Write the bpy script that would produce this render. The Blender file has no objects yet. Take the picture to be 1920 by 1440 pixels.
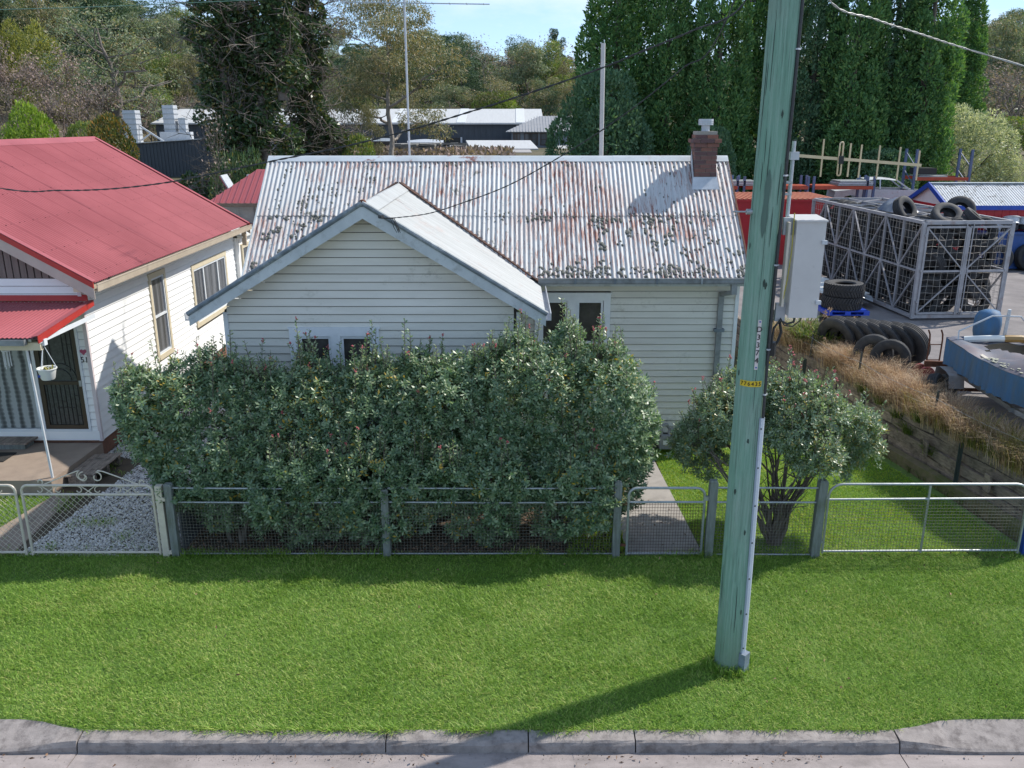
import bpy, math, random
import numpy as np
from mathutils import Vector, Matrix, Euler
R = math.radians
random.seed(7)
rng = np.random.default_rng(11)
scene = bpy.context.scene
COL = scene.collection

# ------------------------------------------------------------------ camera, sky, sun, exposure
cam_data = bpy.data.cameras.new('camera')
cam = bpy.data.objects.new('camera', cam_data)
COL.objects.link(cam)
cam.location = (0, 0, 6.5)
cam.rotation_euler = (R(90 - 17.02), 0, 0)
cam_data.lens = 30.0
cam_data.sensor_width = 36.0
cam_data.clip_start = 0.1
cam_data.clip_end = 3000
scene.camera = cam

SUN_AZ, SUN_EL = 64.0, 46.0          # degrees clockwise from +Y, degrees above the horizon
world = bpy.data.worlds.new('World')
scene.world = world
world.use_nodes = True
wn = world.node_tree
wn.nodes.clear()
sky = wn.nodes.new('ShaderNodeTexSky')
sky.sky_type = 'NISHITA'
sky.sun_disc = False
sky.sun_elevation = R(SUN_EL)
sky.sun_rotation = R(SUN_AZ)
sky.air_density = 0.6
sky.dust_density = 0.15
sky.ozone_density = 3.0
wtc = wn.nodes.new('ShaderNodeTexCoord')
wmp = wn.nodes.new('ShaderNodeMapping')
wmp.inputs['Scale'].default_value = (1, 1, 3.0)
wno = wn.nodes.new('ShaderNodeTexNoise')
wno.inputs['Scale'].default_value = 3.2
wno.inputs['Detail'].default_value = 7
wno.inputs['Roughness'].default_value = 0.6
wrm = wn.nodes.new('ShaderNodeMapRange')
wrm.inputs['From Min'].default_value = 0.46
wrm.inputs['From Max'].default_value = 0.72
wrm.inputs['To Max'].default_value = 0.75
wmx = wn.nodes.new('ShaderNodeMix')
wmx.data_type = 'RGBA'
wmx.inputs['B'].default_value = (3.3, 3.4, 3.5, 1)
wbg = wn.nodes.new('ShaderNodeBackground')
wbg.inputs['Strength'].default_value = 0.15
wou = wn.nodes.new('ShaderNodeOutputWorld')
L = wn.links.new
L(wtc.outputs['Generated'], wmp.inputs['Vector'])
L(wmp.outputs['Vector'], wno.inputs['Vector'])
L(wno.outputs['Fac'], wrm.inputs['Value'])
L(wrm.outputs['Result'], wmx.inputs['Factor'])
wgm = wn.nodes.new('ShaderNodeGamma')
wgm.inputs['Gamma'].default_value = 0.5
wmu = wn.nodes.new('ShaderNodeMix')
wmu.data_type = 'RGBA'
wmu.blend_type = 'MULTIPLY'
wmu.inputs['Factor'].default_value = 1.0
wmu.inputs['B'].default_value = (1.10, 1.30, 1.48, 1)
L(sky.outputs['Color'], wgm.inputs['Color'])
L(wgm.outputs['Color'], wmu.inputs['A'])
L(wmu.outputs['Result'], wmx.inputs['A'])
L(wmx.outputs['Result'], wbg.inputs['Color'])
L(wbg.outputs['Background'], wou.inputs['Surface'])

sun_data = bpy.data.lights.new('sun', 'SUN')
sun_data.energy = 2.35
sun_data.angle = R(0.7)
sun_data.color = (1.0, 0.95, 0.86)
sun = bpy.data.objects.new('sun', sun_data)
COL.objects.link(sun)
_az, _el = R(SUN_AZ), R(SUN_EL)
SUN_DIR = Vector((math.sin(_az) * math.cos(_el), math.cos(_az) * math.cos(_el), math.sin(_el)))
sun.rotation_euler = SUN_DIR.to_track_quat('Z', 'Y').to_euler()
sun.location = (20, 30, 40)

scene.view_settings.view_transform = 'Standard'
scene.view_settings.look = 'None'
scene.view_settings.gamma = 1.0
scene.view_settings.exposure = 1.2
scene.view_settings.use_curve_mapping = False
scene.cycles.use_denoising = True
scene.cycles.max_bounces = 8
scene.cycles.transparent_max_bounces = 8

# ------------------------------------------------------------------ object helpers
def org(o):
    p = Vector((0, 0, 0))
    while o is not None:
        p = p + o.location
        o = o.parent
    return p

def tag(o, label=None, cat=None, group=None, kind=None):
    if label: o['label'] = label
    if cat: o['category'] = cat
    if group: o['group'] = group
    if kind: o['kind'] = kind
    return o

def thing(name, label, cat, loc=(0, 0, 0), group=None):
    o = bpy.data.objects.new(name, None)
    o.empty_display_size = 0.2
    COL.objects.link(o)
    o.location = loc
    return tag(o, label, cat, group)

def place(name, me, parent=None, loc=(0, 0, 0), rot=None):
    """link a shared mesh; loc in the parent's space"""
    o = bpy.data.objects.new(name, me)
    COL.objects.link(o)
    o.parent = parent
    o.location = loc
    if rot: o.rotation_euler = rot
    return o

def copy_tree(o, parent=None):
    c = o.copy()
    COL.objects.link(c)
    c.parent = parent
    for ch in list(o.children):
        copy_tree(ch, c)
    return c

class MB:
    def __init__(s):
        s.v = []; s.f = []
    def add(s, vs, fs):
        n = len(s.v)
        s.v.extend([tuple(p) for p in vs])
        s.f.extend([tuple(i + n for i in q) for q in fs])
        return s
    def box(s, x0, x1, y0, y1, z0, z1):
        return s.add([(x0, y0, z0), (x1, y0, z0), (x1, y1, z0), (x0, y1, z0), (x0, y0, z1), (x1, y0, z1), (x1, y1, z1), (x0, y1, z1)],
                     [(0, 3, 2, 1), (4, 5, 6, 7), (0, 1, 5, 4), (1, 2, 6, 5), (2, 3, 7, 6), (3, 0, 4, 7)])
    def obox(s, c, size, rot=(0, 0, 0)):
        m = Euler(rot).to_matrix()
        c = Vector(c)
        a, b, d = [q / 2 for q in size]
        vs = [c + m @ Vector(p) for p in ((-a, -b, -d), (a, -b, -d), (a, b, -d), (-a, b, -d), (-a, -b, d), (a, -b, d), (a, b, d), (-a, b, d))]
        return s.add(vs, [(0, 3, 2, 1), (4, 5, 6, 7), (0, 1, 5, 4), (1, 2, 6, 5), (2, 3, 7, 6), (3, 0, 4, 7)])
    def beam(s, p0, p1, w, h, up=(0, 0, 1)):
        p0, p1 = Vector(p0), Vector(p1)
        d = (p1 - p0).normalized()
        u = Vector(up)
        if abs(d.dot(u)) > 0.98: u = Vector((0, 1, 0))
        a = d.cross(u).normalized(); b = a.cross(d)
        vs = []
        for p in (p0, p1):
            for i, j in ((-1, -1), (1, -1), (1, 1), (-1, 1)):
                vs.append(p + a * (i * w / 2) + b * (j * h / 2))
        return s.add(vs, [(3, 2, 1, 0), (4, 5, 6, 7), (0, 1, 5, 4), (1, 2, 6, 5), (2, 3, 7, 6), (3, 0, 4, 7)])
    def cyl(s, p0, p1, r0, r1=None, n=10, caps=True):
        r1 = r0 if r1 is None else r1
        p0, p1 = Vector(p0), Vector(p1)
        d = (p1 - p0).normalized()
        u = Vector((0, 0, 1)) if abs(d.z) < 0.95 else Vector((0, 1, 0))
        a = d.cross(u).normalized(); b = d.cross(a)
        vs = []
        for p, r in ((p0, r0), (p1, r1)):
            for i in range(n):
                t = 2 * math.pi * i / n
                vs.append(p + a * (r * math.cos(t)) + b * (r * math.sin(t)))
        fs = [(i, (i + 1) % n, n + (i + 1) % n, n + i) for i in range(n)]
        if caps: fs += [tuple(range(n))[::-1], tuple(range(n, 2 * n))]
        return s.add(vs, [q[::-1] for q in fs])
    def tube(s, pts, r, n=6, caps=True):
        pts = [Vector(p) for p in pts]
        rs = r if isinstance(r, (list, tuple)) else [r] * len(pts)
        d = (pts[1] - pts[0]).normalized()
        u = Vector((0, 0, 1)) if abs(d.z) < 0.9 else Vector((0, 1, 0))
        a = d.cross(u).normalized()
        vs = []; m = len(pts)
        for k, p in enumerate(pts):
            t = (pts[min(k + 1, m - 1)] - pts[max(k - 1, 0)])
            if t.length < 1e-9: t = d
            t = t.normalized()
            a = (a - t * a.dot(t))
            if a.length < 1e-6: a = t.orthogonal()
            a = a.normalized(); b = t.cross(a)
            for i in range(n):
                w = 2 * math.pi * i / n
                vs.append(p + a * (rs[k] * math.cos(w)) + b * (rs[k] * math.sin(w)))
        fs = []
        for k in range(m - 1):
            for i in range(n):
                j = (i + 1) % n
                fs.append((k * n + i, k * n + j, (k + 1) * n + j, (k + 1) * n + i))
        if caps: fs += [tuple(range(n))[::-1], tuple(range((m - 1) * n, m * n))]
        return s.add(vs, fs)
    def lathe(s, prof, n=20, c=(0, 0, 0), axis='z', closed=False):
        vs = []
        for r, z in prof:
            for i in range(n):
                t = 2 * math.pi * i / n
                p = (r * math.cos(t), r * math.sin(t), z)
                if axis == 'y': p = (p[0], p[2], p[1])
                elif axis == 'x': p = (p[2], p[0], p[1])
                vs.append((p[0] + c[0], p[1] + c[1], p[2] + c[2]))
        m = len(prof); fs = []
        for k in range(m if closed else m - 1):
            k2 = (k + 1) % m
            for i in range(n):
                j = (i + 1) % n
                q = (k * n + i, k * n + j, k2 * n + j, k2 * n + i)
                fs.append(q if axis != 'y' else q[::-1])
        return s.add(vs, fs)
    def prism(s, poly, d):
        n = len(poly); d = Vector(d)
        vs = [Vector(p) for p in poly] + [Vector(p) + d for p in poly]
        fs = [tuple(range(n))[::-1], tuple(range(n, 2 * n))]
        fs += [(i, (i + 1) % n, n + (i + 1) % n, n + i) for i in range(n)]
        return s.add(vs, fs)
    def mesh(s, name, mat, smooth=False, off=(0, 0, 0), fix=True):
        me = bpy.data.meshes.new(name)
        ox, oy, oz = off
        me.from_pydata([(x - ox, y - oy, z - oz) for x, y, z in s.v], [], s.f)
        if mat: me.materials.append(mat)
        if fix:
            import bmesh
            bm = bmesh.new(); bm.from_mesh(me)
            bmesh.ops.recalc_face_normals(bm, faces=bm.faces[:])
            bm.to_mesh(me); bm.free()
        if smooth:
            me.polygons.foreach_set('use_smooth', [True] * len(me.polygons))
            if smooth != 'all':
                me.set_sharp_from_angle(angle=R(40))
        me.update()
        return me
    def build(s, name, mat, parent=None, smooth=False, loc=None, fix=True):
        """verts are given in world space (parents unrotated while building)"""
        off = org(parent) if parent is not None else Vector((0, 0, 0))
        l = Vector(loc) if loc is not None else None
        base = off if l is None else l
        o = bpy.data.objects.new(name, s.mesh(name, mat, smooth, base, fix))
        COL.objects.link(o)
        o.parent = parent
        if l is not None: o.location = l - off
        return o

def np_mesh(name, V, F, mat, smooth=False):
    """V (n,3) array, F (m,k) array of one face size"""
    me = bpy.data.meshes.new(name)
    V = np.ascontiguousarray(V, dtype=np.float32); F = np.ascontiguousarray(F, dtype=np.int32)
    m, k = F.shape
    me.vertices.add(len(V)); me.vertices.foreach_set('co', V.ravel())
    me.loops.add(m * k); me.loops.foreach_set('vertex_index', F.ravel())
    me.polygons.add(m)
    me.polygons.foreach_set('loop_start', np.arange(0, m * k, k, dtype=np.int32))
    me.polygons.foreach_set('loop_total', np.full(m, k, dtype=np.int32))
    if smooth: me.polygons.foreach_set('use_smooth', np.ones(m, dtype=bool))
    me.update(calc_edges=True)
    me.validate()
    if mat: me.materials.append(mat)
    return me

def np_obj(name, V, F, mat, parent=None, smooth=False):
    off = np.array(org(parent)) if parent is not None else 0
    o = bpy.data.objects.new(name, np_mesh(name, V - off, F, mat, smooth))
    COL.objects.link(o); o.parent = parent
    return o

# ------------------------------------------------------------------ materials
def newmat(name):
    m = bpy.data.materials.new(name); m.use_nodes = True
    nt = m.node_tree; nt.nodes.clear()
    out = nt.nodes.new('ShaderNodeOutputMaterial')
    b = nt.nodes.new('ShaderNodeBsdfPrincipled')
    nt.links.new(b.outputs[0], out.inputs[0])
    return m, nt, b, out

def nd(nt, t, **kw):
    n = nt.nodes.new(t)
    for k, v in kw.items():
        if k in n.inputs: n.inputs[k].default_value = v
        else: setattr(n, k, v)
    return n

def c4(c): return (c[0], c[1], c[2], 1)

def noise(nt, scale, detail=4, rough=0.6, stretch=None, coord='Object', rot=None):
    tc = nd(nt, 'ShaderNodeTexCoord')
    src = tc.outputs[coord]
    if stretch or rot:
        mp = nd(nt, 'ShaderNodeMapping')
        if stretch: mp.inputs['Scale'].default_value = stretch
        if rot: mp.inputs['Rotation'].default_value = rot
        nt.links.new(src, mp.inputs['Vector']); src = mp.outputs[0]
    n = nd(nt, 'ShaderNodeTexNoise', Scale=scale, Detail=detail, Roughness=rough)
    nt.links.new(src, n.inputs['Vector'])
    return n.outputs['Fac']

def ramp(nt, fac, stops):
    r = nd(nt, 'ShaderNodeValToRGB')
    e = r.color_ramp.elements
    while len(e) < len(stops): e.new(0.5)
    for k, (p, c) in enumerate(stops):
        e[k].position = p; e[k].color = c4(c)
    nt.links.new(fac, r.inputs[0])
    return r.outputs[0]

def rng_map(nt, fac, a, b, c=0.0, d=1.0):
    n = nd(nt, 'ShaderNodeMapRange')
    n.inputs['From Min'].default_value = a; n.inputs['From Max'].default_value = b
    n.inputs['To Min'].default_value = c; n.inputs['To Max'].default_value = d
    nt.links.new(fac, n.inputs['Value'])
    return n.outputs['Result']

def mixc(nt, fac, a, b, mode='MIX'):
    n = nd(nt, 'ShaderNodeMix', data_type='RGBA', blend_type=mode)
    for key, val in (('Factor', fac), ('A', a), ('B', b)):
        if isinstance(val, (int, float)): n.inputs[key].default_value = val
        elif isinstance(val, tuple): n.inputs[key].default_value = c4(val)
        else: nt.links.new(val, n.inputs[key])
    return n.outputs['Result']

def bump(nt, b, h, strength=0.3, dist=0.01):
    n = nd(nt, 'ShaderNodeBump', Strength=strength, Distance=dist)
    nt.links.new(h, n.inputs['Height'])
    nt.links.new(n.outputs[0], b.inputs['Normal'])

def simple(name, col, col2=None, scale=6, rough=0.6, metal=0.0, bstr=0.15, bscale=40, stretch=None, dirt=None, dirt_scale=2.0, dirt_lo=0.5, dirt_hi=0.75, dirt_amt=0.7, coord='Object', spec=None, rand=0.0):
    m, nt, b, out = newmat(name)
    col2 = col2 or tuple(c * 0.8 for c in col)
    f = noise(nt, scale, 5, 0.65, stretch, coord)
    c = ramp(nt, f, [(0.32, col2), (0.68, col)])
    if dirt:
        d = noise(nt, dirt_scale, 6, 0.7, None, coord)
        c = mixc(nt, rng_map(nt, d, dirt_lo, dirt_hi, 0, dirt_amt), c, dirt)
    if rand:
        oi = nd(nt, 'ShaderNodeObjectInfo')
        hs = nd(nt, 'ShaderNodeHueSaturation')
        nt.links.new(rng_map(nt, oi.outputs['Random'], 0, 1, 1 - rand, 1 + rand), hs.inputs['Value'])
        nt.links.new(c, hs.inputs['Color']); c = hs.outputs[0]
    nt.links.new(c, b.inputs['Base Color'])
    b.inputs['Roughness'].default_value = rough
    b.inputs['Metallic'].default_value = metal
    if spec is not None: b.inputs['Specular IOR Level'].default_value = spec
    if bstr: bump(nt, b, noise(nt, bscale, 4, 0.6, stretch, coord), bstr)
    return m

def leafmat(name, cols, rough=0.5, trans=0.3, tcol=None, nscale=0.6, spec=0.5, clump=0.35):
    """cols: ramp stops over the per-leaf random; large-scale noise shifts the tint from clump to clump"""
    m, nt, b, out = newmat(name)
    g = nd(nt, 'ShaderNodeNewGeometry')
    f = noise(nt, nscale, 3, 0.6)
    ma = nd(nt, 'ShaderNodeMath', operation='MULTIPLY_ADD')
    nt.links.new(f, ma.inputs[0]); ma.inputs[1].default_value = clump * 2
    sb = nd(nt, 'ShaderNodeMath', operation='ADD'); sb.inputs[1].default_value = -clump
    nt.links.new(g.outputs['Random Per Island'], sb.inputs[0])
    nt.links.new(sb.outputs[0], ma.inputs[2])
    c = ramp(nt, ma.outputs[0], cols)
    nt.links.new(c, b.inputs['Base Color'])
    b.inputs['Roughness'].default_value = rough
    b.inputs['Specular IOR Level'].default_value = spec
    if trans:
        t = nd(nt, 'ShaderNodeBsdfTranslucent')
        tc = mixc(nt, 1.0, c, tcol or (1.3, 1.35, 0.6), 'MULTIPLY')
        nt.links.new(tc, t.inputs['Color'])
        mx = nd(nt, 'ShaderNodeMixShader'); mx.inputs[0].default_value = trans
        nt.links.new(b.outputs[0], mx.inputs[1]); nt.links.new(t.outputs[0], mx.inputs[2])
        nt.links.new(mx.outputs[0], out.inputs[0])
    return m

def dark_glass(name, col=(0.02, 0.022, 0.025), rough=0.05):
    m, nt, b, out = newmat(name)
    f = noise(nt, 3, 3)
    nt.links.new(ramp(nt, f, [(0.35, col), (0.7, tuple(min(1, c * 2.2) for c in col))]), b.inputs['Base Color'])
    b.inputs['Roughness'].default_value = rough
    return m

M = {}
M['white_paint'] = simple('white_paint', (0.74, 0.74, 0.71), (0.68, 0.68, 0.65), 3, 0.5, bstr=0.08, rand=0.03)
M['trim_white'] = simple('trim_white', (0.72, 0.75, 0.78), (0.64, 0.67, 0.70), 5, 0.45, bstr=0.08)
M['cream'] = simple('cream', (0.66, 0.58, 0.42), (0.60, 0.52, 0.38), 5, 0.5, bstr=0.08)
M['cream_metal'] = simple('cream_metal', (0.62, 0.56, 0.47), (0.52, 0.46, 0.38), 8, 0.4, bstr=0.1, dirt=(0.2, 0.12, 0.07), dirt_scale=5, dirt_lo=0.62, dirt_hi=0.8)
M['galv'] = simple('galv', (0.42, 0.44, 0.45), (0.30, 0.32, 0.33), 9, 0.45, 0.5, bstr=0.08)
M['galv_light'] = simple('galv_light', (0.55, 0.57, 0.6), (0.42, 0.44, 0.47), 7, 0.5, 0.2, bstr=0.1)
M['wire'] = simple('wire', (0.20, 0.20, 0.18), (0.14, 0.12, 0.10), 20, 0.6, 0.2, bstr=0)
M['black'] = simple('black_plastic', (0.015, 0.015, 0.016), None, 8, 0.45, bstr=0.05)
M['cable'] = simple('cable_sheath', (0.03, 0.03, 0.032), (0.05, 0.05, 0.05), 20, 0.6, bstr=0)
M['bare_wire'] = simple('bare_wire', (0.35, 0.36, 0.36), (0.22, 0.22, 0.22), 20, 0.5, 0.4, bstr=0)
M['rust'] = simple('rust', (0.16, 0.06, 0.03), (0.09, 0.035, 0.02), 12, 0.85, bstr=0.3)
M['glass'] = dark_glass('window_glass', (0.036, 0.034, 0.032))
M['glass'].node_tree.nodes['Principled BSDF'].inputs['Specular IOR Level'].default_value = 0.35
M['post_timber'] = simple('weathered_post', (0.22, 0.24, 0.23), (0.13, 0.14, 0.13), 5, 0.85, bstr=0.5, bscale=14, stretch=(6, 6, 0.6), dirt=(0.09, 0.11, 0.05), dirt_scale=3)
M['sleeper'] = simple('sleeper_timber', (0.34, 0.275, 0.225), (0.16, 0.125, 0.10), 4, 0.9, bstr=0.9, bscale=9, stretch=(8, 0.5, 8), dirt=(0.045, 0.038, 0.03), dirt_scale=5, dirt_lo=0.48, dirt_hi=0.66, rand=0.22)
M['concrete'] = simple('concrete', (0.36, 0.33, 0.30), (0.28, 0.255, 0.235), 4, 0.9, bstr=0.25, bscale=60, dirt=(0.13, 0.12, 0.105), dirt_scale=1.3, dirt_lo=0.5, dirt_hi=0.78, dirt_amt=0.6)
M['porch_concrete'] = simple('porch_concrete', (0.33, 0.26, 0.205), (0.26, 0.20, 0.16), 2.5, 0.9, bstr=0.2, bscale=50, dirt=(0.12, 0.1, 0.085), dirt_scale=1.5, dirt_lo=0.52, dirt_hi=0.8, dirt_amt=0.6)
M['kerb_concrete'] = simple('kerb_concrete', (0.32, 0.282, 0.262), (0.22, 0.192, 0.18), 7, 0.9, bstr=0.5, bscale=70, dirt=(0.085, 0.07, 0.066), dirt_scale=6.5, dirt_lo=0.48, dirt_hi=0.66, dirt_amt=0.7)
M['gutter_concrete'] = simple('gutter_concrete', (0.35, 0.30, 0.285), (0.25, 0.215, 0.205), 4, 0.9, bstr=0.4, bscale=60, dirt=(0.10, 0.085, 0.08), dirt_scale=1.4, dirt_lo=0.46, dirt_hi=0.72, dirt_amt=0.7, stretch=(0.4, 1.5, 1))
M['asphalt'] = simple('asphalt', (0.25, 0.225, 0.22), (0.17, 0.155, 0.155), 1.2, 0.9, bstr=0.4, bscale=90, dirt=(0.10, 0.09, 0.09), dirt_scale=0.35, dirt_lo=0.45, dirt_hi=0.7, dirt_amt=0.7)
M['earth'] = simple('earth', (0.10, 0.075, 0.05), (0.06, 0.045, 0.03), 3, 0.95, bstr=0.6, bscale=25)
M['turf_soil'] = simple('turf_soil', (0.13, 0.22, 0.045), (0.09, 0.15, 0.03), 4, 0.95, bstr=0.6, bscale=30)
M['rubber'] = simple('rubber', (0.042, 0.042, 0.045), (0.024, 0.024, 0.027), 6, 0.75, bstr=0.2, bscale=30, dirt=(0.075, 0.068, 0.06), dirt_scale=3, dirt_lo=0.45, dirt_hi=0.75, dirt_amt=0.6, rand=0.25)
M['red_paint'] = simple('red_paint', (0.45, 0.016, 0.022), (0.36, 0.014, 0.02), 2, 0.5, bstr=0.1, rand=0.06)
M['blue_paint'] = simple('blue_paint', (0.012, 0.07, 0.42), (0.01, 0.05, 0.3), 3, 0.45, bstr=0.08)
M['blue_plastic'] = simple('blue_plastic', (0.01, 0.07, 0.55), (0.008, 0.05, 0.42), 3, 0.4, bstr=0.05)
M['bark'] = simple('bark', (0.20, 0.165, 0.135), (0.09, 0.072, 0.058), 3, 0.9, bstr=0.6, bscale=12, stretch=(3, 3, 0.6))
M['pale_bark'] = simple('pale_bark', (0.36, 0.32, 0.28), (0.2, 0.17, 0.145), 2, 0.85, bstr=0.4, bscale=9, stretch=(3, 3, 0.6))
M['rust_dark'] = simple('rust_dark', (0.11, 0.05, 0.035), (0.045, 0.03, 0.026), 9, 0.9, bstr=0.3)
M['twig'] = simple('twig', (0.15, 0.12, 0.10), (0.085, 0.065, 0.055), 4, 0.9, bstr=0.2)
# ------------------------------------------------------------------ setting: ground, road, kerb, lawns, yard
def sm(a, b, x):
    t = np.clip((np.asarray(x, dtype=float) - a) / (b - a), 0, 1)
    return t * t * (3 - 2 * t)

def height(x, y):
    x = np.asarray(x, dtype=float); y = np.asarray(y, dtype=float)
    z = sm(20, 40, y) * 1.0 - 0.06
    z = z + sm(45, 60, y) * 3.4 * sm(-26, -15, x) + sm(45, 75, y) * 1.2 * (1 - sm(-26, -15, x))
    z = z + 7.0 * sm(100, 190, y) + 13.0 * sm(190, 340, y)
    z = z + 9.0 * sm(-28, -75, x) * sm(72, 125, y) + 5.0 * sm(45, 95, x) * sm(60, 130, y)
    z = z - 0.3 * sm(8.2, 7.6, y)
    return z

xs = np.concatenate([np.arange(-320, -60, 10), np.arange(-60, 60, 2.0), np.arange(60, 330, 10)])
ys = np.concatenate([np.arange(-40, 6, 6), np.arange(6, 80, 2.0), np.arange(80, 440, 8)])
GX, GY = np.meshgrid(xs, ys)
GZ = height(GX, GY)
nx, ny = len(xs), len(ys)
idx = np.arange(nx * ny).reshape(ny, nx)
GF = np.stack([idx[:-1, :-1], idx[:-1, 1:], idx[1:, 1:], idx[1:, :-1]], -1).reshape(-1, 4)
mt, nt, b, out = newmat('terrain')
f1 = noise(nt, 0.25, 6, 0.7); f2 = noise(nt, 3.0, 6, 0.7)
c = ramp(nt, f1, [(0.35, (0.055, 0.06, 0.022)), (0.5, (0.11, 0.085, 0.045)), (0.65, (0.14, 0.11, 0.06))])
c = mixc(nt, rng_map(nt, f2, 0.4, 0.7, 0, 0.5), c, (0.04, 0.05, 0.018))
nt.links.new(c, b.inputs['Base Color']); b.inputs['Roughness'].default_value = 0.95
bump(nt, b, f2, 0.6, 0.1)
M['terrain'] = mt
tag(np_obj('ground', np.stack([GX, GY, GZ], -1).reshape(-1, 3), GF, mt, smooth=True), kind='structure')

def slab(name, poly, z, mat, thick=0.0, kind='structure'):
    mb = MB()
    if thick: mb.prism([(x, y, z - thick) for x, y in poly], (0, 0, thick))
    else: mb.add([(x, y, z) for x, y in poly], [tuple(range(len(poly)))])
    return tag(mb.build(name, mat), kind=kind)

slab('road', [(-40, -12), (40, -12), (40, 7.2), (-40, 7.2)], -0.15, M['asphalt'])
# gutter and kerb -----------------------------------------------------------
gut = MB()
for x0, x1 in ((-30, -8.9), (-8.9, -4.785), (-4.785, 4.265), (4.265, 8.8), (8.8, 30)):
    gut.add([(x0 + 0.006, 7.15, -0.115), (x1 - 0.006, 7.15, -0.115), (x1 - 0.006, 7.81, -0.135), (x0 + 0.006, 7.81, -0.135),
             (x0 + 0.006, 7.15, -0.3), (x1 - 0.006, 7.15, -0.3), (x1 - 0.006, 7.81, -0.3), (x0 + 0.006, 7.81, -0.3)],
            [(0, 1, 2, 3), (0, 4, 5, 1), (1, 5, 6, 2), (2, 6, 7, 3), (3, 7, 4, 0)])
tag(gut.build('gutter', M['gutter_concrete']), kind='structure')
kerb = tag(bpy.data.objects.new('kerb', None), kind='structure'); COL.objects.link(kerb)
kprof = [(7.79, -0.14), (7.80, -0.045), (7.812, -0.018), (7.835, 0.0), (7.99, 0.012), (7.99, -0.25), (7.79, -0.25)]
def kerb_piece(x0, x1, seed):
    rr = random.Random(seed)
    n = max(2, int((x1 - x0) / 0.12)); mb = MB(); vs = []; m = len(kprof)
    for k in range(n + 1):
        x = x0 + (x1 - x0) * k / n
        for q, (y, z) in enumerate(kprof):
            w = 0.006 if q in (1, 2, 3) else 0.003
            e = 0.012 if (k in (0, n) and q in (1, 2, 3)) else 0
            vs.append((x, y + rr.uniform(-w, w) + e, z + rr.uniform(-w, w) - e * 0.6))
    fs = [tuple(range(m)), tuple(range(n * m, n * m + m))[::-1]]
    for k in range(n):
        for q in range(m):
            fs.append((k * m + q, k * m + (q + 1) % m, (k + 1) * m + (q + 1) % m, (k + 1) * m + q))
    mb.add(vs, fs)
    mb.build('kerb_stone', M['kerb_concrete'], kerb)
kj = [-4.785, -3.72, -1.39, 0.12, 1.36, 3.05, 4.265]
kj = [-4.785, -1.39, 0.18, 1.36, 4.265]
for k in range(len(kj) - 1):
    kerb_piece(kj[k] + 0.007, kj[k + 1] - 0.007, k)
def layback(x0, x1, sgn):
    """sloped driveway crossing; its high end meets the kerb at the x nearest 0"""
    mb = MB(); n = 16
    vs = []
    for k in range(n + 1):
        t = k / n
        x = x0 + (x1 - x0) * t
        d = abs(x - (x1 if sgn < 0 else x0))
        s = float(sm(0.0, 0.75, d))
        yb = 7.995 + 0.17 * s
        zf = 0.0 * (1 - s) - 0.085 * s
        yf = 7.80 - 0.03 * s
        vs += [(x, yf, -0.25), (x, yf, zf - 0.05 * (1 - s) - 0.015), (x, yf + 0.03, zf), (x, yb, 0.012 - 0.0 * s), (x, yb, -0.25)]
    fs = []
    for k in range(n):
        for q in range(4):
            fs.append((k * 5 + q, k * 5 + q + 1, (k + 1) * 5 + q + 1, (k + 1) * 5 + q))
    fs += [(0, 1, 2, 3, 4), tuple(n * 5 + q for q in (4, 3, 2, 1, 0))]
    mb.add(vs, fs)
    mb.build('layback_slab', M['kerb_concrete'], kerb)
layback(-8.9, -4.795, -1); layback(4.275, 8.8, 1)

# soil sheet carrying the lawns, driveway, beds --------------------------------
slab('nature_strip', [(-16, 8.17), (-5.5, 8.17), (-4.75, 7.97), (4.25, 7.97), (5.0, 8.17), (16, 8.17), (16, 12.02), (-16, 12.02)], -0.004, M['turf_soil'])
slab('front_lawn', [(2.9, 12.02), (8.25, 12.02), (7.55, 16.6), (6.9, 22), (4.7, 22), (4.6, 16.7), (2.9, 16.7)], -0.004, M['turf_soil'])
slab('garden_bed', [(-5.3, 12.02), (1.8, 12.02), (1.8, 16.7), (-5.3, 16.7)], -0.004, M['earth'])
slab('driveway', [(-8.35, 12.02), (-5.3, 12.02), (-5.05, 24), (-8.35, 24)], -0.004, M['earth'])
slab('neighbour_lawn', [(-20, 12.02), (-8.35, 12.02), (-8.35, 14.4), (-20, 14.4)], -0.004, M['turf_soil'])
slab('footpath', [(1.80, 12.06), (2.99, 12.06), (2.84, 16.2), (1.80, 16.2)], 0.035, M['concrete'], 0.1)
slab('drive_strip', [(-8.75, 12.03), (-7.85, 12.03), (-8.0, 14.25), (-8.34, 14.25)], 0.02, M['porch_concrete'], 0.1)
yard_poly = [(8.55, 12.6), (7.83, 17.1), (7.05, 22), (6.2, 29), (5.2, 43), (70, 43), (70, 12.6)]
slab('yard', yard_poly, 1.0, M['asphalt'], 1.1)

# ------------------------------------------------------------------ corrugated iron
def corr_sheet(P, w, l, pitch, amp, rows=3, seg=6, jit=0.0, seed=0):
    """P(a, s, h) -> world; a across the corrugations, s down the slope, h off the slope. Returns MB"""
    rr = random.Random(seed)
    n = max(1, int(round(w / pitch))) * seg
    vs = []; fs = []
    for r in range(rows + 1):
        s = l * r / rows
        dz = rr.uniform(-jit, jit)
        for k in range(n + 1):
            a = w * k / n
            h = amp * (0.5 + 0.5 * math.cos(2 * math.pi * k / seg)) + dz * (0.6 + 0.4 * math.sin(k * 0.35 + seed))
            vs.append(P(a, s, h))
    for r in range(rows):
        for k in range(n):
            i = r * (n + 1) + k
            fs.append((i, i + 1, i + n + 2, i + n + 1))
    mb = MB(); mb.add(vs, fs)
    return mb

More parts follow.
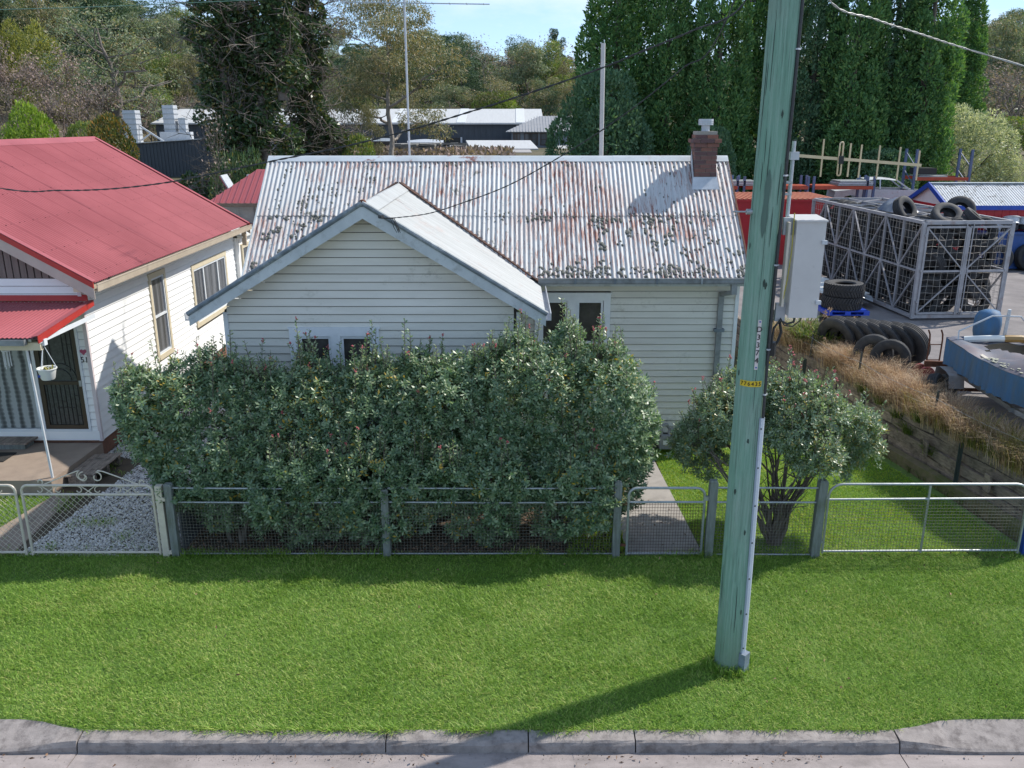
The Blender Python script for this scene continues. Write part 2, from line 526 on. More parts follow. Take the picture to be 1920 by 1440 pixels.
# old painted iron: chalky white, rust runs and dark lichen crust along the ribs (all follow the sheet, not the light)
def old_iron(name, stretch, rustiness, base=(0.53, 0.535, 0.535), lich=0.6, rot=None):
    m, nt, b, out = newmat(name)
    f = noise(nt, 1.0, 5, 0.65, stretch, rot=rot)
    c = ramp(nt, f, [(0.3, tuple(q * 0.74 for q in base)), (0.65, base)])
    fine = noise(nt, 3.2, 7, 0.72, stretch, rot=rot)
    big = noise(nt, 0.55, 3, 0.6)
    ad = nd(nt, 'ShaderNodeMath', operation='MULTIPLY_ADD'); ad.inputs[1].default_value = 0.45
    nt.links.new(big, ad.inputs[0]); nt.links.new(fine, ad.inputs[2])
    rf = rng_map(nt, ad.outputs[0], 0.815 - rustiness, 0.90 - rustiness, 0, 0.95)
    bp_ = noise(nt, 1.0, 6, 0.7, (1.5, 0.55, 0.55)); c = mixc(nt, rng_map(nt, bp_, 0.56 - rustiness * .6, 0.74 - rustiness * .6, 0, 0.5), c, (0.37, 0.215, 0.165))
    rc = ramp(nt, noise(nt, 14, 5), [(0.35, (0.13, 0.035, 0.022)), (0.65, (0.30, 0.10, 0.065))])
    c = mixc(nt, rf, c, rc)
    l1 = noise(nt, 7.5, 6, 0.7)
    l2 = noise(nt, 0.8, 3, 0.6)
    lm = nd(nt, 'ShaderNodeMath', operation='MULTIPLY_ADD'); lm.inputs[1].default_value = 0.5
    nt.links.new(l2, lm.inputs[0]); nt.links.new(l1, lm.inputs[2])
    lf = rng_map(nt, lm.outputs[0], 1.02 - lich * 0.25, 1.08 - lich * 0.25, 0, 0.85)
    c = mixc(nt, lf, c, (0.085, 0.088, 0.075))
    nt.links.new(c, b.inputs['Base Color'])
    b.inputs['Roughness'].default_value = 0.6
    bump(nt, b, noise(nt, 50, 4), 0.12, 0.004)
    return m
M['old_iron'] = old_iron('old_white_iron', (13.0, 0.9, 0.9), 0.075)
M['clean_iron'] = old_iron('chalky_iron', (0.6, 12.0, 0.6), -0.03, (0.43, 0.44, 0.435), 0.1)
M['ridge_iron'] = old_iron('ridge_iron', (1.0, 2.0, 2.0), -0.02, (0.56, 0.60, 0.63), 0.2)
M['lichen'] = simple('lichen', (0.17, 0.172, 0.15), (0.055, 0.056, 0.05), 25, 0.95, bstr=0.8, bscale=60)
M['gutter_grey'] = simple('gutter_grey', (0.27, 0.29, 0.30), (0.17, 0.185, 0.19), 5, 0.5, bstr=0.1, dirt=(0.1, 0.1, 0.1), dirt_scale=4)
M['barge_grey'] = simple('barge_paint', (0.52, 0.56, 0.58), (0.42, 0.46, 0.48), 3, 0.6, bstr=0.15, dirt=(0.24, 0.25, 0.24), dirt_scale=5, dirt_lo=0.52, dirt_hi=0.72)
M['barge_cap'] = simple('barge_cap', (0.17, 0.21, 0.24), (0.10, 0.12, 0.14), 6, 0.5, bstr=0.1, dirt=(0.4, 0.42, 0.43), dirt_scale=3, dirt_lo=0.5, dirt_hi=0.7)
# weatherboards of the white cottage: cream paint with grey-green mould blooms
mt, nt, b, out = newmat('board_paint')
c = ramp(nt, noise(nt, 2.0, 4, 0.6, (0.4, 1, 3)), [(0.3, (0.60, 0.585, 0.525)), (0.7, (0.70, 0.685, 0.625))])
m1 = noise(nt, 11, 8, 0.78, (0.8, 1, 1)); m2 = noise(nt, 0.9, 3, 0.55)
mm = nd(nt, 'ShaderNodeMath', operation='MULTIPLY_ADD'); mm.inputs[1].default_value = 0.9
nt.links.new(m2, mm.inputs[0]); nt.links.new(m1, mm.inputs[2])
c = mixc(nt, rng_map(nt, mm.outputs[0], 1.08, 1.34, 0, 0.55), c, (0.24, 0.23, 0.17))
oi = nd(nt, 'ShaderNodeObjectInfo'); hs = nd(nt, 'ShaderNodeHueSaturation')
nt.links.new(rng_map(nt, oi.outputs['Random'], 0, 1, 0.94, 1.04), hs.inputs['Value']); nt.links.new(c, hs.inputs['Color'])
nt.links.new(hs.outputs[0], b.inputs['Base Color']); b.inputs['Roughness'].default_value = 0.55
bump(nt, b, noise(nt, 30, 4, 0.6, (0.3, 1, 1)), 0.1, 0.004)
M['board'] = mt
mt, nt, b, out = newmat('mortar_brick')
oi = nd(nt, 'ShaderNodeObjectInfo')
c = ramp(nt, oi.outputs['Random'], [(0.0, (0.10, 0.06, 0.065)), (0.4, (0.17, 0.085, 0.075)), (0.75, (0.22, 0.10, 0.075)), (1.0, (0.30, 0.13, 0.085))])
c = mixc(nt, rng_map(nt, noise(nt, 18, 5, 0.7), 0.45, 0.75, 0, 0.5), c, (0.09, 0.055, 0.055))
nt.links.new(c, b.inputs['Base Color']); b.inputs['Roughness'].default_value = 0.9
bump(nt, b, noise(nt, 60, 4), 0.3, 0.004)
M['brick'] = mt
M['mortar'] = simple('mortar', (0.34, 0.31, 0.27), (0.27, 0.245, 0.215), 8, 0.95, bstr=0.2)

def weatherboards(parent, mat, P, span, z0, z1, h=0.135, holes=(), seed=1, proud=0.027, clip=None, gap=0.0145):
    """P(a, d, z): a along the wall, d outwards. Every board is its own lapped plank, cut at the openings"""
    rr = random.Random(seed)
    z = z0
    while z < z1 - 0.02:
        zt = min(z + h, z1)
        runs = [span]
        for (a0, a1, b0, b1) in holes:
            if b0 < (z + zt) / 2 < b1:
                nr = []
                for (p, q) in runs:
                    if a1 <= p or a0 >= q: nr.append((p, q))
                    else:
                        if a0 - p > 0.02: nr.append((p, a0))
                        if q - a1 > 0.02: nr.append((a1, q))
                runs = nr
        for (p, q) in runs:
            pb, qb, pt, qt = p, q, p, q
            if clip:
                lo, hi = clip(z); pb, qb = max(p, lo), min(q, hi)
                lo, hi = clip(zt); pt, qt = max(p, lo), min(q, hi)
                if qb - pb < 0.03: continue
                if qt < pt: pt = qt = (pt + qt) / 2
            e = rr.uniform(-0.002, 0.003); s = rr.uniform(-0.0025, 0.0025)
            mb = MB()
            vs = [P(pb, proud + e, z + s), P(qb, proud + e, z - s), P(qt, 0.004, zt - gap), P(pt, 0.004, zt - gap),
                  P(pb, -0.01, z + s), P(qb, -0.01, z - s), P(qt, -0.01, zt - gap), P(pt, -0.01, zt - gap)]
            mb.add(vs, [(0, 1, 2, 3), (4, 7, 6, 5), (0, 4, 5, 1), (1, 5, 6, 2), (2, 6, 7, 3), (3, 7, 4, 0)])
            mb.build('weatherboard', mat, parent)
        z = zt

def frame_ring(mb, P, a0, a1, z0, z1, w, d0, d1, wt=None, wb=None):
    wt = wt or w; wb = wb or w
    def bx(p, q, r, s):
        vs = [P(p, d0, r), P(q, d0, r), P(q, d1, r), P(p, d1, r), P(p, d0, s), P(q, d0, s), P(q, d1, s), P(p, d1, s)]
        mb.add(vs, [(0, 3, 2, 1), (4, 5, 6, 7), (0, 1, 5, 4), (1, 2, 6, 5), (2, 3, 7, 6), (3, 0, 4, 7)])
    bx(a0, a0 + w, z0, z1); bx(a1 - w, a1, z0, z1)
    bx(a0 + w, a1 - w, z1 - wt, z1); bx(a0 + w, a1 - w, z0, z0 + wb)
    return bx
def plate(P, a0, a1, z0, z1, d):
    return MB().add([P(a0, d, z0), P(a1, d, z0), P(a1, d, z1), P(a0, d, z1)], [(0, 1, 2, 3)])

M['wall_gap'] = simple('board_gap', (0.11, 0.10, 0.085), (0.06, 0.056, 0.05), 6, 0.9, bstr=0)  # dark backing paints the line of shade and dirt under each lap
# ------------------------------------------------------------------ the white weatherboard cottage
cottage = thing('cottage', 'white weatherboard cottage with a rusty pale corrugated iron roof and brick chimney', 'house', (-0.3, 16.65, 0))
WY, GYW = 16.65, 13.9            # front wall of the long wing, front wall of the projecting gable
XL, XR = -4.78, 4.48
GL, GR = -4.78, 0.08
AX, AZ = -2.34, 5.27             # gable ridge
EZ = 3.70                        # eave of the long wing at Y = 16.2
PM = 0.84                        # rise per metre of the long wing roof
RY = 16.2 + (5.80 - EZ) / PM     # ridge line
mw = cottage
wall = MB().box(XL, XR, WY + 0.02, WY + 0.12, 0.0, 3.72).build('wall', M['wall_gap'], mw)
Pf = lambda a, d, z: (a, WY - d, z)
weatherboards(wall, M['board'], Pf, (GR + 0.02, XR - 0.06), 0.36, 3.50, holes=[(0.45, 1.95, 1.55, 3.27)], seed=3)
gwall = MB()
sl = (AZ - 3.53) / 2.86
gwall.prism([(GL, GYW + 0.02, 0), (GR, GYW + 0.02, 0), (GR, GYW + 0.02, 3.53), (AX, GYW + 0.02, AZ - 0.16), (GL, GYW + 0.02, 3.53)], (0, 0.1, 0))
gwall = gwall.build('gable_wall', M['wall_gap'], mw)
Pg = lambda a, d, z: (a, GYW - d, z)
clipg = lambda z: (AX - (AZ - 0.12 - z) / sl, AX + (AZ - 0.12 - z) / sl)
weatherboards(gwall, M['board'], Pg, (GL + 0.05, GR - 0.05), 0.36, 5.06, holes=[(-3.72, -2.22, 1.5, 3.22)], seed=5, clip=clipg)
# returns and side walls
sw = MB().box(GR - 0.02, GR + 0.1 - 0.02, GYW + 0.12, WY, 0, 3.53).build('return_wall', M['mortar'], mw)
weatherboards(sw, M['board'], lambda a, d, z: (GR + 0.08 + d, a, z), (GYW + 0.05, WY - 0.03), 0.36, 3.5, seed=8)
sw = MB().box(GL, GL + 0.1, GYW + 0.12, WY + 5.3, 0, 3.53).build('side_wall', M['mortar'], mw)
weatherboards(sw, M['board'], lambda a, d, z: (GL - d, a, z), (GYW + 0.05, WY + 5.3), 0.36, 3.5, seed=9)
sw = MB().box(XR - 0.12, XR - 0.02, WY + 0.12, WY + 5.3, 0, 3.7).build('side_wall', M['mortar'], mw)
weatherboards(sw, M['board'], lambda a, d, z: (XR - 0.02 + d, a, z), (WY + 0.05, WY + 5.3), 0.36, 3.7, seed=10)
MB().prism([(XR - 0.1, WY + 0.05, 3.7), (XR - 0.1, WY + 5.3, 3.7), (XR - 0.1, RY, 5.7)], (0.08, 0, 0)).build('gable_end', M['board'], mw)
MB().prism([(XL + 0.02, WY + 0.05, 3.7), (XL + 0.02, WY + 5.3, 3.7), (XL + 0.02, RY, 5.7)], (0.08, 0, 0)).build('gable_end', M['board'], mw)
MB().box(XL, XR, WY + 5.2, WY + 5.3, 0, 3.7).build('rear_wall', M['board'], mw)
stumps = MB().box(XL + 0.05, XR - 0.05, WY + 0.01, WY + 0.018, 0, 0.37)
stumps.build('base_board', simple('base_board', (0.09, 0.085, 0.08), (0.05, 0.048, 0.045), 6, 0.9), mw)
for (x, y) in ((GL + 0.025, GYW), (GR + 0.03, GYW), (XR - 0.03, WY), ):
    MB().box(x - 0.035, x + 0.035, y - 0.045, y + 0.03, 0.3, 3.5).build('corner_board', M['trim_white'], mw)
# eave soffit + fascia of the long wing
MB().box(GR + 0.5, XR + 0.1, 16.22, WY - 0.03, 3.52, 3.545).build('soffit', M['cream'], mw)

# windows -------------------------------------------------------------------
def double_window(parent, P, a0, a1, z0, z1, panes, ztop, zmeet, label=None):
    w = MB()
    bx = frame_ring(w, P, a0, a1, z0, z1, 0.13, -0.06, 0.045, 0.13, 0.1)
    bx(panes[0][1] + 0.05, panes[1][0] - 0.05, z0 + 0.1, z1 - 0.13)
    bx(a0 - 0.02, a1 + 0.02, z1, z1 + 0.025)
    bx(a0 - 0.03, a1 + 0.03, z0 - 0.04, z0)
    win = w.build('window', M['trim_white'], parent)
    if label: win['label'] = label
    for (p, q) in panes:
        s = MB(); frame_ring(s, P, p - 0.05, q + 0.05, z0 + 0.1, z1 - 0.13, 0.045, -0.05, 0.012, 0.05, 0.05)
        bxx = frame_ring(s, P, p - 0.05, q + 0.05, zmeet - 0.02, zmeet + 0.025, 0.02, -0.045, 0.005, 0.02, 0.02)
        s.build('sash', M['trim_white'], win)
        plate(P, p - 0.03, q + 0.03, z0 + 0.12, z1 - 0.15, -0.012).build('pane', M['glass'], win)
    return win
double_window(wall, Pf, 0.45, 1.95, 1.55, 3.27, [(0.63, 1.05), (1.34, 1.76)], 3.10, 2.28)
double_window(gwall, Pg, -3.72, -2.22, 1.5, 3.22, [(-3.52, -3.08), (-2.82, -2.39)], 3.05, 2.2)

# roof of the long wing --------------------------------------------------------
roof = MB()
RX0, RX1 = -5.14, 4.55
BY = RY + (RY - 16.2)
roof.add([(RX0 + .02, 16.2, EZ - 0.03), (RX1 - .02, 16.2, EZ - 0.03), (RX1 - .02, RY, 5.77), (RX0 + .02, RY, 5.77), (RX0 + .02, BY, EZ - 0.03), (RX1 - .02, BY, EZ - 0.03)],
         [(0, 1, 2, 3), (3, 2, 5, 4), (0, 4, 5, 1)])
roof = roof.build('roof', M['post_timber'], mw)
sl_len = math.hypot(RY - 16.16, 5.80 - EZ + 0.03)
ang = math.atan2(5.80 - EZ, RY - 16.2)
def roofP(x0, s0, off):
    def P(a, s, h):
        q = s0 + s                                   # distance down from the ridge
        return (x0 + a, RY - q * math.cos(ang) - (h + off) * math.sin(ang), 5.80 - q * math.sin(ang) + (h + off) * math.cos(ang))
    return P
pitch = 0.0965
ns = 13
sw_ = (RX1 - RX0) / ns
for row, (s0, ln, off) in enumerate(((0.0, sl_len * 0.52, 0.012), (sl_len * 0.50, sl_len * 0.505, 0.0))):
    for k in range(ns):
        nn = round(sw_ / pitch)
        mb = corr_sheet(roofP(RX0 + k * sw_, s0, off + random.uniform(0, 0.004)), sw_ + 0.002, ln + random.uniform(-0.012, 0.012), sw_ / nn, 0.024, 4, 8, 0.004, k + row * 31)
        mb.build('roof_sheet', M['old_iron'], roof, smooth='all', fix=False)
def backP(x0):
    def P(a, s, h):
        return (x0 + a, RY + s * math.cos(ang) + h * math.sin(ang), 5.80 - s * math.sin(ang) + h * math.cos(ang))
    return P
for k in range(ns):
    mb = corr_sheet(backP(RX0 + k * sw_), sw_ + 0.002, sl_len, sw_ / 7, 0.02, 1, 4, 0, k)
    mb.build('roof_sheet', M['old_iron'], roof, smooth='all', fix=True)
rc = MB()
for k in range(4):
    x0 = RX0 - 0.01 + k * (RX1 - RX0 + 0.02) / 4; x1 = x0 + (RX1 - RX0 + 0.02) / 4 + (0.04 if k < 3 else 0)
    o = 0.003 * (k % 2)
    c_, s_ = math.cos(ang), math.sin(ang)
    q = [(-0.17, 0.040), (-0.05, 0.045), (-0.03, 0.07), (0.03, 0.07), (0.05, 0.045), (0.17, 0.040)]
    vs = []
    for x in (x0, x1):
        for d, h in q:
            vs.append((x, RY + abs(d) * c_ * (1 if d > 0 else -1) + (h * s_ * (1 if d > 0 else -1) if abs(d) > 0.04 else 0), 5.80 - abs(d) * s_ + h * c_ * 1.0 + o))
    m_ = len(q)
    rcp = MB().add(vs, [(i, i + 1, m_ + i + 1, m_ + i) for i in range(m_ - 1)])
    rcp.build('ridge_cap', M['ridge_iron'], roof)
# verge trims at both ends
for x in (RX0, RX1):
    MB().beam((x, 16.17, EZ - 0.05), (x, RY, 5.75), 0.03, 0.14).build('verge_board', M['rust'] if x > 0 else M['barge_grey'], mw)
# gutter of the long wing
g = MB()
gx0, gx1 = 0.50, RX1 - 0.02
for (y0, y1, z0, z1) in ((16.05, 16.065, 3.575, 3.665), (16.05, 16.19, 3.565, 3.58), (16.035, 16.066, 3.66, 3.68), (16.175, 16.19, 3.58, 3.665), (16.04, 16.05, 3.60, 3.615)):
    g.box(gx0, gx1, y0, y1, z0, z1)
gt = g.build('gutter', M['gutter_grey'], mw)
for x in (1.2, 1.95, 2.75, 3.6):
    MB().box(x - 0.018, x + 0.018, 16.025, 16.06, 3.57, 3.685).build('gutter_clip', M['barge_cap'], gt)
MB().box(0.5, RX1 - 0.05, 16.195, 16.22, 3.50, 3.665).build('fascia', M['barge_grey'], mw)
dp = MB()
dp.box(4.185, 4.29, 16.07, 16.17, 3.36, 3.57); dp.beam((4.235, 16.12, 3.40), (4.12, WY - 0.08, 3.27), 0.1, 0.08); dp.box(4.07, 4.17, WY - 0.12, WY - 0.035, 0.2, 3.31)
dpo = dp.build('downpipe', M['gutter_grey'], mw)
for z in (2.55, 1.1):
    MB().box(4.02, 4.22, WY - 0.13, WY - 0.02, z - 0.03, z + 0.03).build('pipe_bracket', M['barge_cap'], dpo)

# gable roof -----------------------------------------------------------------
GY0 = 13.55
groof = MB()
hw = 2.86
for s in (-1, 1):
    groof.add([(AX, GY0 + .03, AZ - 0.03), (AX + s * hw * .99, GY0 + .03, 3.51), (AX + s * hw * .99, 16.25, 3.51), (AX, 18.0, AZ - 0.03)], [(0, 1, 2, 3)])
groof = groof.build('gable_roof', M['post_timber'], mw)
ga = math.atan2(AZ - 3.53, hw); glen = math.hypot(hw, AZ - 3.53) + 0.02
for s in (-1, 1):
    y = GY0
    for k in range(6):
        wd = 0.78
        def P(a, t, h, y=y, s=s):
            return (AX + s * (t * math.cos(ga) + h * math.sin(ga)), y + a, AZ - t * math.sin(ga) + h * math.cos(ga))
        # sheets run down the slope; those behind the valley stop where the long roof takes over
        vz = lambda yy: EZ + PM * (yy - 16.2)
        ymid = y + wd * 0.5
        tmax = glen
        if vz(ymid) > 3.53: tmax = min(glen, (AZ - vz(ymid - wd * 0.5) + 0.02) / math.sin(ga))
        if tmax > 0.15 and y < 18.0:
            corr_sheet(P, wd + 0.002, tmax, wd / 8, 0.022, 3, 8, 0.003, k + 50 * (s + 1)).build('roof_sheet', M['clean_iron'], groof, smooth='all', fix=False)
        y += wd
for k in range(3):
    y0 = GY0 - 0.02 + k * 1.52; y1 = min(y0 + 1.56, 18.1)
    o = 0.004 * (k % 2)
    vs = []
    q = [(-0.24, 0.035), (-0.06, 0.04), (-0.025, 0.055), (0.025, 0.055), (0.06, 0.04), (0.24, 0.035)]
    for yy in (y0, y1):
        for d, h in q:
            vs.append((AX + d * math.cos(ga) + (h * math.sin(ga) * (1 if d > 0 else -1) if abs(d) > 0.04 else 0), yy, AZ - abs(d) * math.sin(ga) + h * math.cos(ga) + o))
    MB().add(vs, [(i, i + 1, 7 + i, 6 + i) for i in range(5)]).build('ridge_cap', M['clean_iron'], groof)
for s in (-1, 1):
    b0 = (AX + s * 0.0, GY0 - 0.005, AZ - 0.10); b1 = (AX + s * (hw + 0.03), GY0 - 0.005, 3.53 - 0.115)
    tp = [(AX, GY0, AZ + 0.015), (AX + s * (hw + 0.03), GY0, 3.53 + 0.0), (AX + s * (hw + 0.03), GY0, 3.53 - 0.19), (AX, GY0, AZ - 0.205)]
    MB().prism(tp, (0, -0.03, 0)).build('barge_board', M['barge_grey'], mw)
    MB().tube([(AX, GY0 - 0.02, AZ + 0.035), (AX + s * (hw + 0.05), GY0 - 0.02, 3.53 + 0.01)], 0.042, 8).build('barge_cap', M['barge_cap'], mw)
    # valley: folded rusty tray where the two roofs meet
    va = (AX + s * 0.0, 16.2 + (AZ - EZ) / PM, AZ); vb = (AX + s * hw, 16.2 - 0.12, 3.55)
    MB().beam(Vector(va) + Vector((s * 0.04, -0.0, 0.055)), Vector(vb) + Vector((s * 0.04, 0, 0.05)), 0.10, 0.02).build('valley_tray', M['rust_dark'] if 'rust_dark' in M else M['rust'], mw)
    # side gutters
    gx = AX + s * hw
    gg = MB()
    y1_ = 16.06 if s > 0 else 16.1
    for (d0, d1, z0, z1) in ((0.0, 0.012, 3.43, 3.53), (0.0, 0.12, 3.42, 3.435), (0.108, 0.12, 3.435, 3.545)):
        a_, b_ = sorted((gx + s * d0, gx + s * d1)); gg.box(a_, b_, GY0 + 0.03, y1_, z0, z1)
    gg.build('gutter', M['galv_light'], mw)
    MB().add([(AX + s * 0.1, GY0 + 0.04, AZ - 0.24), (AX + s * hw, GY0 + 0.04, 3.43), (AX + s * hw, GYW, 3.43), (AX + s * 0.1, GYW, AZ - 0.24)], [(0, 1, 2, 3)]).build('soffit', M['cream'], mw)
MB().cyl((AX, GY0 - 0.03, AZ + 0.03), (AX, GY0 + 0.1, AZ + 0.03), 0.055, n=12).build('ridge_end', M['rust'], mw)

# lichen cushions growing on the ribs
def lichen(n, region, seed):
    rr = random.Random(seed); V = []; F = []
    while n > 0:
        x, q = region(rr)
        P = roofP(0, 0, 0.022)
        r = rr.uniform(0.012, 0.046)
        for _ in range(rr.randint(1, 5)):
            cx, cq = x + rr.gauss(0, 0.05), q + rr.gauss(0, 0.08)
            if not (RX0 + 0.05 < cx < RX1 - 0.05 and 0.05 < cq < sl_len - 0.02): continue
            k0 = len(V); m_ = 7
            V.append(P(cx, cq, rr.uniform(0.004, 0.014)))
            for i in range(m_):
                t = 2 * math.pi * i / m_; w = r * rr.uniform(0.75, 1.2)
                V.append(P(cx + w * math.cos(t), cq + w * math.sin(t) * 1.1, 0.0))
            for i in range(m_):
                t = 2 * math.pi * i / m_; w = r * rr.uniform(0.95, 1.25)
                V.append(P(cx + w * math.cos(t), cq + w * math.sin(t) * 1.1, -0.016))
            for i in range(m_):
                j = (i + 1) % m_
                F.append((k0, k0 + 1 + i, k0 + 1 + j)); F.append((k0 + 1 + i, k0 + 1 + m_ + i, k0 + 1 + m_ + j)); F.append((k0 + 1 + i, k0 + 1 + m_ + j, k0 + 1 + j))
        n -= 1
    o = np_obj('lichen', np.array(V), np.array(F), M['lichen'], roof)
    o['kind'] = 'stuff'
bands = [RX0 + 0.45, RX0 + 1.05, -3.2]
def reg(rr):
    u = rr.random()
    if u < 0.34:      # left end, in bands down the ribs
        return (rr.choice(bands) + rr.gauss(0, 0.22), rr.uniform(0.9, sl_len) if rr.random() < 0.85 else rr.uniform(0.1, 0.9))
    if u < 0.50:      # the lap between the two rows
        return (rr.uniform(-0.6, RX1), sl_len * 0.515 + rr.gauss(0, 0.05))
    if u < 0.72:      # eave
        return (rr.uniform(0.4, RX1), sl_len - abs(rr.gauss(0, 0.14)))
    if u < 0.80:      # beside the ridge
        return (rr.uniform(RX0, RX1), rr.uniform(0.12, 0.25))
    return (rr.uniform(1.6, RX1), rr.uniform(0.6, sl_len))
lichen(330, reg, 4)

# brick chimney ----------------------------------------------------------------
CX, CY, CZ0 = 3.975, 18.07 + 0.225, 5.0
chim = MB().box(CX - 0.208, CX + 0.208, CY - 0.208, CY + 0.208, CZ0, 6.335).build('chimney', M['mortar'], mw)
bl, bh, bd = 0.215, 0.073, 0.03
bfull = MB().box(-bl / 2, bl / 2, -bd / 2, bd / 2, -bh / 2, bh / 2).mesh('brick_full', M['brick'])
bhalf = MB().box(-bl / 4 + .0025, bl / 4 - .0025, -bd / 2, bd / 2, -bh / 2, bh / 2).mesh('brick_half', M['brick'])
def course(z, half, alt):
    for side in range(4):
        a = side * math.pi / 2
        ca, sa = math.cos(a), math.sin(a)
        offs = [(-0.1125 * half / 0.225, 1), (0.1125 * half / 0.225, 1)] if alt == (side % 2 == 0) else [(-0.169 * half / 0.225, 0), (0, 1), (0.169 * half / 0.225, 0)]
        for (p, full) in offs:
            d = half - bd / 2 + random.uniform(-0.002, 0.003)
            x, y = p, -d
            o = place('brick', bfull if full else bhalf, chim, (CX - org(chim).x + ca * x - sa * y, CY - org(chim).y + sa * x + ca * y, z - org(chim).z), (0, 0, a))
            if half != 0.225: o.scale = (half / 0.225 * 1.0, 1, 1)
z = 5.06; k = 0
while z < 6.05:
    course(z, 0.225, k % 2 == 0); z += 0.0835; k += 1
course(z, 0.25, k % 2 == 0); z += 0.0835
course(z, 0.285, k % 2 == 1)
core = MB().box(CX - 0.262, CX + 0.262, CY - 0.262, CY + 0.262, z - 0.034, z + 0.03).build('corbel_core', M['mortar'], chim)
z += 0.0835
course(z, 0.225, k % 2 == 0)
MB().cyl((CX, CY, 6.3), (CX, CY, 6.46), 0.085, n=16).build('flue_pipe', M['galv_light'], chim)
fc = MB().cyl((CX, CY, 6.455), (CX, CY, 6.575), 0.15, n=20)
fc.cyl((CX, CY, 6.49), (CX, CY, 6.50), 0.156, n=20).cyl((CX, CY, 6.53), (CX, CY, 6.54), 0.156, n=20)
fc.build('flue_cap', M['galv_light'], chim, smooth=True)
fl = MB()
P = roofP(0, 0, 0.04)
q0 = (RY - (CY - 0.235)) / math.cos(ang)
fl.add([(CX - 0.25, CY - 0.24, 5.80 - q0 * math.sin(ang) + 0.17), (CX + 0.25, CY - 0.24, 5.80 - q0 * math.sin(ang) + 0.17), P(CX + 0.28, q0 + 0.16, 0), P(CX - 0.28, q0 + 0.16, 0)], [(0, 1, 2, 3)])
for s in (-1, 1):
    x = CX + s * 0.236
    fl.prism([(x, CY - 0.24, 5.80 - q0 * math.sin(ang) + 0.02), (x, CY - 0.24, 5.80 - q0 * math.sin(ang) + 0.19), (x, CY + 0.1, 5.98), (x, CY + 0.1, 5.7)], (s * 0.008, 0, 0))
fl.build('flashing', M['galv_light'], chim)
# ------------------------------------------------------------------ neighbouring red-roofed house
mt, nt, b, out = newmat('red_iron')
c = ramp(nt, noise(nt, 0.5, 4, 0.6), [(0.3, (0.28, 0.068, 0.078)), (0.7, (0.37, 0.10, 0.112))])
c = mixc(nt, rng_map(nt, noise(nt, 9, 6, 0.75), 0.6, 0.8, 0, 0.35), c, (0.42, 0.2, 0.2))
nt.links.new(c, b.inputs['Base Color']); b.inputs['Roughness'].default_value = 0.5; b.inputs['Specular IOR Level'].default_value = 0.32
M['red_iron'] = mt
M['red_trim'] = simple('red_trim', (0.46, 0.035, 0.028), (0.38, 0.03, 0.025), 3, 0.4, bstr=0.05)
M['cladding'] = simple('brown_cladding', (0.20, 0.165, 0.145), (0.155, 0.125, 0.11), 4, 0.7, bstr=0.2, stretch=(5, 5, 0.5), rand=0.05)
M['board_white'] = simple('white_boards', (0.88, 0.88, 0.87), (0.83, 0.83, 0.82), 2, 0.5, bstr=0.06, rand=0.02)
M['door_brown'] = simple('door_brown', (0.055, 0.038, 0.022), (0.04, 0.028, 0.018), 5, 0.4, bstr=0.05)
M['brick_base'] = simple('brick_base', (0.26, 0.12, 0.075), (0.17, 0.085, 0.06), 14, 0.9, bstr=0.4)
# lace: figured weave in rows
mt, nt, b, out = newmat('lace')
tc = nd(nt, 'ShaderNodeTexCoord'); mp = nd(nt, 'ShaderNodeMapping'); mp.inputs['Scale'].default_value = (9, 9, 11)
nt.links.new(tc.outputs['Object'], mp.inputs['Vector'])
vo = nd(nt, 'ShaderNodeTexVoronoi', Scale=1.0, Randomness=0.15); nt.links.new(mp.outputs[0], vo.inputs['Vector'])
wv = nd(nt, 'ShaderNodeTexWave', Scale=1.6, Distortion=3.0); wv.bands_direction = 'X'; nt.links.new(tc.outputs['Object'], wv.inputs['Vector'])
ml = nd(nt, 'ShaderNodeMath', operation='MULTIPLY_ADD'); nt.links.new(vo.outputs['Distance'], ml.inputs[0]); ml.inputs[1].default_value = 0.8
nt.links.new(wv.outputs['Fac'], ml.inputs[2])
nt.links.new(ramp(nt, ml.outputs[0], [(0.25, (0.06, 0.068, 0.068)), (0.7, (0.17, 0.19, 0.19)), (1.0, (0.34, 0.37, 0.37))]), b.inputs['Base Color'])
b.inputs['Roughness'].default_value = 0.6
M['lace'] = mt
# curtain seen through a sunlit pane
mt, nt, b, out = newmat('curtained_glass')
c = ramp(nt, noise(nt, 2.2, 3, 0.5, (1, 3.0, 0.15)), [(0.35, (0.05, 0.053, 0.057)), (0.62, (0.17, 0.175, 0.19))])
nt.links.new(c, b.inputs['Base Color']); b.inputs['Roughness'].default_value = 0.12
M['curtain_glass'] = mt

red = thing('red_roofed_house', 'white weatherboard house with a red corrugated roof and small front porch', 'house', (-12.2, 16.2, 0))
WX = -8.3; RF = 16.2; RB = 25.5; RIX = -12.2; RIZ = 6.07; REZ = 3.60; RHW = 4.25
LX = 2 * RIX - WX
core = MB().prism([(WX - 0.03, RF + 0.03, 0.35), (WX - 0.03, RF + 0.03, 3.62), (RIX, RF + 0.03, 5.9), (LX + 0.03, RF + 0.03, 3.62), (LX + 0.03, RF + 0.03, 0.35)], (0, RB - RF - 0.03, 0)).build('wall', M['board_white'], red)
MB().box(LX + 0.05, WX - 0.035, RF + 0.04, RB, 0, 0.36).build('brick_footing', M['brick_base'], red)
Ps = lambda a, d, z: (WX + d, a, z)
Pr = lambda a, d, z: (a, RF - d, z)
wallR = MB().box(WX - 0.06, WX - 0.012, RF + 0.05, RB, 0.36, 3.4).build('side_wall', M['wall_gap'], red)
weatherboards(wallR, M['board_white'], Ps, (RF + 0.03, RB), 0.36, 3.42, 0.15, holes=[(19.25, 20.2, 1.15, 3.2), (21.9, 24.65, 1.33, 2.98)], seed=21, proud=0.024, gap=0.012)
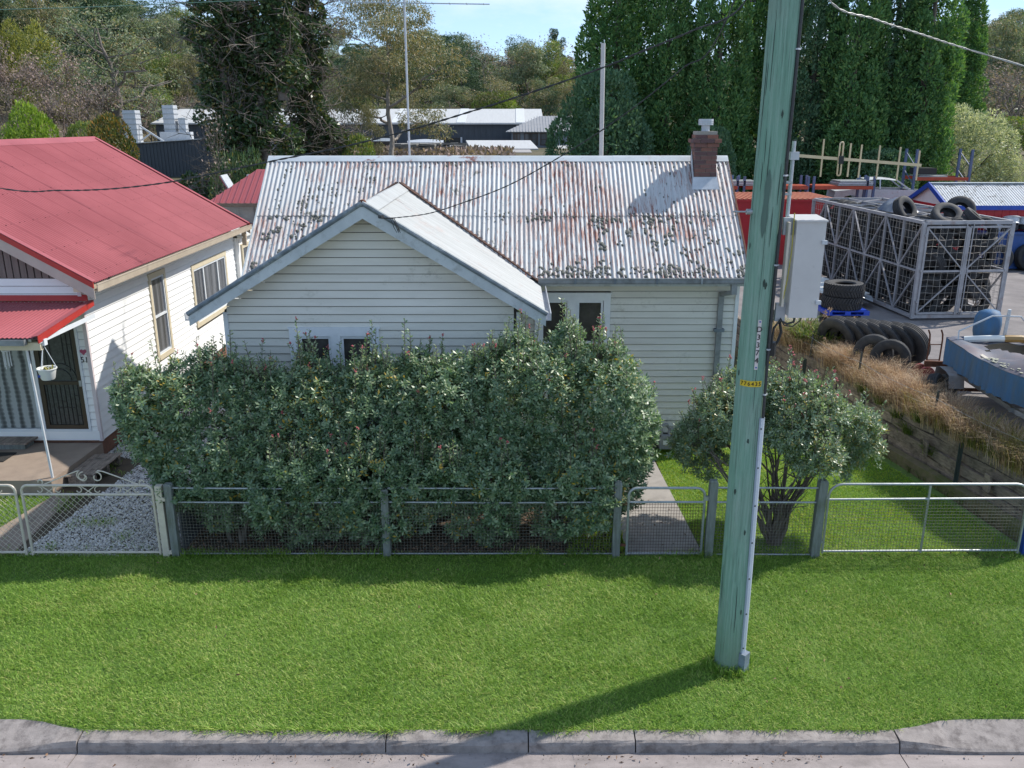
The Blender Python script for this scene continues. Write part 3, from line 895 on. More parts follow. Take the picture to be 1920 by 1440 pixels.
wallF = MB().box(LX, WX - 0.03, RF + 0.02, RF + 0.05, 0.36, 3.66).build('front_wall', M['wall_gap'], red)
weatherboards(wallF, M['board_white'], Pr, (-9.9 - 6.0, WX - 0.03), 0.36, 3.66, 0.15, holes=[(-9.43, -8.47, 0.55, 2.78), (-12.6, -9.43, 0.55, 2.78)], seed=22, proud=0.018, gap=0.012)
MB().box(WX - 0.05, WX + 0.022, RF - 0.02, RF + 0.04, 0.34, 3.42).build('corner_board', simple('corner_pink', (0.70, 0.62, 0.62), (0.62, 0.54, 0.55), 4, 0.5), red)
# gable planks
rs_ = (RIZ - REZ) / RHW
x = LX + 0.1
while x < WX - 0.08:
    zt = RIZ - abs(x - RIX) * rs_ - 0.2; zt2 = RIZ - abs(x + 0.135 - RIX) * rs_ - 0.2
    if min(zt, zt2) > 3.70:
        MB().prism([(x + .012, RF - 0.012, 3.66), (x + .123, RF - 0.012, 3.66), (x + .123, RF - 0.012, zt2), (x + .012, RF - 0.012, zt)], (0, 0.03, 0)).build('gable_plank', M['cladding'], wallF)
    x += 0.135
MB().prism([(LX + .1, RF + 0.01, 3.655), (WX - .1, RF + 0.01, 3.655), (RIX, RF + 0.01, 5.85)], (0, 0.015, 0)).build('gable_backing', M['black'], wallF)
# roof
rang = math.atan2(RIZ - REZ, RHW); rlen = math.hypot(RIZ - REZ, RHW) + 0.03
RV0, RV1 = 15.93, 25.95
rroof = MB()
for s in (-1, 1):
    rroof.add([(RIX, RV0 + .02, RIZ - 0.035), (RIX + s * RHW * .99, RV0 + .02, REZ - 0.03), (RIX + s * RHW * .99, RV1 - .02, REZ - 0.03), (RIX, RV1 - .02, RIZ - 0.035)], [(0, 1, 2, 3)])
rroof = rroof.build('roof', M['white_paint'], red)
for s in (1, -1):
    nS = 13; wd = (RV1 - RV0) / nS
    for k in range(nS):
        def P(a, t, h, y=RV0 + k * wd, s=s):
            return (RIX + s * (t * math.cos(rang) + h * math.sin(rang)), y + a, RIZ - t * math.sin(rang) + h * math.cos(rang))
        corr_sheet(lambda a, t, h, P=P, k=k: P(a, t, h + 0.001 * (k % 2)), wd + 0.002, rlen, wd / 8, 0.034, 1, 6 if s > 0 else 4, 0, k).build('roof_sheet', M['red_iron'], rroof, smooth='all', fix=False)
vs = []
q = [(-0.22, 0.03), (-0.05, 0.035), (0, 0.06), (0.05, 0.035), (0.22, 0.03)]
for yy in (RV0 - .02, RV1 + .02):
    for d, h in q:
        vs.append((RIX + d * math.cos(rang) + (h * math.sin(rang) * np.sign(d)), yy, RIZ - abs(d) * math.sin(rang) + h * math.cos(rang)))
MB().add(vs, [(i, i + 1, 6 + i, 5 + i) for i in range(4)]).build('ridge_cap', M['red_iron'], rroof)
for s in (-1, 1):
    for yv, nm in ((RV0, 0), (RV1, 1)):
        y0, y1 = (yv - 0.02, yv + 0.012) if nm == 0 else (yv - 0.012, yv + 0.02)
        e = RHW + 0.06
        MB().prism([(RIX, y0, RIZ + 0.05), (RIX + s * e, y0, REZ + 0.02), (RIX + s * e, y0, REZ - 0.09), (RIX, y0, RIZ - 0.065)], (0, y1 - y0, 0)).build('barge_capping', M['red_trim'], red)
        MB().prism([(RIX + s * 0.09, y0, RIZ + 0.015), (RIX + s * e, y0, REZ + 0.045), (RIX + s * e, y0, REZ + 0.03), (RIX + s * 0.09, y0, RIZ + 0.0)], (0, 0.14 if nm == 0 else -0.14, 0)).build('barge_top', M['red_iron'], red)
        MB().prism([(RIX, y0 + .006, RIZ - 0.066), (RIX + s * e, y0 + .006, REZ - 0.091), (RIX + s * e, y0 + .006, REZ - 0.30), (RIX, y0 + .006, RIZ - 0.28)], (0, 0.022, 0)).build('barge_board', M['cladding'] if False else simple('barge_beige', (0.50, 0.43, 0.37), (0.42, 0.36, 0.31), 3, 0.6), red)
    gx = RIX + s * RHW
    gg = MB()
    for (d0, d1, z0, z1) in ((-0.01, 0.0, 3.45, 3.56), (0.0, 0.115, 3.44, 3.452), (0.105, 0.117, 3.452, 3.575), (0.098, 0.124, 3.565, 3.582)):
        a_, b_ = sorted((gx + s * d0, gx + s * d1)); gg.box(a_, b_, RV0 + 0.03, RV1, z0, z1)
    gg.build('gutter', simple('gutter_beige', (0.47, 0.40, 0.31), (0.40, 0.335, 0.26), 4, 0.45), red)
    a_, b_ = sorted((WX + 0.02 if s > 0 else LX - 0.02, gx - s * 0.01))
    MB().box(a_, b_, RV0 + 0.06, RV1 - 0.05, 3.43, 3.445).build('soffit', M['cream'], red)
MB().prism([(WX - 0.0, RV0 + 0.03, 3.43), (WX + 0.36, RV0 + 0.03, 3.43), (WX + 0.36, RV0 + 0.03, 3.52), (WX, RV0 + 0.03, 3.72)], (0, 0.02, 0)).build('boxed_eave_end', M['cream'], red)
sc_ = MB()
for t in (0.12, 1.05, 1.98, 2.91, 3.84, 4.72):
    for k in range(62):
        y = RV0 + 0.08 + k * 0.16
        p = Vector((RIX + t * math.cos(rang) + 0.03 * math.sin(rang), y, RIZ - t * math.sin(rang) + 0.024 * math.cos(rang)))
        sc_.obox(p, (0.016, 0.016, 0.010), (0, rang, 0))
so_ = sc_.build('roof_screws', M['red_trim'] if False else simple('screw_red', (0.20, 0.05, 0.055), None, 5, 0.5), rroof, fix=False); so_['kind'] = 'stuff'
# side windows
w = MB(); frame_ring(w, Ps, 19.25, 20.2, 1.15, 3.2, 0.10, -0.05, 0.045, 0.12, 0.12)
wn1 = w.build('window', M['cream'], wallR)
s_ = MB(); bx = frame_ring(s_, Ps, 19.35, 20.1, 1.27, 3.08, 0.045, -0.04, 0.03); bx(19.395, 20.055, 2.15, 2.2)
s_.build('sash', M['trim_white'], wn1)
plate(Ps, 19.38, 20.07, 1.3, 3.05, -0.006).build('pane', M['curtain_glass'], wn1)
w = MB(); frame_ring(w, Ps, 21.9, 24.65, 1.33, 2.98, 0.11, -0.05, 0.045, 0.13, 0.12)
wn2 = w.build('window', M['cream'], wallR)
s_ = MB(); bx = frame_ring(s_, Ps, 22.01, 24.54, 1.45, 2.85, 0.05, -0.04, 0.03); bx(22.72, 22.79, 1.5, 2.8); bx(23.85, 23.92, 1.5, 2.8)
s_.build('sash', M['trim_white'], wn2)
for (p, q) in ((22.05, 22.73), (22.78, 23.86), (23.91, 24.5)):
    plate(Ps, p, q, 1.49, 2.81, -0.006).build('pane', M['curtain_glass'], wn2)
# rear wing
wing = MB().box(-13, -8.17, 25.52, 30.2, 0, 3.28).build('rear_wing', M['board_white'], red)
MB().prism([(-13.1, 25.52, 3.30), (-8.02, 25.52, 3.22), (-8.02, 25.52, 3.28), (-13.1, 25.52, 3.42)], (0, 4.9, 0)).build('wing_roof', M['white_paint'], wing)
Pw = lambda a, d, z: (-8.165 + d, a, z)
w = MB(); bx = frame_ring(w, Pw, 25.75, 28.2, 1.5, 3.0, 0.09, -0.01, 0.05, 0.12, 0.1); bx(26.85, 26.95, 1.6, 2.88)
ww = w.build('window', M['cream'], wing)
for (p, q) in ((25.84, 26.85), (26.95, 28.11)):
    plate(Pw, p, q, 1.58, 2.9, 0.012).build('pane', M['curtain_glass'], ww)
for (y0) in (25.6,):
    MB().box(-8.05, -7.93, y0 - 0.02, y0 + 0.08, 3.0, 3.5).build('downpipe', simple('pipe_beige', (0.45, 0.36, 0.27), None, 4, 0.5), red)
# front door with its barrier screen
d = MB(); frame_ring(d, Pr, -9.43, -8.47, 0.55, 2.78, 0.05, -0.02, 0.035)
door = d.build('door', M['trim_white'], wallF)
s_ = MB(); bx = frame_ring(s_, Pr, -9.38, -8.52, 0.60, 2.73, 0.085, -0.03, 0.02); bx(-9.295, -8.605, 1.53, 1.60)
s_.build('screen_frame', M['door_brown'], door)
plate(Pr, -9.3, -8.6, 0.68, 2.65, -0.012).build('pane', simple('screen_mesh', (0.075, 0.085, 0.085), (0.025, 0.03, 0.03), 16, 0.35, bstr=0.1), door)
g = MB()
for k in range(8):
    xx = -9.25 + k * 0.087
    g.box(xx - 0.006, xx + 0.006, RF + 0.0, RF + 0.012, 0.69, 1.53)
    if k not in (3, 4): g.box(xx - 0.006, xx + 0.006, RF + 0.0, RF + 0.012, 1.95 if 1 < k < 6 else 1.80, 2.64)
for zz, p, q in ((1.18, -9.0, -8.9), (1.05, -9.1, -8.75), (0.9, -9.29, -9.16), (1.3, -8.74, -8.61), (2.35, -8.74, -8.61), (2.35, -9.29, -9.16), (0.88, -8.74, -8.61)):
    g.box(p, q, RF + 0.0, RF + 0.012, zz - 0.006, zz + 0.006)
for rr_ in (0.33, 0.22):
    g.tube([(-8.95 + rr_ * math.cos(t), RF + 0.004, 1.62 + rr_ * 1.05 * math.sin(t)) for t in np.linspace(0, math.pi, 15)], 0.007, 5)
g.build('screen_bars', M['black'], door)
MB().box(-8.58, -8.53, RF - 0.035, RF - 0.02, 1.5, 1.62).build('handle', M['galv'], door)
# sliding window with lace
d = MB(); bx = frame_ring(d, Pr, -12.6, -9.43, 0.55, 2.78, 0.06, -0.02, 0.04); bx(-10.55, -10.45, 0.6, 2.7); bx(-9.5, -9.44, 0.6, 2.7)
lw = d.build('window', M['trim_white'], wallF)
lc = MB(); n = 90
vs = []
for k in range(n + 1):
    xx = -12.5 + (3.0) * k / n
    yy = RF - 0.004 + 0.008 * math.sin(k * 1.1) + 0.008 * math.sin(k * 0.37)
    vs += [(xx, yy, 0.62), (xx, yy, 2.72)]
lc.add(vs, [(2 * k, 2 * k + 2, 2 * k + 3, 2 * k + 1) for k in range(n)])
lc.build('curtain', M['lace'], lw, smooth='all')
MB().box(LX + 0.02, WX - 0.02, RF - 0.03, RF - 0.012, 0.36, 0.56).build('base_board', M['board_white'], red)
# porch
px0, px1 = -13.5, -8.05
pb, pf_, zb, zf = 16.14, 14.1, 3.20, 3.00
pl = math.hypot(pb - pf_, zb - zf); pa = math.atan2(zb - zf, pb - pf_)
porch = MB().add([(px0, pf_ + .02, zf - 0.03), (px1 - .01, pf_ + .02, zf - 0.03), (px1 - .01, pb, zb - 0.03), (px0, pb, zb - 0.03)], [(0, 1, 2, 3)]).build('porch_roof', M['white_paint'], red)
for k in range(7):
    x0 = px1 - 0.06 - (k + 1) * 0.76
    corr_sheet(lambda a, t, h, x0=x0: (x0 + a, pb - t * math.cos(pa) - h * math.sin(pa), zb - t * math.sin(pa) + h * math.cos(pa)), 0.76, pl + 0.03, 0.076, 0.018, 1, 6).build('roof_sheet', M['red_iron'], porch, smooth='all', fix=False)
MB().prism([(px1, pf_ - 0.04, zf + 0.04), (px1, pb, zb + 0.045), (px1, pb, zb - 0.06), (px1, pf_ - 0.04, zf - 0.09)], (0.015, 0, 0)).build('porch_barge', M['red_trim'], porch)
MB().prism([(px1 - .1, pf_ - 0.04, zf + 0.028), (px1 - .1, pb, zb + 0.033), (px1 + .015, pb, zb + 0.05), (px1 + .015, pf_ - 0.04, zf + 0.045)], (0, 0, 0.004)).build('porch_barge_top', M['red_iron'], porch)
MB().prism([(px0, RF + 0.0, zb + 0.0), (px0, RF - 0.07, zb + 0.03), (px0, RF - 0.0, zb + 0.14)], (px1 - 0.12 - px0, 0, 0)).build('porch_flashing', M['red_trim'], porch)
MB().box(px1 - 0.02, px1 + 0.005, pf_ + 0.0, pb, 2.90, 2.98).build('porch_rafter', M['trim_white'], porch)
gg = MB().box(px0, px1 - 0.2, pf_ - 0.115, pf_ - 0.10, 2.90, 2.985).box(px0, px1 - 0.2, pf_ - 0.115, pf_ - 0.0, 2.89, 2.90).box(px0, px1 - 0.2, pf_ - 0.012, pf_, 2.9, 2.98).box(px1 - .215, px1 - 0.2, pf_ - 0.11, pf_, 2.9, 2.985)
gg.build('porch_gutter', M['gutter_grey'], porch)
MB().box(px0, px1 - 0.02, pf_ + 0.05, pf_ + 0.13, 2.77, 2.905).build('porch_beam', M['cream'], porch)
MB().tube([(-8.40, 14.42, 0.3), (-8.44, 14.36, 2.78)], 0.024, 8).build('porch_post', M['trim_white'], red)
MB().prism([(-14, 14.27, 0), (-8.35, 14.27, 0), (-8.3, 16.19, 0), (-14, 16.19, 0)], (0, 0, 0.30)).build('porch_floor', M['porch_concrete'], red)
def text_mesh(txt, size, depth=0.003):
    cu = bpy.data.curves.new('lettering', 'FONT'); cu.body = txt; cu.size = size; cu.extrude = depth
    cu.align_x = 'CENTER'; cu.align_y = 'CENTER'
    o = bpy.data.objects.new('lettering', cu); COL.objects.link(o)
    bpy.context.view_layer.update()
    me = bpy.data.meshes.new_from_object(o.evaluated_get(bpy.context.evaluated_depsgraph_get()))
    bpy.data.objects.remove(o); bpy.data.curves.remove(cu)
    return me
def text(txt, size, mat, parent, loc, rot, name='lettering'):
    me = text_mesh(txt, size); me.materials.clear(); me.materials.append(mat)
    return place(name, me, parent, Vector(loc) - org(parent), rot)
text('51', 0.165, M['black'], wallF, (-8.405, RF - 0.022, 2.04), (R(90), 0, 0), 'house_number')
hp = []
for k in range(24):
    t = 2 * math.pi * k / 24
    hp.append((-8.405 + 0.0042 * 16 * math.sin(t) ** 3, RF - 0.018, 2.205 + 0.0042 * (13 * math.cos(t) - 5 * math.cos(2 * t) - 2 * math.cos(3 * t) - math.cos(4 * t))))
MB().prism(hp, (0, -0.008, 0)).build('heart_plaque', simple('heart_pink', (0.42, 0.06, 0.14), (0.34, 0.05, 0.12), 20, 0.4), wallF)
rl = MB().obox((-8.02, 16.75, 3.62), (0.2, 0.26, 0.02), (0, R(20), 0.2)).obox((-8.08, 16.7, 3.6), (0.05, 0.1, 0.12)).build('solar_light', M['black'], rroof)

# things round the porch
stp = thing('porch_step', 'low timber step under the lace curtained window on the porch', 'step', (-9.9, 15.9, 0.3))
for k in range(3):
    MB().box(-11.2, -9.6 + 0.012 * k, 15.78 + k * 0.135, 15.905 + k * 0.135, 0.41, 0.445).build('board', M['sleeper'], stp)
MB().box(-11.15, -9.66, 15.82, 16.15, 0.3, 0.41).build('riser', M['post_timber'], stp)
mat_ = MB().box(-11.1, -9.72, 15.15, 15.62, 0.302, 0.318).build('doormat', simple('mat_black', (0.03, 0.028, 0.027), None, 30, 0.95, bstr=0.6), None)
tag(mat_, 'flat black mat on the porch floor in front of the timber step', 'mat')
plt_ = thing('timber_ramp', 'weathered grey plank pallet lying on gravel against the porch slab', 'pallet', (-8.0, 15.2, 0))
for k in range(4):
    xx = -8.30 + k * 0.135
    MB().obox((xx + 0.06, 15.22 + 0.02 * k, 0.205 + 0.003 * k), (0.122, 1.12, 0.022), (0, 0.0, R(-2))).build('plank', M['sleeper'], plt_)
for yy in (14.72, 15.25, 15.74):
    MB().obox((-8.02, yy, 0.10), (0.5, 0.09, 0.185), (0, 0, R(-2))).build('bearer', M['sleeper'], plt_)
pot = thing('hanging_basket', 'white plastic pot on wire hangers under the porch gutter', 'hanging basket', (-8.08, 14.25, 2.22))
MB().lathe([(0.0, 2.225), (0.10, 2.225), (0.115, 2.25), (0.15, 2.41), (0.165, 2.415), (0.163, 2.435), (0.145, 2.43), (0.14, 2.40), (0.0, 2.40)], 20, (-8.08, 14.25, 0)).build('pot', M['white_paint'], pot, smooth=True)
hg = MB()
for k in range(3):
    t = 2 * math.pi * k / 3 + 0.4
    hg.tube([(-8.08 + 0.155 * math.cos(t), 14.25 + 0.155 * math.sin(t), 2.42), (-8.08, 14.25, 2.86)], 0.006, 5)
hg.build('hanger', M['trim_white'], pot)
MB().box(-8.02 - .08, -8.02 + 0.0, 14.20, 14.30, 2.84, 2.95).build('hook_block', M['trim_white'], pot)
lv = MB(); rr = random.Random(5)
for k in range(26):
    t = rr.uniform(0, 6.28); r = rr.uniform(0.01, 0.11); a = rr.uniform(0, 6.28); l = rr.uniform(0.03, 0.06)
    p = Vector((-8.08 + r * math.cos(t), 14.25 + r * math.sin(t), 2.405)); q = p + Vector((l * math.cos(a), l * math.sin(a), rr.uniform(0.02, 0.05)))
    o_ = Vector((-math.sin(a), math.cos(a), 0)) * 0.012
    lv.add([p - o_, p + o_, q + o_, q - o_], [(0, 1, 2, 3)])
M['yellow_leaf'] = simple('yellow_leaf', (0.30, 0.25, 0.04), (0.16, 0.17, 0.03), 20, 0.6)
lv.build('plant', M['yellow_leaf'], pot)
MB().box(-8.19, -8.15, 14.13, 14.136, 2.29, 2.33).build('sticker', M['blue_paint'], pot)
ch = thing('wind_chime', 'pale shell wind chime hanging in front of the lace curtain', 'wind chime', (-8.95, 14.6, 2.8))
MB().tube([(-8.95, 14.6, 2.88), (-8.95, 14.6, 2.68)], 0.004, 4).lathe([(0.0, 2.68), (0.07, 2.66), (0.075, 2.64), (0, 2.645)], 12, (-8.95, 14.6, 0)).build('top_disc', M['trim_white'], ch)
for k in range(7):
    t = 2 * math.pi * k / 7
    x, y = -8.95 + 0.055 * math.cos(t), 14.6 + 0.055 * math.sin(t)
    MB().cyl((x, y, 2.65), (x, y, 2.38 - 0.03 * (k % 3)), 0.008, n=6).build('chime_tube', M['trim_white'], ch)

# ------------------------------------------------------------------ small red roofed outbuilding between the houses
ob = thing('outbuilding', 'small shed with a red hipped roof behind the gap between the two houses', 'shed', (-8.0, 29.5, 0))
MB().box(-9.6, -5.4, 28.35, 31, 0, 4.0).build('wall', simple('grey_panel', (0.30, 0.31, 0.31), (0.22, 0.23, 0.23), 3, 0.6, stretch=(6, 1, 0.4)), ob)
rf = MB().add([(-9.9, 28.0, 4.0), (-5.1, 28.0, 4.0), (-5.1, 31.4, 4.0), (-9.9, 31.4, 4.0), (-8.6, 29.7, 5.0), (-5.1, 29.7, 5.0)], [(0, 1, 5, 4), (3, 0, 4), (2, 3, 4, 5), (1, 2, 5), (0, 3, 2, 1)]).build('roof', M['red_iron'], ob)
for k in range(24):
    x0 = -9.8 + k * 0.2; t = min(1, max(0.05, (x0 + 9.9) / 1.3)) * .96
    MB().beam((x0, 28.0, 4.03), (x0 + 0.0, 28.0 + 1.7 * t, 4.03 + 1.0 * t), 0.04, 0.012).build('roof_rib', M['red_iron'], rf)
MB().box(-9.92, -5.1, 27.94, 28.0, 3.9, 4.02).build('gutter', simple('gutter_brown', (0.12, 0.09, 0.07), None, 4, 0.5), ob)
for k in range(8):
    MB().box(-8.8 + k * 0.4, -8.8 + k * 0.4 + 0.37, 28.32, 28.35, 3.2, 3.88).build('wall_panel', simple('ob_panel', (0.33, 0.33, 0.32), (0.25, 0.25, 0.25), 3, 0.6) if k == 0 else bpy.data.materials['ob_panel'], ob)
MB().prism([(-9.4, 27.3, 3.12), (-5.5, 27.3, 3.12), (-5.5, 28.33, 3.3), (-9.4, 28.33, 3.3)], (0, 0, 0.05)).build('awning', M['red_iron'], ob)
MB().box(-9.3, -5.6, 27.5, 28.3, 0, 3.1).build('lean_to', M['board_white'], ob)

# ------------------------------------------------------------------ fences and gates along the street
def pipe_gate(root, x0, x1, y, zb, zt, r, mat, corner=0.12, bars=()):
    n = 6; pts = [(x0, y, zb), (x0, y, zt - corner)]
    pts += [(x0 + corner - corner * math.cos(t), y, zt - corner + corner * math.sin(t)) for t in np.linspace(0.2, math.pi / 2, n)]
    pts += [(x1 - corner + corner * math.sin(t), y, zt - corner + corner * math.cos(t)) for t in np.linspace(0, math.pi / 2, n)]
    pts += [(x1, y, zb)]
    MB().tube(pts, r, 8).build('frame', mat, root, smooth=True)
    for nm, p0, p1 in bars:
        MB().cyl(p0, p1, r * 0.92, n=8).build(nm, mat, root, smooth=True)

def wire_grid(x0, x1, z0, z1, y, sx, sz, w, seed=0):
    rr = random.Random(seed); mb = MB()
    x = x0
    while x < x1:
        j = rr.uniform(-0.002, 0.002)
        mb.box(x - w / 2 + j, x + w / 2 + j, y - w / 2, y + w / 2, z0, z1); x += sx
    z = z0 + 0.004
    while z < z1:
        mb.box(x0, x1, y + w * 0.52, y + w * 1.5, z - w / 2, z + w / 2); z += sz
    return mb

def timber_post(parent, x, y, h, w=0.11, seed=0, lean=0.0, mat=None, single=False):
    rr = random.Random(seed)
    mb = MB(); vs = []
    for k, z in enumerate((-0.1, 0.3, 0.7, h - 0.03, h)):
        s = w / 2 * (0.82 if k == 4 else 1)
        dx = lean * z
        vs += [(x + dx + a * s + rr.uniform(-.004, .004), y + b_ * s * 0.9 + rr.uniform(-.004, .004), z + rr.uniform(-.006, .006) * (k > 2)) for a, b_ in ((-1, -1), (1, -1), (1, 1), (-1, 1))]
    fs = [(0, 3, 2, 1), (16, 17, 18, 19)]
    for k in range(4):
        for i in range(4): fs.append((k * 4 + i, k * 4 + (i + 1) % 4, k * 4 + 4 + (i + 1) % 4, k * 4 + 4 + i))
    mb.add(vs, fs)
    return mb.build('post', mat or M['post_timber'], parent)

FY = 12.0
fence = thing('front_fence', 'grey timber post and pipe fence with wire mesh in front of the big hedge', 'fence', (-1.8, FY, 0))
for k, (x, h) in enumerate(((-5.25, 1.24), (-1.95, 1.15), (1.62, 1.27))):
    timber_post(fence, x, FY, h, 0.115, k)
for (x0, x1) in ((-5.2, -2.0), (-1.9, 1.57)):
    for z in (1.165, 0.93):
        MB().tube([(x0, FY, z), ((x0 + x1) / 2, FY, z - 0.012), (x1, FY, z)], 0.0145, 8).build('rail', M['galv'], fence, smooth=True)
    MB().cyl((x0, FY, 0.05), (x1, FY, 0.05), 0.013, n=6).build('rail', M['galv'], fence)
    wire_grid(x0 + 0.02, x1 - 0.02, 0.05, 0.93, FY - 0.015, 0.05, 0.05, 0.0034, 2).build('wire_mesh', M['wire'], fence)
gate = thing('pedestrian_gate', 'small grey pipe framed gate with wire mesh across the concrete path', 'gate', (2.35, FY, 0))
pipe_gate(gate, 1.79, 2.955, FY, 0.03, 1.165, 0.021, M['galv'], 0.13, [('rail', (1.79, FY, 0.93), (2.955, FY, 0.93)), ('rail', (1.79, FY, 0.055), (2.955, FY, 0.055))])
wire_grid(1.82, 2.94, 0.06, 0.93, FY - 0.02, 0.042, 0.052, 0.0042, 3).build('wire_mesh', M['rust_dark'], gate)
MB().box(2.955, 3.02, FY - 0.02, FY + 0.02, 0.96, 1.03).build('latch', M['galv'], gate)
for z in (0.2, 0.9):
    MB().box(1.69, 1.78, FY - 0.012, FY + 0.012, z - 0.02, z + 0.02).build('hinge', M['rust'], gate)
fence2 = thing('short_fence', 'short run of wire mesh fence between two grey posts in front of the flowering bush', 'fence', (3.9, FY, 0))
timber_post(fence2, 3.07, FY, 1.30, 0.12, 11, 0.005); timber_post(fence2, 4.73, FY, 1.30, 0.13, 12, 0.012)
for z in (1.17, 0.93, 0.04):
    MB().cyl((3.13, FY, z), (4.68, FY, z - 0.005), 0.017, n=8).build('rail', M['galv'], fence2, smooth=True)
wire_grid(3.14, 4.66, 0.05, 0.93, FY - 0.02, 0.048, 0.05, 0.0036, 5).build('wire_mesh', M['wire'], fence2)
vg = thing('vehicle_gate', 'wide galvanised farm gate with wire mesh across the front lawn', 'gate', (6.4, FY, 0))
pipe_gate(vg, 4.86, 7.92, FY + 0.02, 0.05, 1.22, 0.020, M['galv'], 0.2, [('rail', (4.86, FY + 0.02, 0.965), (7.92, FY + 0.02, 0.985)), ('rail', (4.86, FY + 0.02, 0.08), (7.92, FY + 0.02, 0.10)), ('stay', (6.40, FY + 0.02, 0.06), (6.40, FY + 0.02, 1.2))])
wire_grid(4.9, 7.9, 0.09, 0.96, FY + 0.0, 0.05, 0.052, 0.0036, 6).build('wire_mesh', M['wire'], vg)
for z in (0.25, 1.0):
    MB().box(4.79, 4.85, FY, FY + 0.04, z - 0.025, z + 0.025).build('hinge', M['galv'], vg)
bp = MB().box(8.0, 8.14, FY + 0.02, FY + 0.16, -0.1, 0.93)
tag(bp.build('gate_post', M['blue_paint']), 'squat blue painted gate post at the end of the wide farm gate', 'post')

# cream scroll gates of the neighbour
def cream_gate(x0, x1, label, flip):
    rt = thing('driveway_gate', label, 'gate', ((x0 + x1) / 2, FY, 0), 'cream scroll topped driveway gates')
    pipe_gate(rt, x0, x1, FY, 0.03, 1.21, 0.021, M['cream_metal'], 0.1, [('rail', (x0, FY, 1.06), (x1, FY, 1.06)), ('rail', (x0, FY, 0.075), (x1, FY, 0.075))])
    mb = MB(); s = 0.10; y = FY - 0.006
    for off in np.arange(-1.0, x1 - x0, s):
        for sg in (1, -1):
            a0, b0 = x0 + off, 0.09
            a1, b1 = a0 + 0.96, 1.05
            t0 = max(0, (x0 - a0) / 0.96); t1 = min(1, (x1 - a0) / 0.96)
            if t1 <= t0: continue
            p = lambda t: (a0 + 0.96 * t, y + 0.004 * sg, (b0 + 0.96 * t) if sg > 0 else (b1 - 0.96 * t))
            mb.beam(p(t0), p(t1), 0.004, 0.004)
    mb.build('wire_mesh', M['cream_metal'], rt)
    sc = MB()
    def spiral(cx, cz, r, a0, turns, sx=1):
        return [(cx + sx * r * (1 - 0.55 * t) * math.cos(a0 + turns * 2 * math.pi * t), FY, cz + r * (1 - 0.55 * t) * math.sin(a0 + turns * 2 * math.pi * t)) for t in np.linspace(0, 1, 18)]
    cx = (x0 + x1) / 2 + (0.08 if not flip else -0.08)
    for sg in (-1, 1):
        pts = [(cx + sg * 0.72, FY, 1.225), (cx + sg * 0.4, FY, 1.36), (cx + sg * 0.2, FY, 1.44)]
        pts += spiral(cx + sg * 0.12, 1.365, 0.088, math.pi / 2 - sg * 0.3, 0.8 , sg * 1.0 if sg > 0 else 1) if sg < 0 else [(cx + sg * (0.24 - 0.12), FY, 1.45)]
        sc.tube(pts, 0.0095, 6)
        sc.tube(spiral(cx + sg * 0.10, 1.345, 0.085, math.pi / 2, 0.85, -sg), 0.0095, 6)
        sc.tube(spiral(cx + sg * 0.78, 1.265, 0.05, -math.pi / 2, 0.8, -sg), 0.0095, 6)
    for k in range(6):
        xx = x0 + 0.27 + k * (x1 - x0 - 0.5) / 5
        sc.tube(spiral(xx, 1.13, 0.06, math.pi / 2, 0.7, 1 if k % 2 else -1), 0.008, 5)
        sc.tube([(xx + (0.05 if k % 2 == 0 else -0.05), FY, 1.19), (xx + (0.2 if k % 2 == 0 else -0.2), FY, 1.075)], 0.008, 5)
    sc.build('scroll', M['cream_metal'], rt, smooth=True)
    return rt
cream_gate(-7.50, -5.50, 'cream scroll topped driveway gate hinged on the cream post beside the hedge fence', False)
cream_gate(-9.62, -7.60, 'cream scroll topped driveway gate leaf nearer the porch, cut by the picture edge', True)
cp = thing('gate_post', 'square cream steel gate post beside the grey corner post of the hedge fence', 'post', (-5.38, FY, 0))
MB().box(-5.445, -5.345, FY - 0.05, FY + 0.05, -0.1, 1.21).build('shaft', M['cream_metal'], cp)
for z in (0.1, 1.0):
    MB().box(-5.345, -5.30, FY - 0.062, FY - 0.03, z - 0.03, z + 0.03).build('hinge', M['cream_metal'], cp)
sf = thing('side_fence', 'dark grey sheet panel beside the hedge along the gravel drive', 'fence', (-5.2, 13.2, 0))
for k in range(3):
    MB().box(-5.20, -5.17, 12.12 + k * 0.8, 12.89 + k * 0.8, 0.03, 0.9).build('panel', simple('side_panel', (0.10, 0.105, 0.12), (0.07, 0.075, 0.085), 3, 0.6) if k == 0 else bpy.data.materials['side_panel'], sf)

# ------------------------------------------------------------------ utility pole, its cabinet and aerial
PX, PY = 2.70, 9.20
mt, nt, b, out = newmat('treated_pole')
f = noise(nt, 3.4, 7, 0.75, (11, 11, 0.32)); f2 = noise(nt, 1.3, 5, 0.6, (1.5, 1.5, 0.8)); f3 = noise(nt, 22, 5, 0.7, (3, 3, 0.08))
c = ramp(nt, f, [(0.28, (0.115, 0.235, 0.165)), (0.5, (0.185, 0.335, 0.25)), (0.75, (0.31, 0.44, 0.36))])
c = mixc(nt, rng_map(nt, f2, 0.45, 0.75, 0, 0.55), c, (0.30, 0.36, 0.31))
c = mixc(nt, rng_map(nt, f3, 0.54, 0.68, 0, 0.62), c, (0.065, 0.105, 0.08))
tc = nd(nt, 'ShaderNodeTexCoord'); sp = nd(nt, 'ShaderNodeSeparateXYZ'); nt.links.new(tc.outputs['Object'], sp.inputs[0])
zf_ = rng_map(nt, sp.outputs['Z'], 0.9, 0.05, 0, 0.5); c = mixc(nt, zf_, c, (0.16, 0.20, 0.13))
nt.links.new(c, b.inputs['Base Color']); b.inputs['Roughness'].default_value = 0.85
bump(nt, b, f3, 0.7, 0.015)
M['pole'] = mt
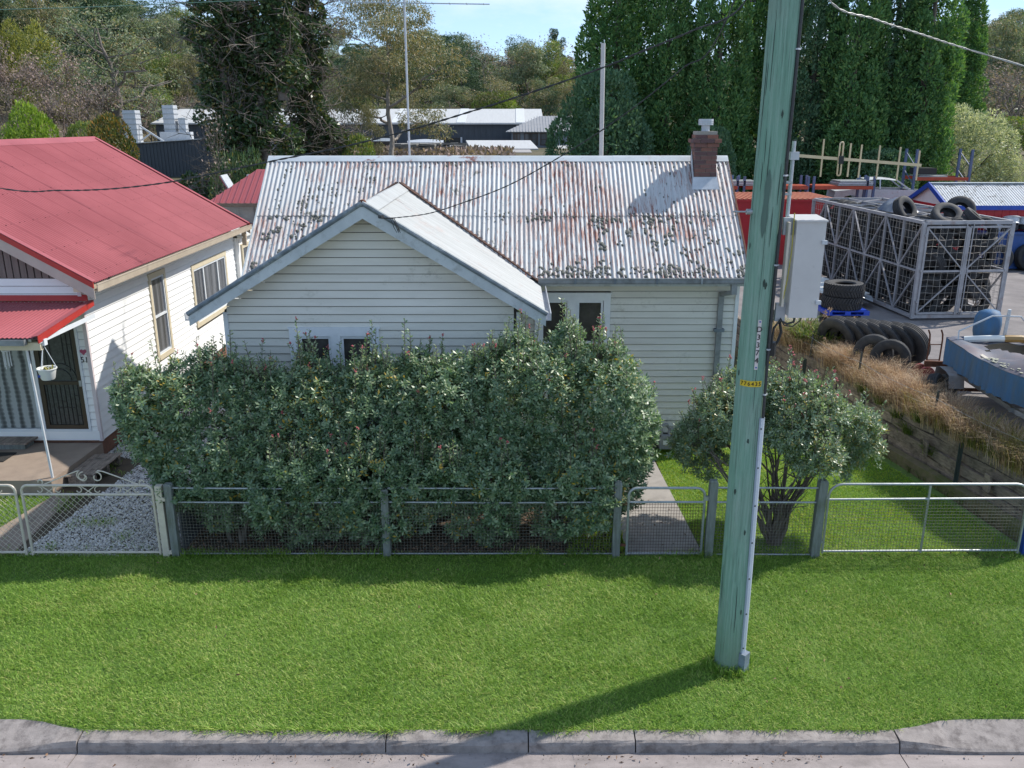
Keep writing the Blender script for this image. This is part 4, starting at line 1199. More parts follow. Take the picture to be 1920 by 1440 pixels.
pole = thing('utility_pole', 'tall green treated timber power pole standing in the grass verge', 'power pole', (PX, PY, 0))
rr = random.Random(9); pm = MB(); N = 28; rows_ = 46
vs = []
for k in range(rows_ + 1):
    z = -0.15 + 9.4 * k / rows_
    r = 0.172 - 0.0015 * z
    cx, cy = 0.012 * math.sin(z * 0.9 + 1), 0.01 * math.sin(z * 0.7)
    for i in range(N):
        t = 2 * math.pi * i / N
        q = r * (1 + 0.016 * math.sin(3 * t + z * 0.5) + 0.012 * math.sin(5 * t - z * 0.8) + rr.uniform(-.004, .004))
        vs.append((PX + cx + q * math.cos(t), PY + cy + q * math.sin(t), z))
fs = [(k * N + i, k * N + (i + 1) % N, (k + 1) * N + (i + 1) % N, (k + 1) * N + i) for k in range(rows_) for i in range(N)]
fs.append(tuple(range(rows_ * N, rows_ * N + N)))
pm.add(vs, fs); pm.build('shaft', M['pole'], pole, smooth=True)
def onpole(t, z, off=0.0):
    """point on the pole's skin; t degrees from the street side, positive towards +X"""
    a = R(t) - math.pi / 2
    r = 0.172 - 0.0015 * z + off
    return Vector((PX + 0.012 * math.sin(z * 0.9 + 1) + r * math.cos(a), PY + 0.01 * math.sin(z * 0.7) + r * math.sin(a), z))
def curved_plate(t0, t1, z0, z1, off, n=8):
    mb = MB(); vs = []
    for k in range(n + 1):
        t = t0 + (t1 - t0) * k / n
        vs += [onpole(t, z0, off), onpole(t, z1, off), onpole(t, z0, 0.0), onpole(t, z1, 0.0)]
    fs = []
    for k in range(n):
        a = 4 * k
        fs += [(a, a + 4, a + 5, a + 1), (a + 1, a + 5, a + 7, a + 3), (a + 2, a, a + 4 - 0, a + 6)]
    fs += [(0, 1, 3, 2), (4 * n, 4 * n + 2, 4 * n + 3, 4 * n + 1)]
    return mb.add(vs, fs)
npl = curved_plate(-1.5 - 6, -1.5 + 6, 3.90, 4.46, 0.01, 4).build('number_plate', simple('plate_white', (0.68, 0.62, 0.60), (0.58, 0.5, 0.47), 9, 0.5, dirt=(0.3, 0.24, 0.2), dirt_scale=12, dirt_lo=0.6), pole)
M['ink'] = simple('ink', (0.01, 0.01, 0.012), None, 5, 0.5, bstr=0)
for k, chh in enumerate('D3374'):
    z = 4.355 - k * 0.088
    p = onpole(-1.5, z, 0.014); text(chh, 0.085, M['ink'], npl, p, (R(90), 0, R(-1.5)), 'numeral')
for z in (3.925, 4.44):
    MB().cyl(onpole(-1.5, z, 0.008), onpole(-1.5, z, 0.016), 0.009, n=8).build('nail', M['blue_paint'], npl)
ytag = curved_plate(-56, 26, 3.700, 3.765, 0.008, 14).build('yellow_tag', simple('tag_yellow', (0.72, 0.50, 0.02), (0.62, 0.42, 0.02), 10, 0.45), pole)
for k, chh in enumerate('776435'):
    t = -48 + k * 13.2
    p = onpole(t, 3.732, 0.0105); text(chh, 0.062, M['ink'], ytag, p, (R(90), 0, R(t)), 'numeral')
cabt = [(46 + 3 * math.sin(z * 0.8), z) for z in np.linspace(3.3, 9.0, 30)]
MB().tube([onpole(t, z, 0.018) for t, z in cabt], 0.017, 8).build('cable', M['cable'], pole, smooth=True)
for z in (3.6, 4.12, 5.05, 5.98, 7.2):
    t = 46 + 3 * math.sin(z * 0.8)
    MB().obox(onpole(t, z, 0.02), (0.055, 0.03, 0.016), (0, 0, R(t))).build('cable_clip', M['galv_light'], pole)
cd = MB(); vs = []
for z in np.linspace(0.2, 3.32, 12):
    for t, o_ in ((34, 0.0), (34, 0.028), (47, 0.034), (58, 0.028), (58, 0.0)):
        vs.append(onpole(t, z, o_))
fs = [(k * 5 + i, k * 5 + i + 1, (k + 1) * 5 + i + 1, (k + 1) * 5 + i) for k in range(11) for i in range(4)] + [(0, 1, 2, 3, 4), tuple(55 + i for i in (4, 3, 2, 1, 0))]
cd.add(vs, fs).build('cable_guard', simple('guard_grey', (0.47, 0.52, 0.60), (0.40, 0.45, 0.53), 4, 0.4, bstr=0.05, dirt=(0.2, 0.2, 0.2), dirt_scale=3, dirt_lo=0.6), pole)
MB().obox(onpole(46, 0.14, 0.03), (0.12, 0.09, 0.27), (0, 0, R(46))).build('guard_foot', simple('foot_blue', (0.22, 0.27, 0.34), (0.15, 0.18, 0.22), 6, 0.5), pole)
for z in np.linspace(0.35, 3.2, 7):
    MB().cyl(onpole(36, z, 0.026), onpole(36, z, 0.036), 0.01, n=6).build('screw', M['black'], pole)
pc = onpole(-24, 5.62)
sc = []
# bare scar where the bark preservative has worn off
vs = []; n = 10
for k in range(n + 1):
    u = k / n; z = 5.33 + 0.72 * u
    hw_ = 15 * math.sin(math.pi * u) ** 0.8 * (0.8 + 0.25 * math.sin(9 * u))
    vs += [onpole(-22 - hw_ + 4 * u, z, 0.0065), onpole(-22 + 4 * u, z, 0.0085), onpole(-22 + hw_ + 4 * u, z, 0.0065)]
MB().add(vs, [(3 * k + i, 3 * k + i + 1, 3 * k + 4 + i, 3 * k + 3 + i) for k in range(n) for i in range(2)]).build('stain', simple('pole_stain', (0.105, 0.17, 0.135), (0.085, 0.135, 0.11), 4, 0.9, stretch=(8, 8, 0.5)), pole, smooth='all', fix=False)
rr = random.Random(77); ck = MB()
for k in range(26):
    t0 = rr.uniform(-80, 70); z0 = rr.uniform(0.3, 7.2); ln = rr.uniform(.25, 1.3); wd_ = rr.uniform(.6, 1.6); vs = []
    m_ = 10; tt = t0
    for i in range(m_ + 1):
        tt += rr.uniform(-.5, .5); w_ = wd_ * math.sin(math.pi * (i / m_) * .92 + .12) ** .7
        vs += [onpole(tt - w_, z0 + ln * i / m_, 0.0045), onpole(tt + w_, z0 + ln * i / m_, 0.0045)]
    ck.add(vs, [(2 * i, 2 * i + 1, 2 * i + 3, 2 * i + 2) for i in range(m_)])
for k in range(9):
    t0 = rr.uniform(-70, 30); z0 = rr.uniform(.5, 7); vs = [onpole(t0, z0, .009)]
    for i in range(9): vs.append(onpole(t0 + rr.uniform(3, 5.5) * math.cos(i * .7), z0 + rr.uniform(.02, .05) * math.sin(i * .7), .0045))
    ck.add(vs, [(0, 1 + i, 1 + (i + 1) % 9) for i in range(9)])
co_ = ck.build('crack', simple('pole_crack', (0.055, 0.085, 0.065), (0.035, 0.05, 0.04), 9, 0.95, bstr=0.2), pole, fix=False); co_['kind'] = 'stuff'
eb = MB().cyl((PX - 0.16, PY - 0.03, 5.6), (PX - 0.22, PY - 0.03, 5.6), 0.03, n=10).cyl((PX - 0.2, PY - 0.03, 5.6), (PX - 0.36, PY - 0.03, 5.6), 0.009, n=8)
eb.build('bolt', M['galv'], pole, smooth=True)
MB().obox(onpole(62, 4.12, 0.03), (0.09, 0.08, 0.15), (0, 0, R(62))).build('cable_clamp', M['black'], pole)
for lp in ([(2.15, 8.9, 9.0), (2.2, 8.95, 8.0), (2.32, 9.0, 7.62), (2.5, 9.05, 7.7), (2.58, 9.1, 8.1)], [(2.25, 8.95, 9.0), (2.27, 8.97, 8.1), (2.36, 9.02, 7.72), (2.53, 9.1, 7.85)], [(2.42, 9.0, 8.8), (2.46, 9.05, 8.0), (2.57, 9.1, 7.8)]):
    MB().tube(lp, 0.009, 6).build('jumper_wire', M['cable'], pole, smooth=True)

cab = thing('meter_cabinet', 'pale grey metal equipment cabinet bolted to the side of the green power pole', 'cabinet', (3.12, 9.18, 4.5))
M['cab'] = simple('cabinet_grey', (0.56, 0.54, 0.52), (0.50, 0.48, 0.465), 3, 0.4, bstr=0.04, dirt=(0.36, 0.34, 0.32), dirt_scale=6, dirt_lo=0.6)
MB().box(2.985, 3.275, 9.03, 9.35, 4.50, 5.50).build('body', M['cab'], cab)
MB().box(2.975, 3.285, 9.00, 9.03, 4.49, 5.51).build('door', M['cab'], cab)
MB().prism([(2.965, 8.985, 5.512), (3.295, 8.985, 5.512), (3.295, 9.37, 5.535), (2.965, 9.37, 5.535)], (0, 0, 0.018)).build('lid', M['cab'], cab)
for z in (4.66, 5.30):
    MB().box(3.25, 3.305, 8.975, 9.015, z - 0.02, z + 0.02).build('hinge', M['galv_light'], cab)
for z0_, z1_ in ((4.42, 4.62), (5.36, 5.54)): MB().box(2.88, 2.985, 9.14, 9.19, z0_, z1_).build('bracket', M['galv_light'], cab)
MB().box(2.905, 2.93, 9.05, 9.13, 4.6, 5.5).build('side_channel', M['cream_metal'], cab)
MB().tube([(2.95, 9.04, 5.6), (2.955, 9.03, 5.2), (2.94, 9.04, 4.9), (2.915, 9.06, 4.62)], 0.006, 6).build('earth_wire', simple('wire_yellow', (0.45, 0.38, 0.05), None, 5, 0.5), cab)
MB().tube([(3.1, 9.15, 4.5), (3.08, 9.12, 4.42), (3.0, 9.1, 4.40), (2.92, 9.1, 4.44), (2.87, 9.12, 4.35), (2.85, 9.11, 4.15)], 0.013, 7).build('feed_cable', M['cable'], cab, smooth=True)
MB().tube([(3.2, 9.2, 4.5), (3.17, 9.18, 4.42), (3.08, 9.15, 4.36), (2.98, 9.13, 4.38), (2.93, 9.12, 4.46)], 0.007, 6).build('feed_cable', M['cable'], cab, smooth=True)
MB().tube([(2.93, 9.15, 4.44), (2.96, 9.14, 4.3), (2.93, 9.13, 4.2), (2.87, 9.12, 4.12)], 0.016, 7).build('conduit', M['black'], cab, smooth=True)

ant = thing('yagi_antenna', 'pale gold yagi aerial with seven upright rods beside the power pole', 'antenna', (2.93, 9.22, 5.8))
M['gold'] = simple('anodised_gold', (0.62, 0.50, 0.32), (0.52, 0.41, 0.26), 6, 0.35, 0.3, bstr=0.03)
def az(x): return 6.175 - (x - 2.95) * 0.075
MB().cyl((2.935, 9.22, 5.55), (2.935, 9.22, 6.32), 0.021, n=10).build('mast', M['galv_light'], ant, smooth=True)
MB().cyl((2.935, 9.22, 6.32), (2.935, 9.22, 6.33), 0.024, n=10).build('mast_cap', M['black'], ant)
for z in (5.78, 5.9): MB().box(2.83, 2.95, 9.19, 9.25, z - 0.012, z + 0.012).build('clamp', M['galv'], ant)
MB().tube([(2.935, 9.22, 5.6), (2.91, 9.2, 5.5), (2.88, 9.19, 5.45)], 0.008, 6).build('coax', M['galv_light'], ant)
MB().box(2.90, 2.99, 9.185, 9.245, 6.13, 6.21).build('boom_clamp', M['galv_light'], ant)
MB().beam((2.95, 9.2, az(2.95)), (4.275, 9.2, az(4.275)), 0.028, 0.03).build('boom', M['gold'], ant)
for u, h0, h1 in ((3.235, -0.195, 0.185), (3.52, -0.175, 0.165), (3.635, -0.175, 0.16), (3.825, -0.17, 0.165), (4.04, -0.175, 0.165), (4.245, -0.155, 0.145)):
    MB().cyl((u, 9.2, az(u) + h0), (u, 9.2, az(u) + h1), 0.0095, n=8).build('rod', M['gold'], ant, smooth=True)
u = 3.42
lp = [(u - .018, 9.185, az(u) - 0.02), (u - .018, 9.185, az(u) + 0.15)] + [(u - 0.018 * math.cos(t), 9.185, az(u) + 0.15 + 0.018 * math.sin(t)) for t in np.linspace(0.4, 2.7, 5)] + [(u + .018, 9.185, az(u) + 0.15), (u + .018, 9.185, az(u) - 0.15)]
lp += [(u + 0.018 * math.cos(t), 9.185, az(u) - 0.15 - 0.018 * math.sin(t)) for t in np.linspace(0.4, 2.7, 5)] + [(u - .018, 9.185, az(u) - 0.15), (u - .018, 9.185, az(u) - 0.02)]
MB().tube(lp, 0.0085, 7).build('folded_dipole', M['gold'], ant, smooth=True)
MB().box(u - 0.02, u + 0.03, 9.165, 9.2, az(u) - 0.05, az(u) + 0.03).build('dipole_box', M['black'], ant)

# ------------------------------------------------------------------ overhead wires
F_, P_ = 1600.0, R(17.02)
def ray(u, v):
    y = -(v - 720) / F_
    return Vector(((u - 960) / F_, math.cos(P_) + y * math.sin(P_), -math.sin(P_) + y * math.cos(P_)))
def span(A, B, sag, n=40):
    A, B = Vector(A), Vector(B)
    return [A.lerp(B, k / n) - Vector((0, 0, 4 * sag * (k / n) * (1 - k / n))) for k in range(n + 1)]
def hz(u, v, A, B):
    """height at which the sight line (u, v) crosses the vertical plane through A and B, as a point"""
    d = ray(u, v)
    n_ = Vector((B[1] - A[1], -(B[0] - A[0]), 0))
    t = n_.dot(Vector((A[0], A[1], 0))) / n_.dot(Vector((d.x, d.y, 0)))
    return d * t + Vector((0, 0, 6.5))
def smooth_path(pts, n=10):
    pts = [Vector(p) for p in pts]; o = []
    for k in range(len(pts) - 1):
        p0, p1, p2, p3 = pts[max(k - 1, 0)], pts[k], pts[k + 1], pts[min(k + 2, len(pts) - 1)]
        for j in range(n):
            t = j / n
            o.append(0.5 * ((2 * p1) + (p2 - p0) * t + (2 * p0 - 5 * p1 + 4 * p2 - p3) * t * t + (3 * p1 - p0 - 3 * p2 + p3) * t ** 3))
    return o + [pts[-1]]
A, B = (2.58, 9.12), (-2.0, 13.5)
pa_ = [Vector((2.58, 9.12, 8.75))] + [hz(u, v, A, B) for u, v in ((1345, 72), (1280, 128), (1200, 193), (1120, 250), (1040, 300), (950, 349), (860, 383), (800, 401))] + [hz(735, 409, A, B)]
def twisted(name, pts, r, mat, label, step=0.11):
    root = thing(name, label, 'cable', pts[0])
    for s in (0, 1):
        q = []
        for k, p in enumerate(pts):
            t = k * 1.25 + s * math.pi
            q.append(p + Vector((r * math.cos(t) * 0.8, r * math.cos(t) * 0.6, r * math.sin(t))))
        MB().tube(q, r, 5).build('strand', mat, root, smooth=True)
    return root
tw = twisted('service_wire', smooth_path(pa_, 14), 0.0048, M['cable'], 'thin twisted service wire from the power pole down to the cottage gable')
en = Vector(pa_[-1])
anc = MB()
for t in (0, 1.9, 3.6):
    anc.tube([en + Vector((-0.02 + 0.03 * t / 2, -0.02, 0)), en + Vector((0.03 + .02 * t, -0.04, -0.14)), en + Vector((0.07 + .015 * t, -0.03, -0.22)), en + Vector((0.09, -0.03, -0.15)), en + Vector((0.03, -0.02, -0.04))], 0.006, 5)
anc.cyl(en + Vector((-0.15, 0.0, 0.0)), en + Vector((0.02, 0, 0)), 0.012, n=6).cyl(en + Vector((-0.2, 0.03, 0.02)), en + Vector((-0.14, -0.02, 0.02)), 0.03, n=8)
anc.build('anchor', M['cable'], tw)
A, B = (2.55, 9.15), (-13.5, 15.0)
pb_ = [Vector((2.55, 9.15, 8.3))] + [hz(u, v, A, B) for u, v in ((1390, 12), (1300, 57), (1200, 98), (1130, 127), (1000, 172), (880, 210), (760, 246), (640, 276), (520, 300), (420, 321), (320, 341), (210, 354), (110, 357), (0, 353))]
e = pb_[-1] + (pb_[-1] - pb_[-2]) * 3; pb_.append(e + Vector((0, 0, 0.4)))
twisted('service_cable', smooth_path(pb_, 14), 0.0064, M['cable'], 'thicker black aerial cable crossing both roofs from the power pole')
A, B = (2.8, 9.2), (11, 14.5)
pc_ = [Vector((2.8, 9.2, 8.4))] + [hz(u, v, A, B) for u, v in ((1555, 0), (1640, 36), (1720, 62), (1800, 88), (1920, 124))]
pc_.append(pc_[-1] + (pc_[-1] - pc_[-2]) * 8)
twisted('service_cable', smooth_path(pc_, 14), 0.0068, M['bare_wire'], 'silvery twisted cable running from the power pole toward the upper yard sky')
ln = MB().tube(span((-16, 17, 8.9), (2.6, 9.15, 9.05), 0.0), 0.005, 5)
A, B = (-14, 20), (4, 24)
pts = [hz(u, v, A, B) for u, v in ((-300, 24), (0, 18), (200, 12), (450, 1), (900, -20), (1500, -60))]
tag(MB().tube(smooth_path(pts, 8), 0.009, 5).build('aerial_wire', simple('wire_green', (0.10, 0.22, 0.17), None, 5, 0.5)), 'thin greenish aerial wire crossing the sky above the left trees', 'cable')

# aerial mast and vent post behind the ridge, gas meter
ms = thing('tv_aerial', 'tall thin television aerial mast with a long boom behind the cottage ridge', 'antenna', (-2.55, 20.6, 0))
YM = 20.6
bt = hz(768, 292, (-9, YM), (9, YM)); tp = hz(758, 2, (-9, YM), (9, YM))
MB().cyl((bt.x, YM, 3.9), (tp.x, YM, tp.z + 0.05), 0.024, n=8).build('mast', M['galv_light'], ms, smooth=True)
l_, r_ = hz(640, 4, (-9, YM), (9, YM)), hz(918, 8, (-9, YM), (9, YM))
MB().beam(l_, r_, 0.02, 0.02).build('boom', M['galv'], ms)
for k in range(9):
    p = l_.lerp(r_, 0.04 + 0.115 * k); w = 0.34 - 0.025 * k
    MB().beam(p + Vector((0, -w, 0.0)), p + Vector((0, w, 0.0)), 0.009, 0.009).build('element', M['galv'], ms)
for k in range(2):
    p = l_ + Vector((-0.05 - 0.05 * k, 0, -0.12 + 0.3 * k))
    MB().beam(p + Vector((0, -0.4, 0)), p + Vector((0, 0.4, 0)), 0.01, 0.01).build('element', M['galv'], ms)
vp0, vp1 = hz(1129, 292, (-9, 20.4), (9, 20.4)), hz(1131, 81, (-9, 20.4), (9, 20.4))
tag(MB().cyl((vp0.x, 20.4, 3.9), (vp1.x, 20.4, vp1.z), 0.05, n=12).build('vent_pipe', simple('vent_grey', (0.50, 0.48, 0.47), (0.40, 0.385, 0.375), 5, 0.6, stretch=(1, 1, 0.3)), smooth=True), 'thick pale vent pipe standing up behind the cottage ridge', 'pipe')
gm = thing('gas_meter', 'grey gas meter with bent pipes at the foot of the cottage wall', 'gas meter', (3.15, 16.42, 0))
gmat = simple('meter_grey', (0.30, 0.30, 0.31), (0.2, 0.2, 0.21), 6, 0.5)
MB().box(3.02, 3.28, 16.34, 16.50, 0.10, 0.34).box(3.05, 3.25, 16.36, 16.48, 0.34, 0.38).build('body', gmat, gm)
MB().box(3.09, 3.21, 16.333, 16.34, 0.20, 0.29).build('dial', M['white_paint'], gm)
MB().tube([(3.07, 16.42, 0.37), (3.06, 16.43, 0.52), (3.1, 16.46, 0.60), (3.18, 16.5, 0.58), (3.24, 16.5, 0.48), (3.22, 16.44, 0.37)], 0.03, 8).build('pipe', gmat, gm, smooth=True)
MB().cyl((3.26, 16.45, 0.50), (3.40, 16.45, 0.50), 0.035, n=10).build('regulator', gmat, gm)
# ------------------------------------------------------------------ retaining wall and what grows on it
def wallx(y): return 8.46 + (y - 13.06) * (7.71 - 8.46) / (17.09 - 13.06) if y < 17.09 else 7.71 + (y - 17.09) * (7.13 - 7.71) / (21.24 - 17.09)
rw = thing('retaining_wall', 'old timber sleeper retaining wall on a mossy concrete footing beside the front lawn', 'wall', (7.9, 16, 0))
rr = random.Random(3)
YS = [12.25, 14.35, 16.5, 18.7, 20.9, 23.1, 25.3]
for row in range(4):
    z0 = 0.16 + row * 0.215; off = 0.9 if row % 2 else 0.0
    ys_ = [YS[0]] + [y + off for y in YS[1:-1]] + [YS[-1]]
    for k in range(len(ys_) - 1):
        ya, yb = ys_[k] + 0.02, ys_[k + 1] - 0.02
        n = 7; mb = MB(); vs = []
        lean = 0.02 * (3 - row)
        dx = rr.uniform(-0.02, 0.02); dz = rr.uniform(-0.012, 0.012); tw_ = rr.uniform(-0.02, 0.02)
        for i in range(n + 1):
            y = ya + (yb - ya) * i / n
            xw = wallx(y) - 0.03 - lean + dx + tw_ * (i / n - 0.5)
            h = 0.205
            e = 0.02 if i in (0, n) else 0
            vs += [(xw + rr.uniform(-.008, .008) + e * .4, y, z0 + dz + rr.uniform(-.008, .012) + e), (xw + 0.13, y, z0 + dz), (xw + 0.13, y, z0 + dz + h), (xw + rr.uniform(-.008, .008) + e * .4, y, z0 + dz + h - rr.uniform(0, .016) - e)]
        fs = [(0, 1, 2, 3), tuple(4 * n + i for i in (3, 2, 1, 0))]
        for i in range(n):
            for j in range(4): fs.append((4 * i + j, 4 * i + (j + 1) % 4, 4 * i + 4 + (j + 1) % 4, 4 * i + 4 + j))
        mb.add(vs, fs).build('sleeper', M['sleeper'], rw)
mb = MB()
vs = []
for y in np.linspace(12.2, 24.5, 26):
    xw = wallx(y) - 0.30
    vs += [(xw + rr.uniform(-.012, .012), y, -0.05), (xw + rr.uniform(-.012, .012), y, 0.22 + rr.uniform(-.012, .012)), (xw + 0.16, y, 0.23 + rr.uniform(-.01, .01)), (xw + 0.16, y, -0.05)]
mb.add(vs, [(4 * i + j, 4 * i + j + 1, 4 * i + 5 + j, 4 * i + 4 + j) for i in range(25) for j in range(3)] + [(0, 3, 2, 1)])
mb.build('footing', simple('mossy_footing', (0.22, 0.17, 0.11), (0.13, 0.11, 0.06), 3, 0.95, bstr=0.4, bscale=30, dirt=(0.10, 0.12, 0.03), dirt_scale=2.2, dirt_lo=0.42, dirt_hi=0.62, dirt_amt=0.8), rw)
for y in (14.3, 17.3, 20.0):
    x = wallx(y) - 0.17
    MB().box(x - 0.02, x + 0.02, y - 0.035, y + 0.035, 0.1, 1.02).box(x - 0.05, x - 0.02, y - 0.005, y + 0.005, 0.1, 1.02).build('steel_post', simple('steel_green', (0.05, 0.065, 0.06), (0.035, 0.045, 0.042), 8, 0.5) if y == 14.3 else bpy.data.materials['steel_green'], rw)
for y in (13.55, 15.2):
    x = wallx(y) - 0.19
    MB().box(x - 0.01, x + 0.02, y - 0.09, y + 0.09, 0.42, 0.72).build('timber_cleat', M['sleeper'], rw)
wf = thing('picket_fence_line', 'line of black steel star pickets with slack wires along the overgrown wall top', 'fence', (8, 17, 1))
pk = [(wallx(y) + 0.02, y) for y in (12.7, 15.4, 18.0, 20.2, 22.4)]
stp_ = simple('star_picket', (0.07, 0.075, 0.07), (0.04, 0.042, 0.04), 10, 0.6)
for k, (x, y) in enumerate(pk):
    tp = (x + 0.03, y, 1.72 - 0.06 * (k % 2))
    mb = MB()
    for a in (0, 2.1, 4.2):
        mb.beam((x + 0.012 * math.cos(a), y + 0.012 * math.sin(a), 0.7), (tp[0] + 0.012 * math.cos(a), y + 0.012 * math.sin(a), tp[2]), 0.008, 0.026, (math.cos(a), math.sin(a), 0))
    mb.build('picket', stp_, wf)
for z in (1.12, 1.32, 1.5):
    for k in range(len(pk) - 1):
        (xa, ya), (xb, yb) = pk[k], pk[k + 1]
        MB().tube(span((xa, ya, z), (xb, yb, z), 0.05, 8), 0.004, 5).build('wire', M['bare_wire'], wf)

# ------------------------------------------------------------------ tyres
def tyre_mesh(r, w, rim, name, n=32, tread=True):
    hw = w / 2
    prof = [(rim, -hw * .72), (rim + 0.02, -hw * .86), (rim + (r - rim) * .45, -hw), (r * .93, -hw * .97), (r * .985, -hw * .82)]
    g = [(-.62, 0), (-.58, 1), (-.5, 1), (-.46, 0), (-.24, 0), (-.2, 1), (-.12, 1), (-.08, 0), (.08, 0), (.12, 1), (.2, 1), (.24, 0), (.46, 0), (.5, 1), (.58, 1), (.62, 0)]
    prof += [(r * (0.965 if q else 1.0), hw * p) for p, q in g]
    prof += [(r * .985, hw * .82), (r * .93, hw * .97), (rim + (r - rim) * .45, hw), (rim + 0.02, hw * .86), (rim, hw * .72), (rim + 0.03, hw * .6), (r * .9, hw * .7), (r * .92, 0), (r * .9, -hw * .7), (rim + 0.03, -hw * .6)]
    return MB().lathe(prof, n, axis='z', closed=True).mesh(name, M['rubber'], smooth=True)
T_truck = tyre_mesh(0.52, 0.29, 0.27, 'truck_tyre')
T_mid = tyre_mesh(0.43, 0.26, 0.22, 'mid_tyre', 26)
T_car = tyre_mesh(0.32, 0.20, 0.20, 'car_tyre', 24)
# lugged tyres of the pallet stack
def lug_mesh():
    mb = MB(); r, w, rim = 0.56, 0.36, 0.28; hw = w / 2
    mb.lathe([(rim, -hw * .7), (rim + .03, -hw * .9), (r * .8, -hw), (r * .93, -hw * .9), (r * .95, 0), (r * .93, hw * .9), (r * .8, hw), (rim + .03, hw * .9), (rim, hw * .7), (r * .88, hw * .7), (r * .9, 0), (r * .88, -hw * .7)], 40, closed=True)
    for k in range(40):
        t = 2 * math.pi * k / 40
        for s in (-1, 1):
            tt = t + (0.5 if s > 0 else 0) * 2 * math.pi / 40
            p0 = Vector((r * .955 * math.cos(tt), r * .955 * math.sin(tt), s * 0.02)); t2 = tt + 0.16
            p1 = Vector((r * .93 * math.cos(t2), r * .93 * math.sin(t2), s * hw * .93))
            mb.beam(p0, p1, 0.045, 0.05, (math.cos(tt), math.sin(tt), 0))
    return mb.mesh('lugged_tyre', M['rubber'])
T_lug = lug_mesh()
def tyre(me, loc, rot, label, group=None):
    o = place('tyre', me, None, loc, rot)
    return tag(o, label, 'tyre', group)
YZ = 1.0
ORD = ['first', 'second', 'third', 'fourth', 'fifth', 'sixth', 'seventh', 'eighth', 'ninth', 'tenth', 'eleventh', 'twelfth', 'thirteenth', 'fourteenth']
# leaning row along the wall
for k in range(7):
    x = 7.98 + 0.225 * k; y = 20.3 - 0.13 * k
    lb = 'worn black truck tyre, %s from the near end of the leaning row' % ORD[6 - k]
    if k == 6: lb = 'big ribbed truck tyre at the near end of the leaning row'
    tyre(T_truck, (x, y, YZ + 0.50), (0, R(90 - 17), R(34)), lb, 'leaning row of truck tyres' )
tyre(T_mid, (8.52, 18.55, YZ + 0.43), (R(84), 0, R(-28)), 'black tyre showing its hollow face in front of the leaning row')
tyre(T_mid, (8.30, 18.95, YZ + 0.45), (R(84), 0, R(-30)), 'black tyre wedged behind the hollow faced tyre in the grass')
tyre(T_car, (8.72, 16.75, YZ + 0.27), (R(75), 0, R(48)), 'small ribbed tyre sunk in the grass beside the boat trailer wheel')
# pallet stack
PSX, PSY = 9.38, 23.9
tyre(T_lug, (PSX, PSY, YZ + 0.17), (0, 0, 0.4), 'lugged tractor tyre lying beneath the blue pallet')
pal = thing('pallet', 'bright blue plastic pallet sandwiched between stacked tyres', 'pallet', (PSX, PSY, YZ + 0.35))
for k in range(7): MB().box(PSX - 0.6, PSX + 0.6, PSY - 0.55 + k * 0.165, PSY - 0.55 + k * 0.165 + 0.12, YZ + 0.445, YZ + 0.47).build('slat', M['blue_plastic'], pal)
for x in (-0.52, 0, 0.52): MB().box(PSX + x - 0.08, PSX + x + 0.08, PSY - 0.55, PSY + 0.55, YZ + 0.37, YZ + 0.445).build('runner', M['blue_plastic'], pal)
MB().box(PSX - 0.6, PSX + 0.6, PSY - 0.55, PSY + 0.55, YZ + 0.35, YZ + 0.37).build('bottom_deck', M['blue_plastic'], pal)
tyre(T_lug, (PSX, PSY, YZ + 0.655), (0, 0, 1.0), 'lugged tractor tyre lying flat on the blue pallet')
tyre(T_lug, (PSX + 0.02, PSY - 0.02, YZ + 1.02), (0, 0, 2.2), 'lugged tractor tyre on top of the pallet stack, pale dusty sidewall up')
# tyres by the blue skip
for k, (x, y, r_) in enumerate(((18.75, 32.9, -8), (20.0, 33.1, 12), (20.45, 32.7, 20))):
    tyre(T_truck, (x, y, YZ + 0.51), (R(80), 0, R(r_)), ('grey truck tyre leaning on the blue skip beside the cage', 'dark truck tyre second from the cage leaning on the blue skip', 'truck tyre farthest from the cage at the blue skip')[k])

# ------------------------------------------------------------------ steel tyre cage
cage = thing('tyre_cage', 'large galvanised steel mesh cage crammed with old tyres', 'cage', (0, 0, 0))
W_, L_, Hh = 2.6, 7.7, 2.75
fm = simple('cage_steel', (0.42, 0.41, 0.43), (0.30, 0.295, 0.31), 4, 0.5, 0.15, bstr=0.1, dirt=(0.24, 0.12, 0.07), dirt_scale=3.2, dirt_lo=0.58, dirt_hi=0.74, dirt_amt=0.7)
def cb(name, p0, p1, w=0.07): MB().beam(p0, p1, w, w, (0, 0.02, 1)).build(name, fm, cage)
for x in (0, W_):
    for y in (0, L_): cb('corner_post', (x, y, 0.0), (x, y, Hh), 0.10)
for z in (0.06, Hh):
    for x in (0, W_): cb('side_rail', (x, 0.05, z), (x, L_ - 0.05, z), 0.09)
    for y in (0, L_): cb('end_rail', (0.05, y, z), (W_ - 0.05, y, z), 0.10)
nb = 7; by = [L_ * k / nb for k in range(nb + 1)]
for x in (0, W_):
    for k in range(1, nb): cb('side_post', (x, by[k], 0.1), (x, by[k], Hh - 0.04), 0.055)
    cb('mid_rail', (x - 0.004, 0.05, 1.38), (x - 0.004, L_ - 0.05, 1.38), 0.05)
    for k in range(nb):
        a, b_ = (0.12, 1.36) if k % 2 else (1.36, 0.12)
        cb('side_brace', (x - 0.01, by[k] + 0.03, a), (x - 0.01, by[k + 1] - 0.03, b_), 0.04)
        a, b_ = (1.4, Hh - 0.05) if k % 2 else (Hh - 0.05, 1.4)
        cb('side_brace', (x - 0.01, by[k] + 0.03, a), (x - 0.01, by[k + 1] - 0.03, b_), 0.04)
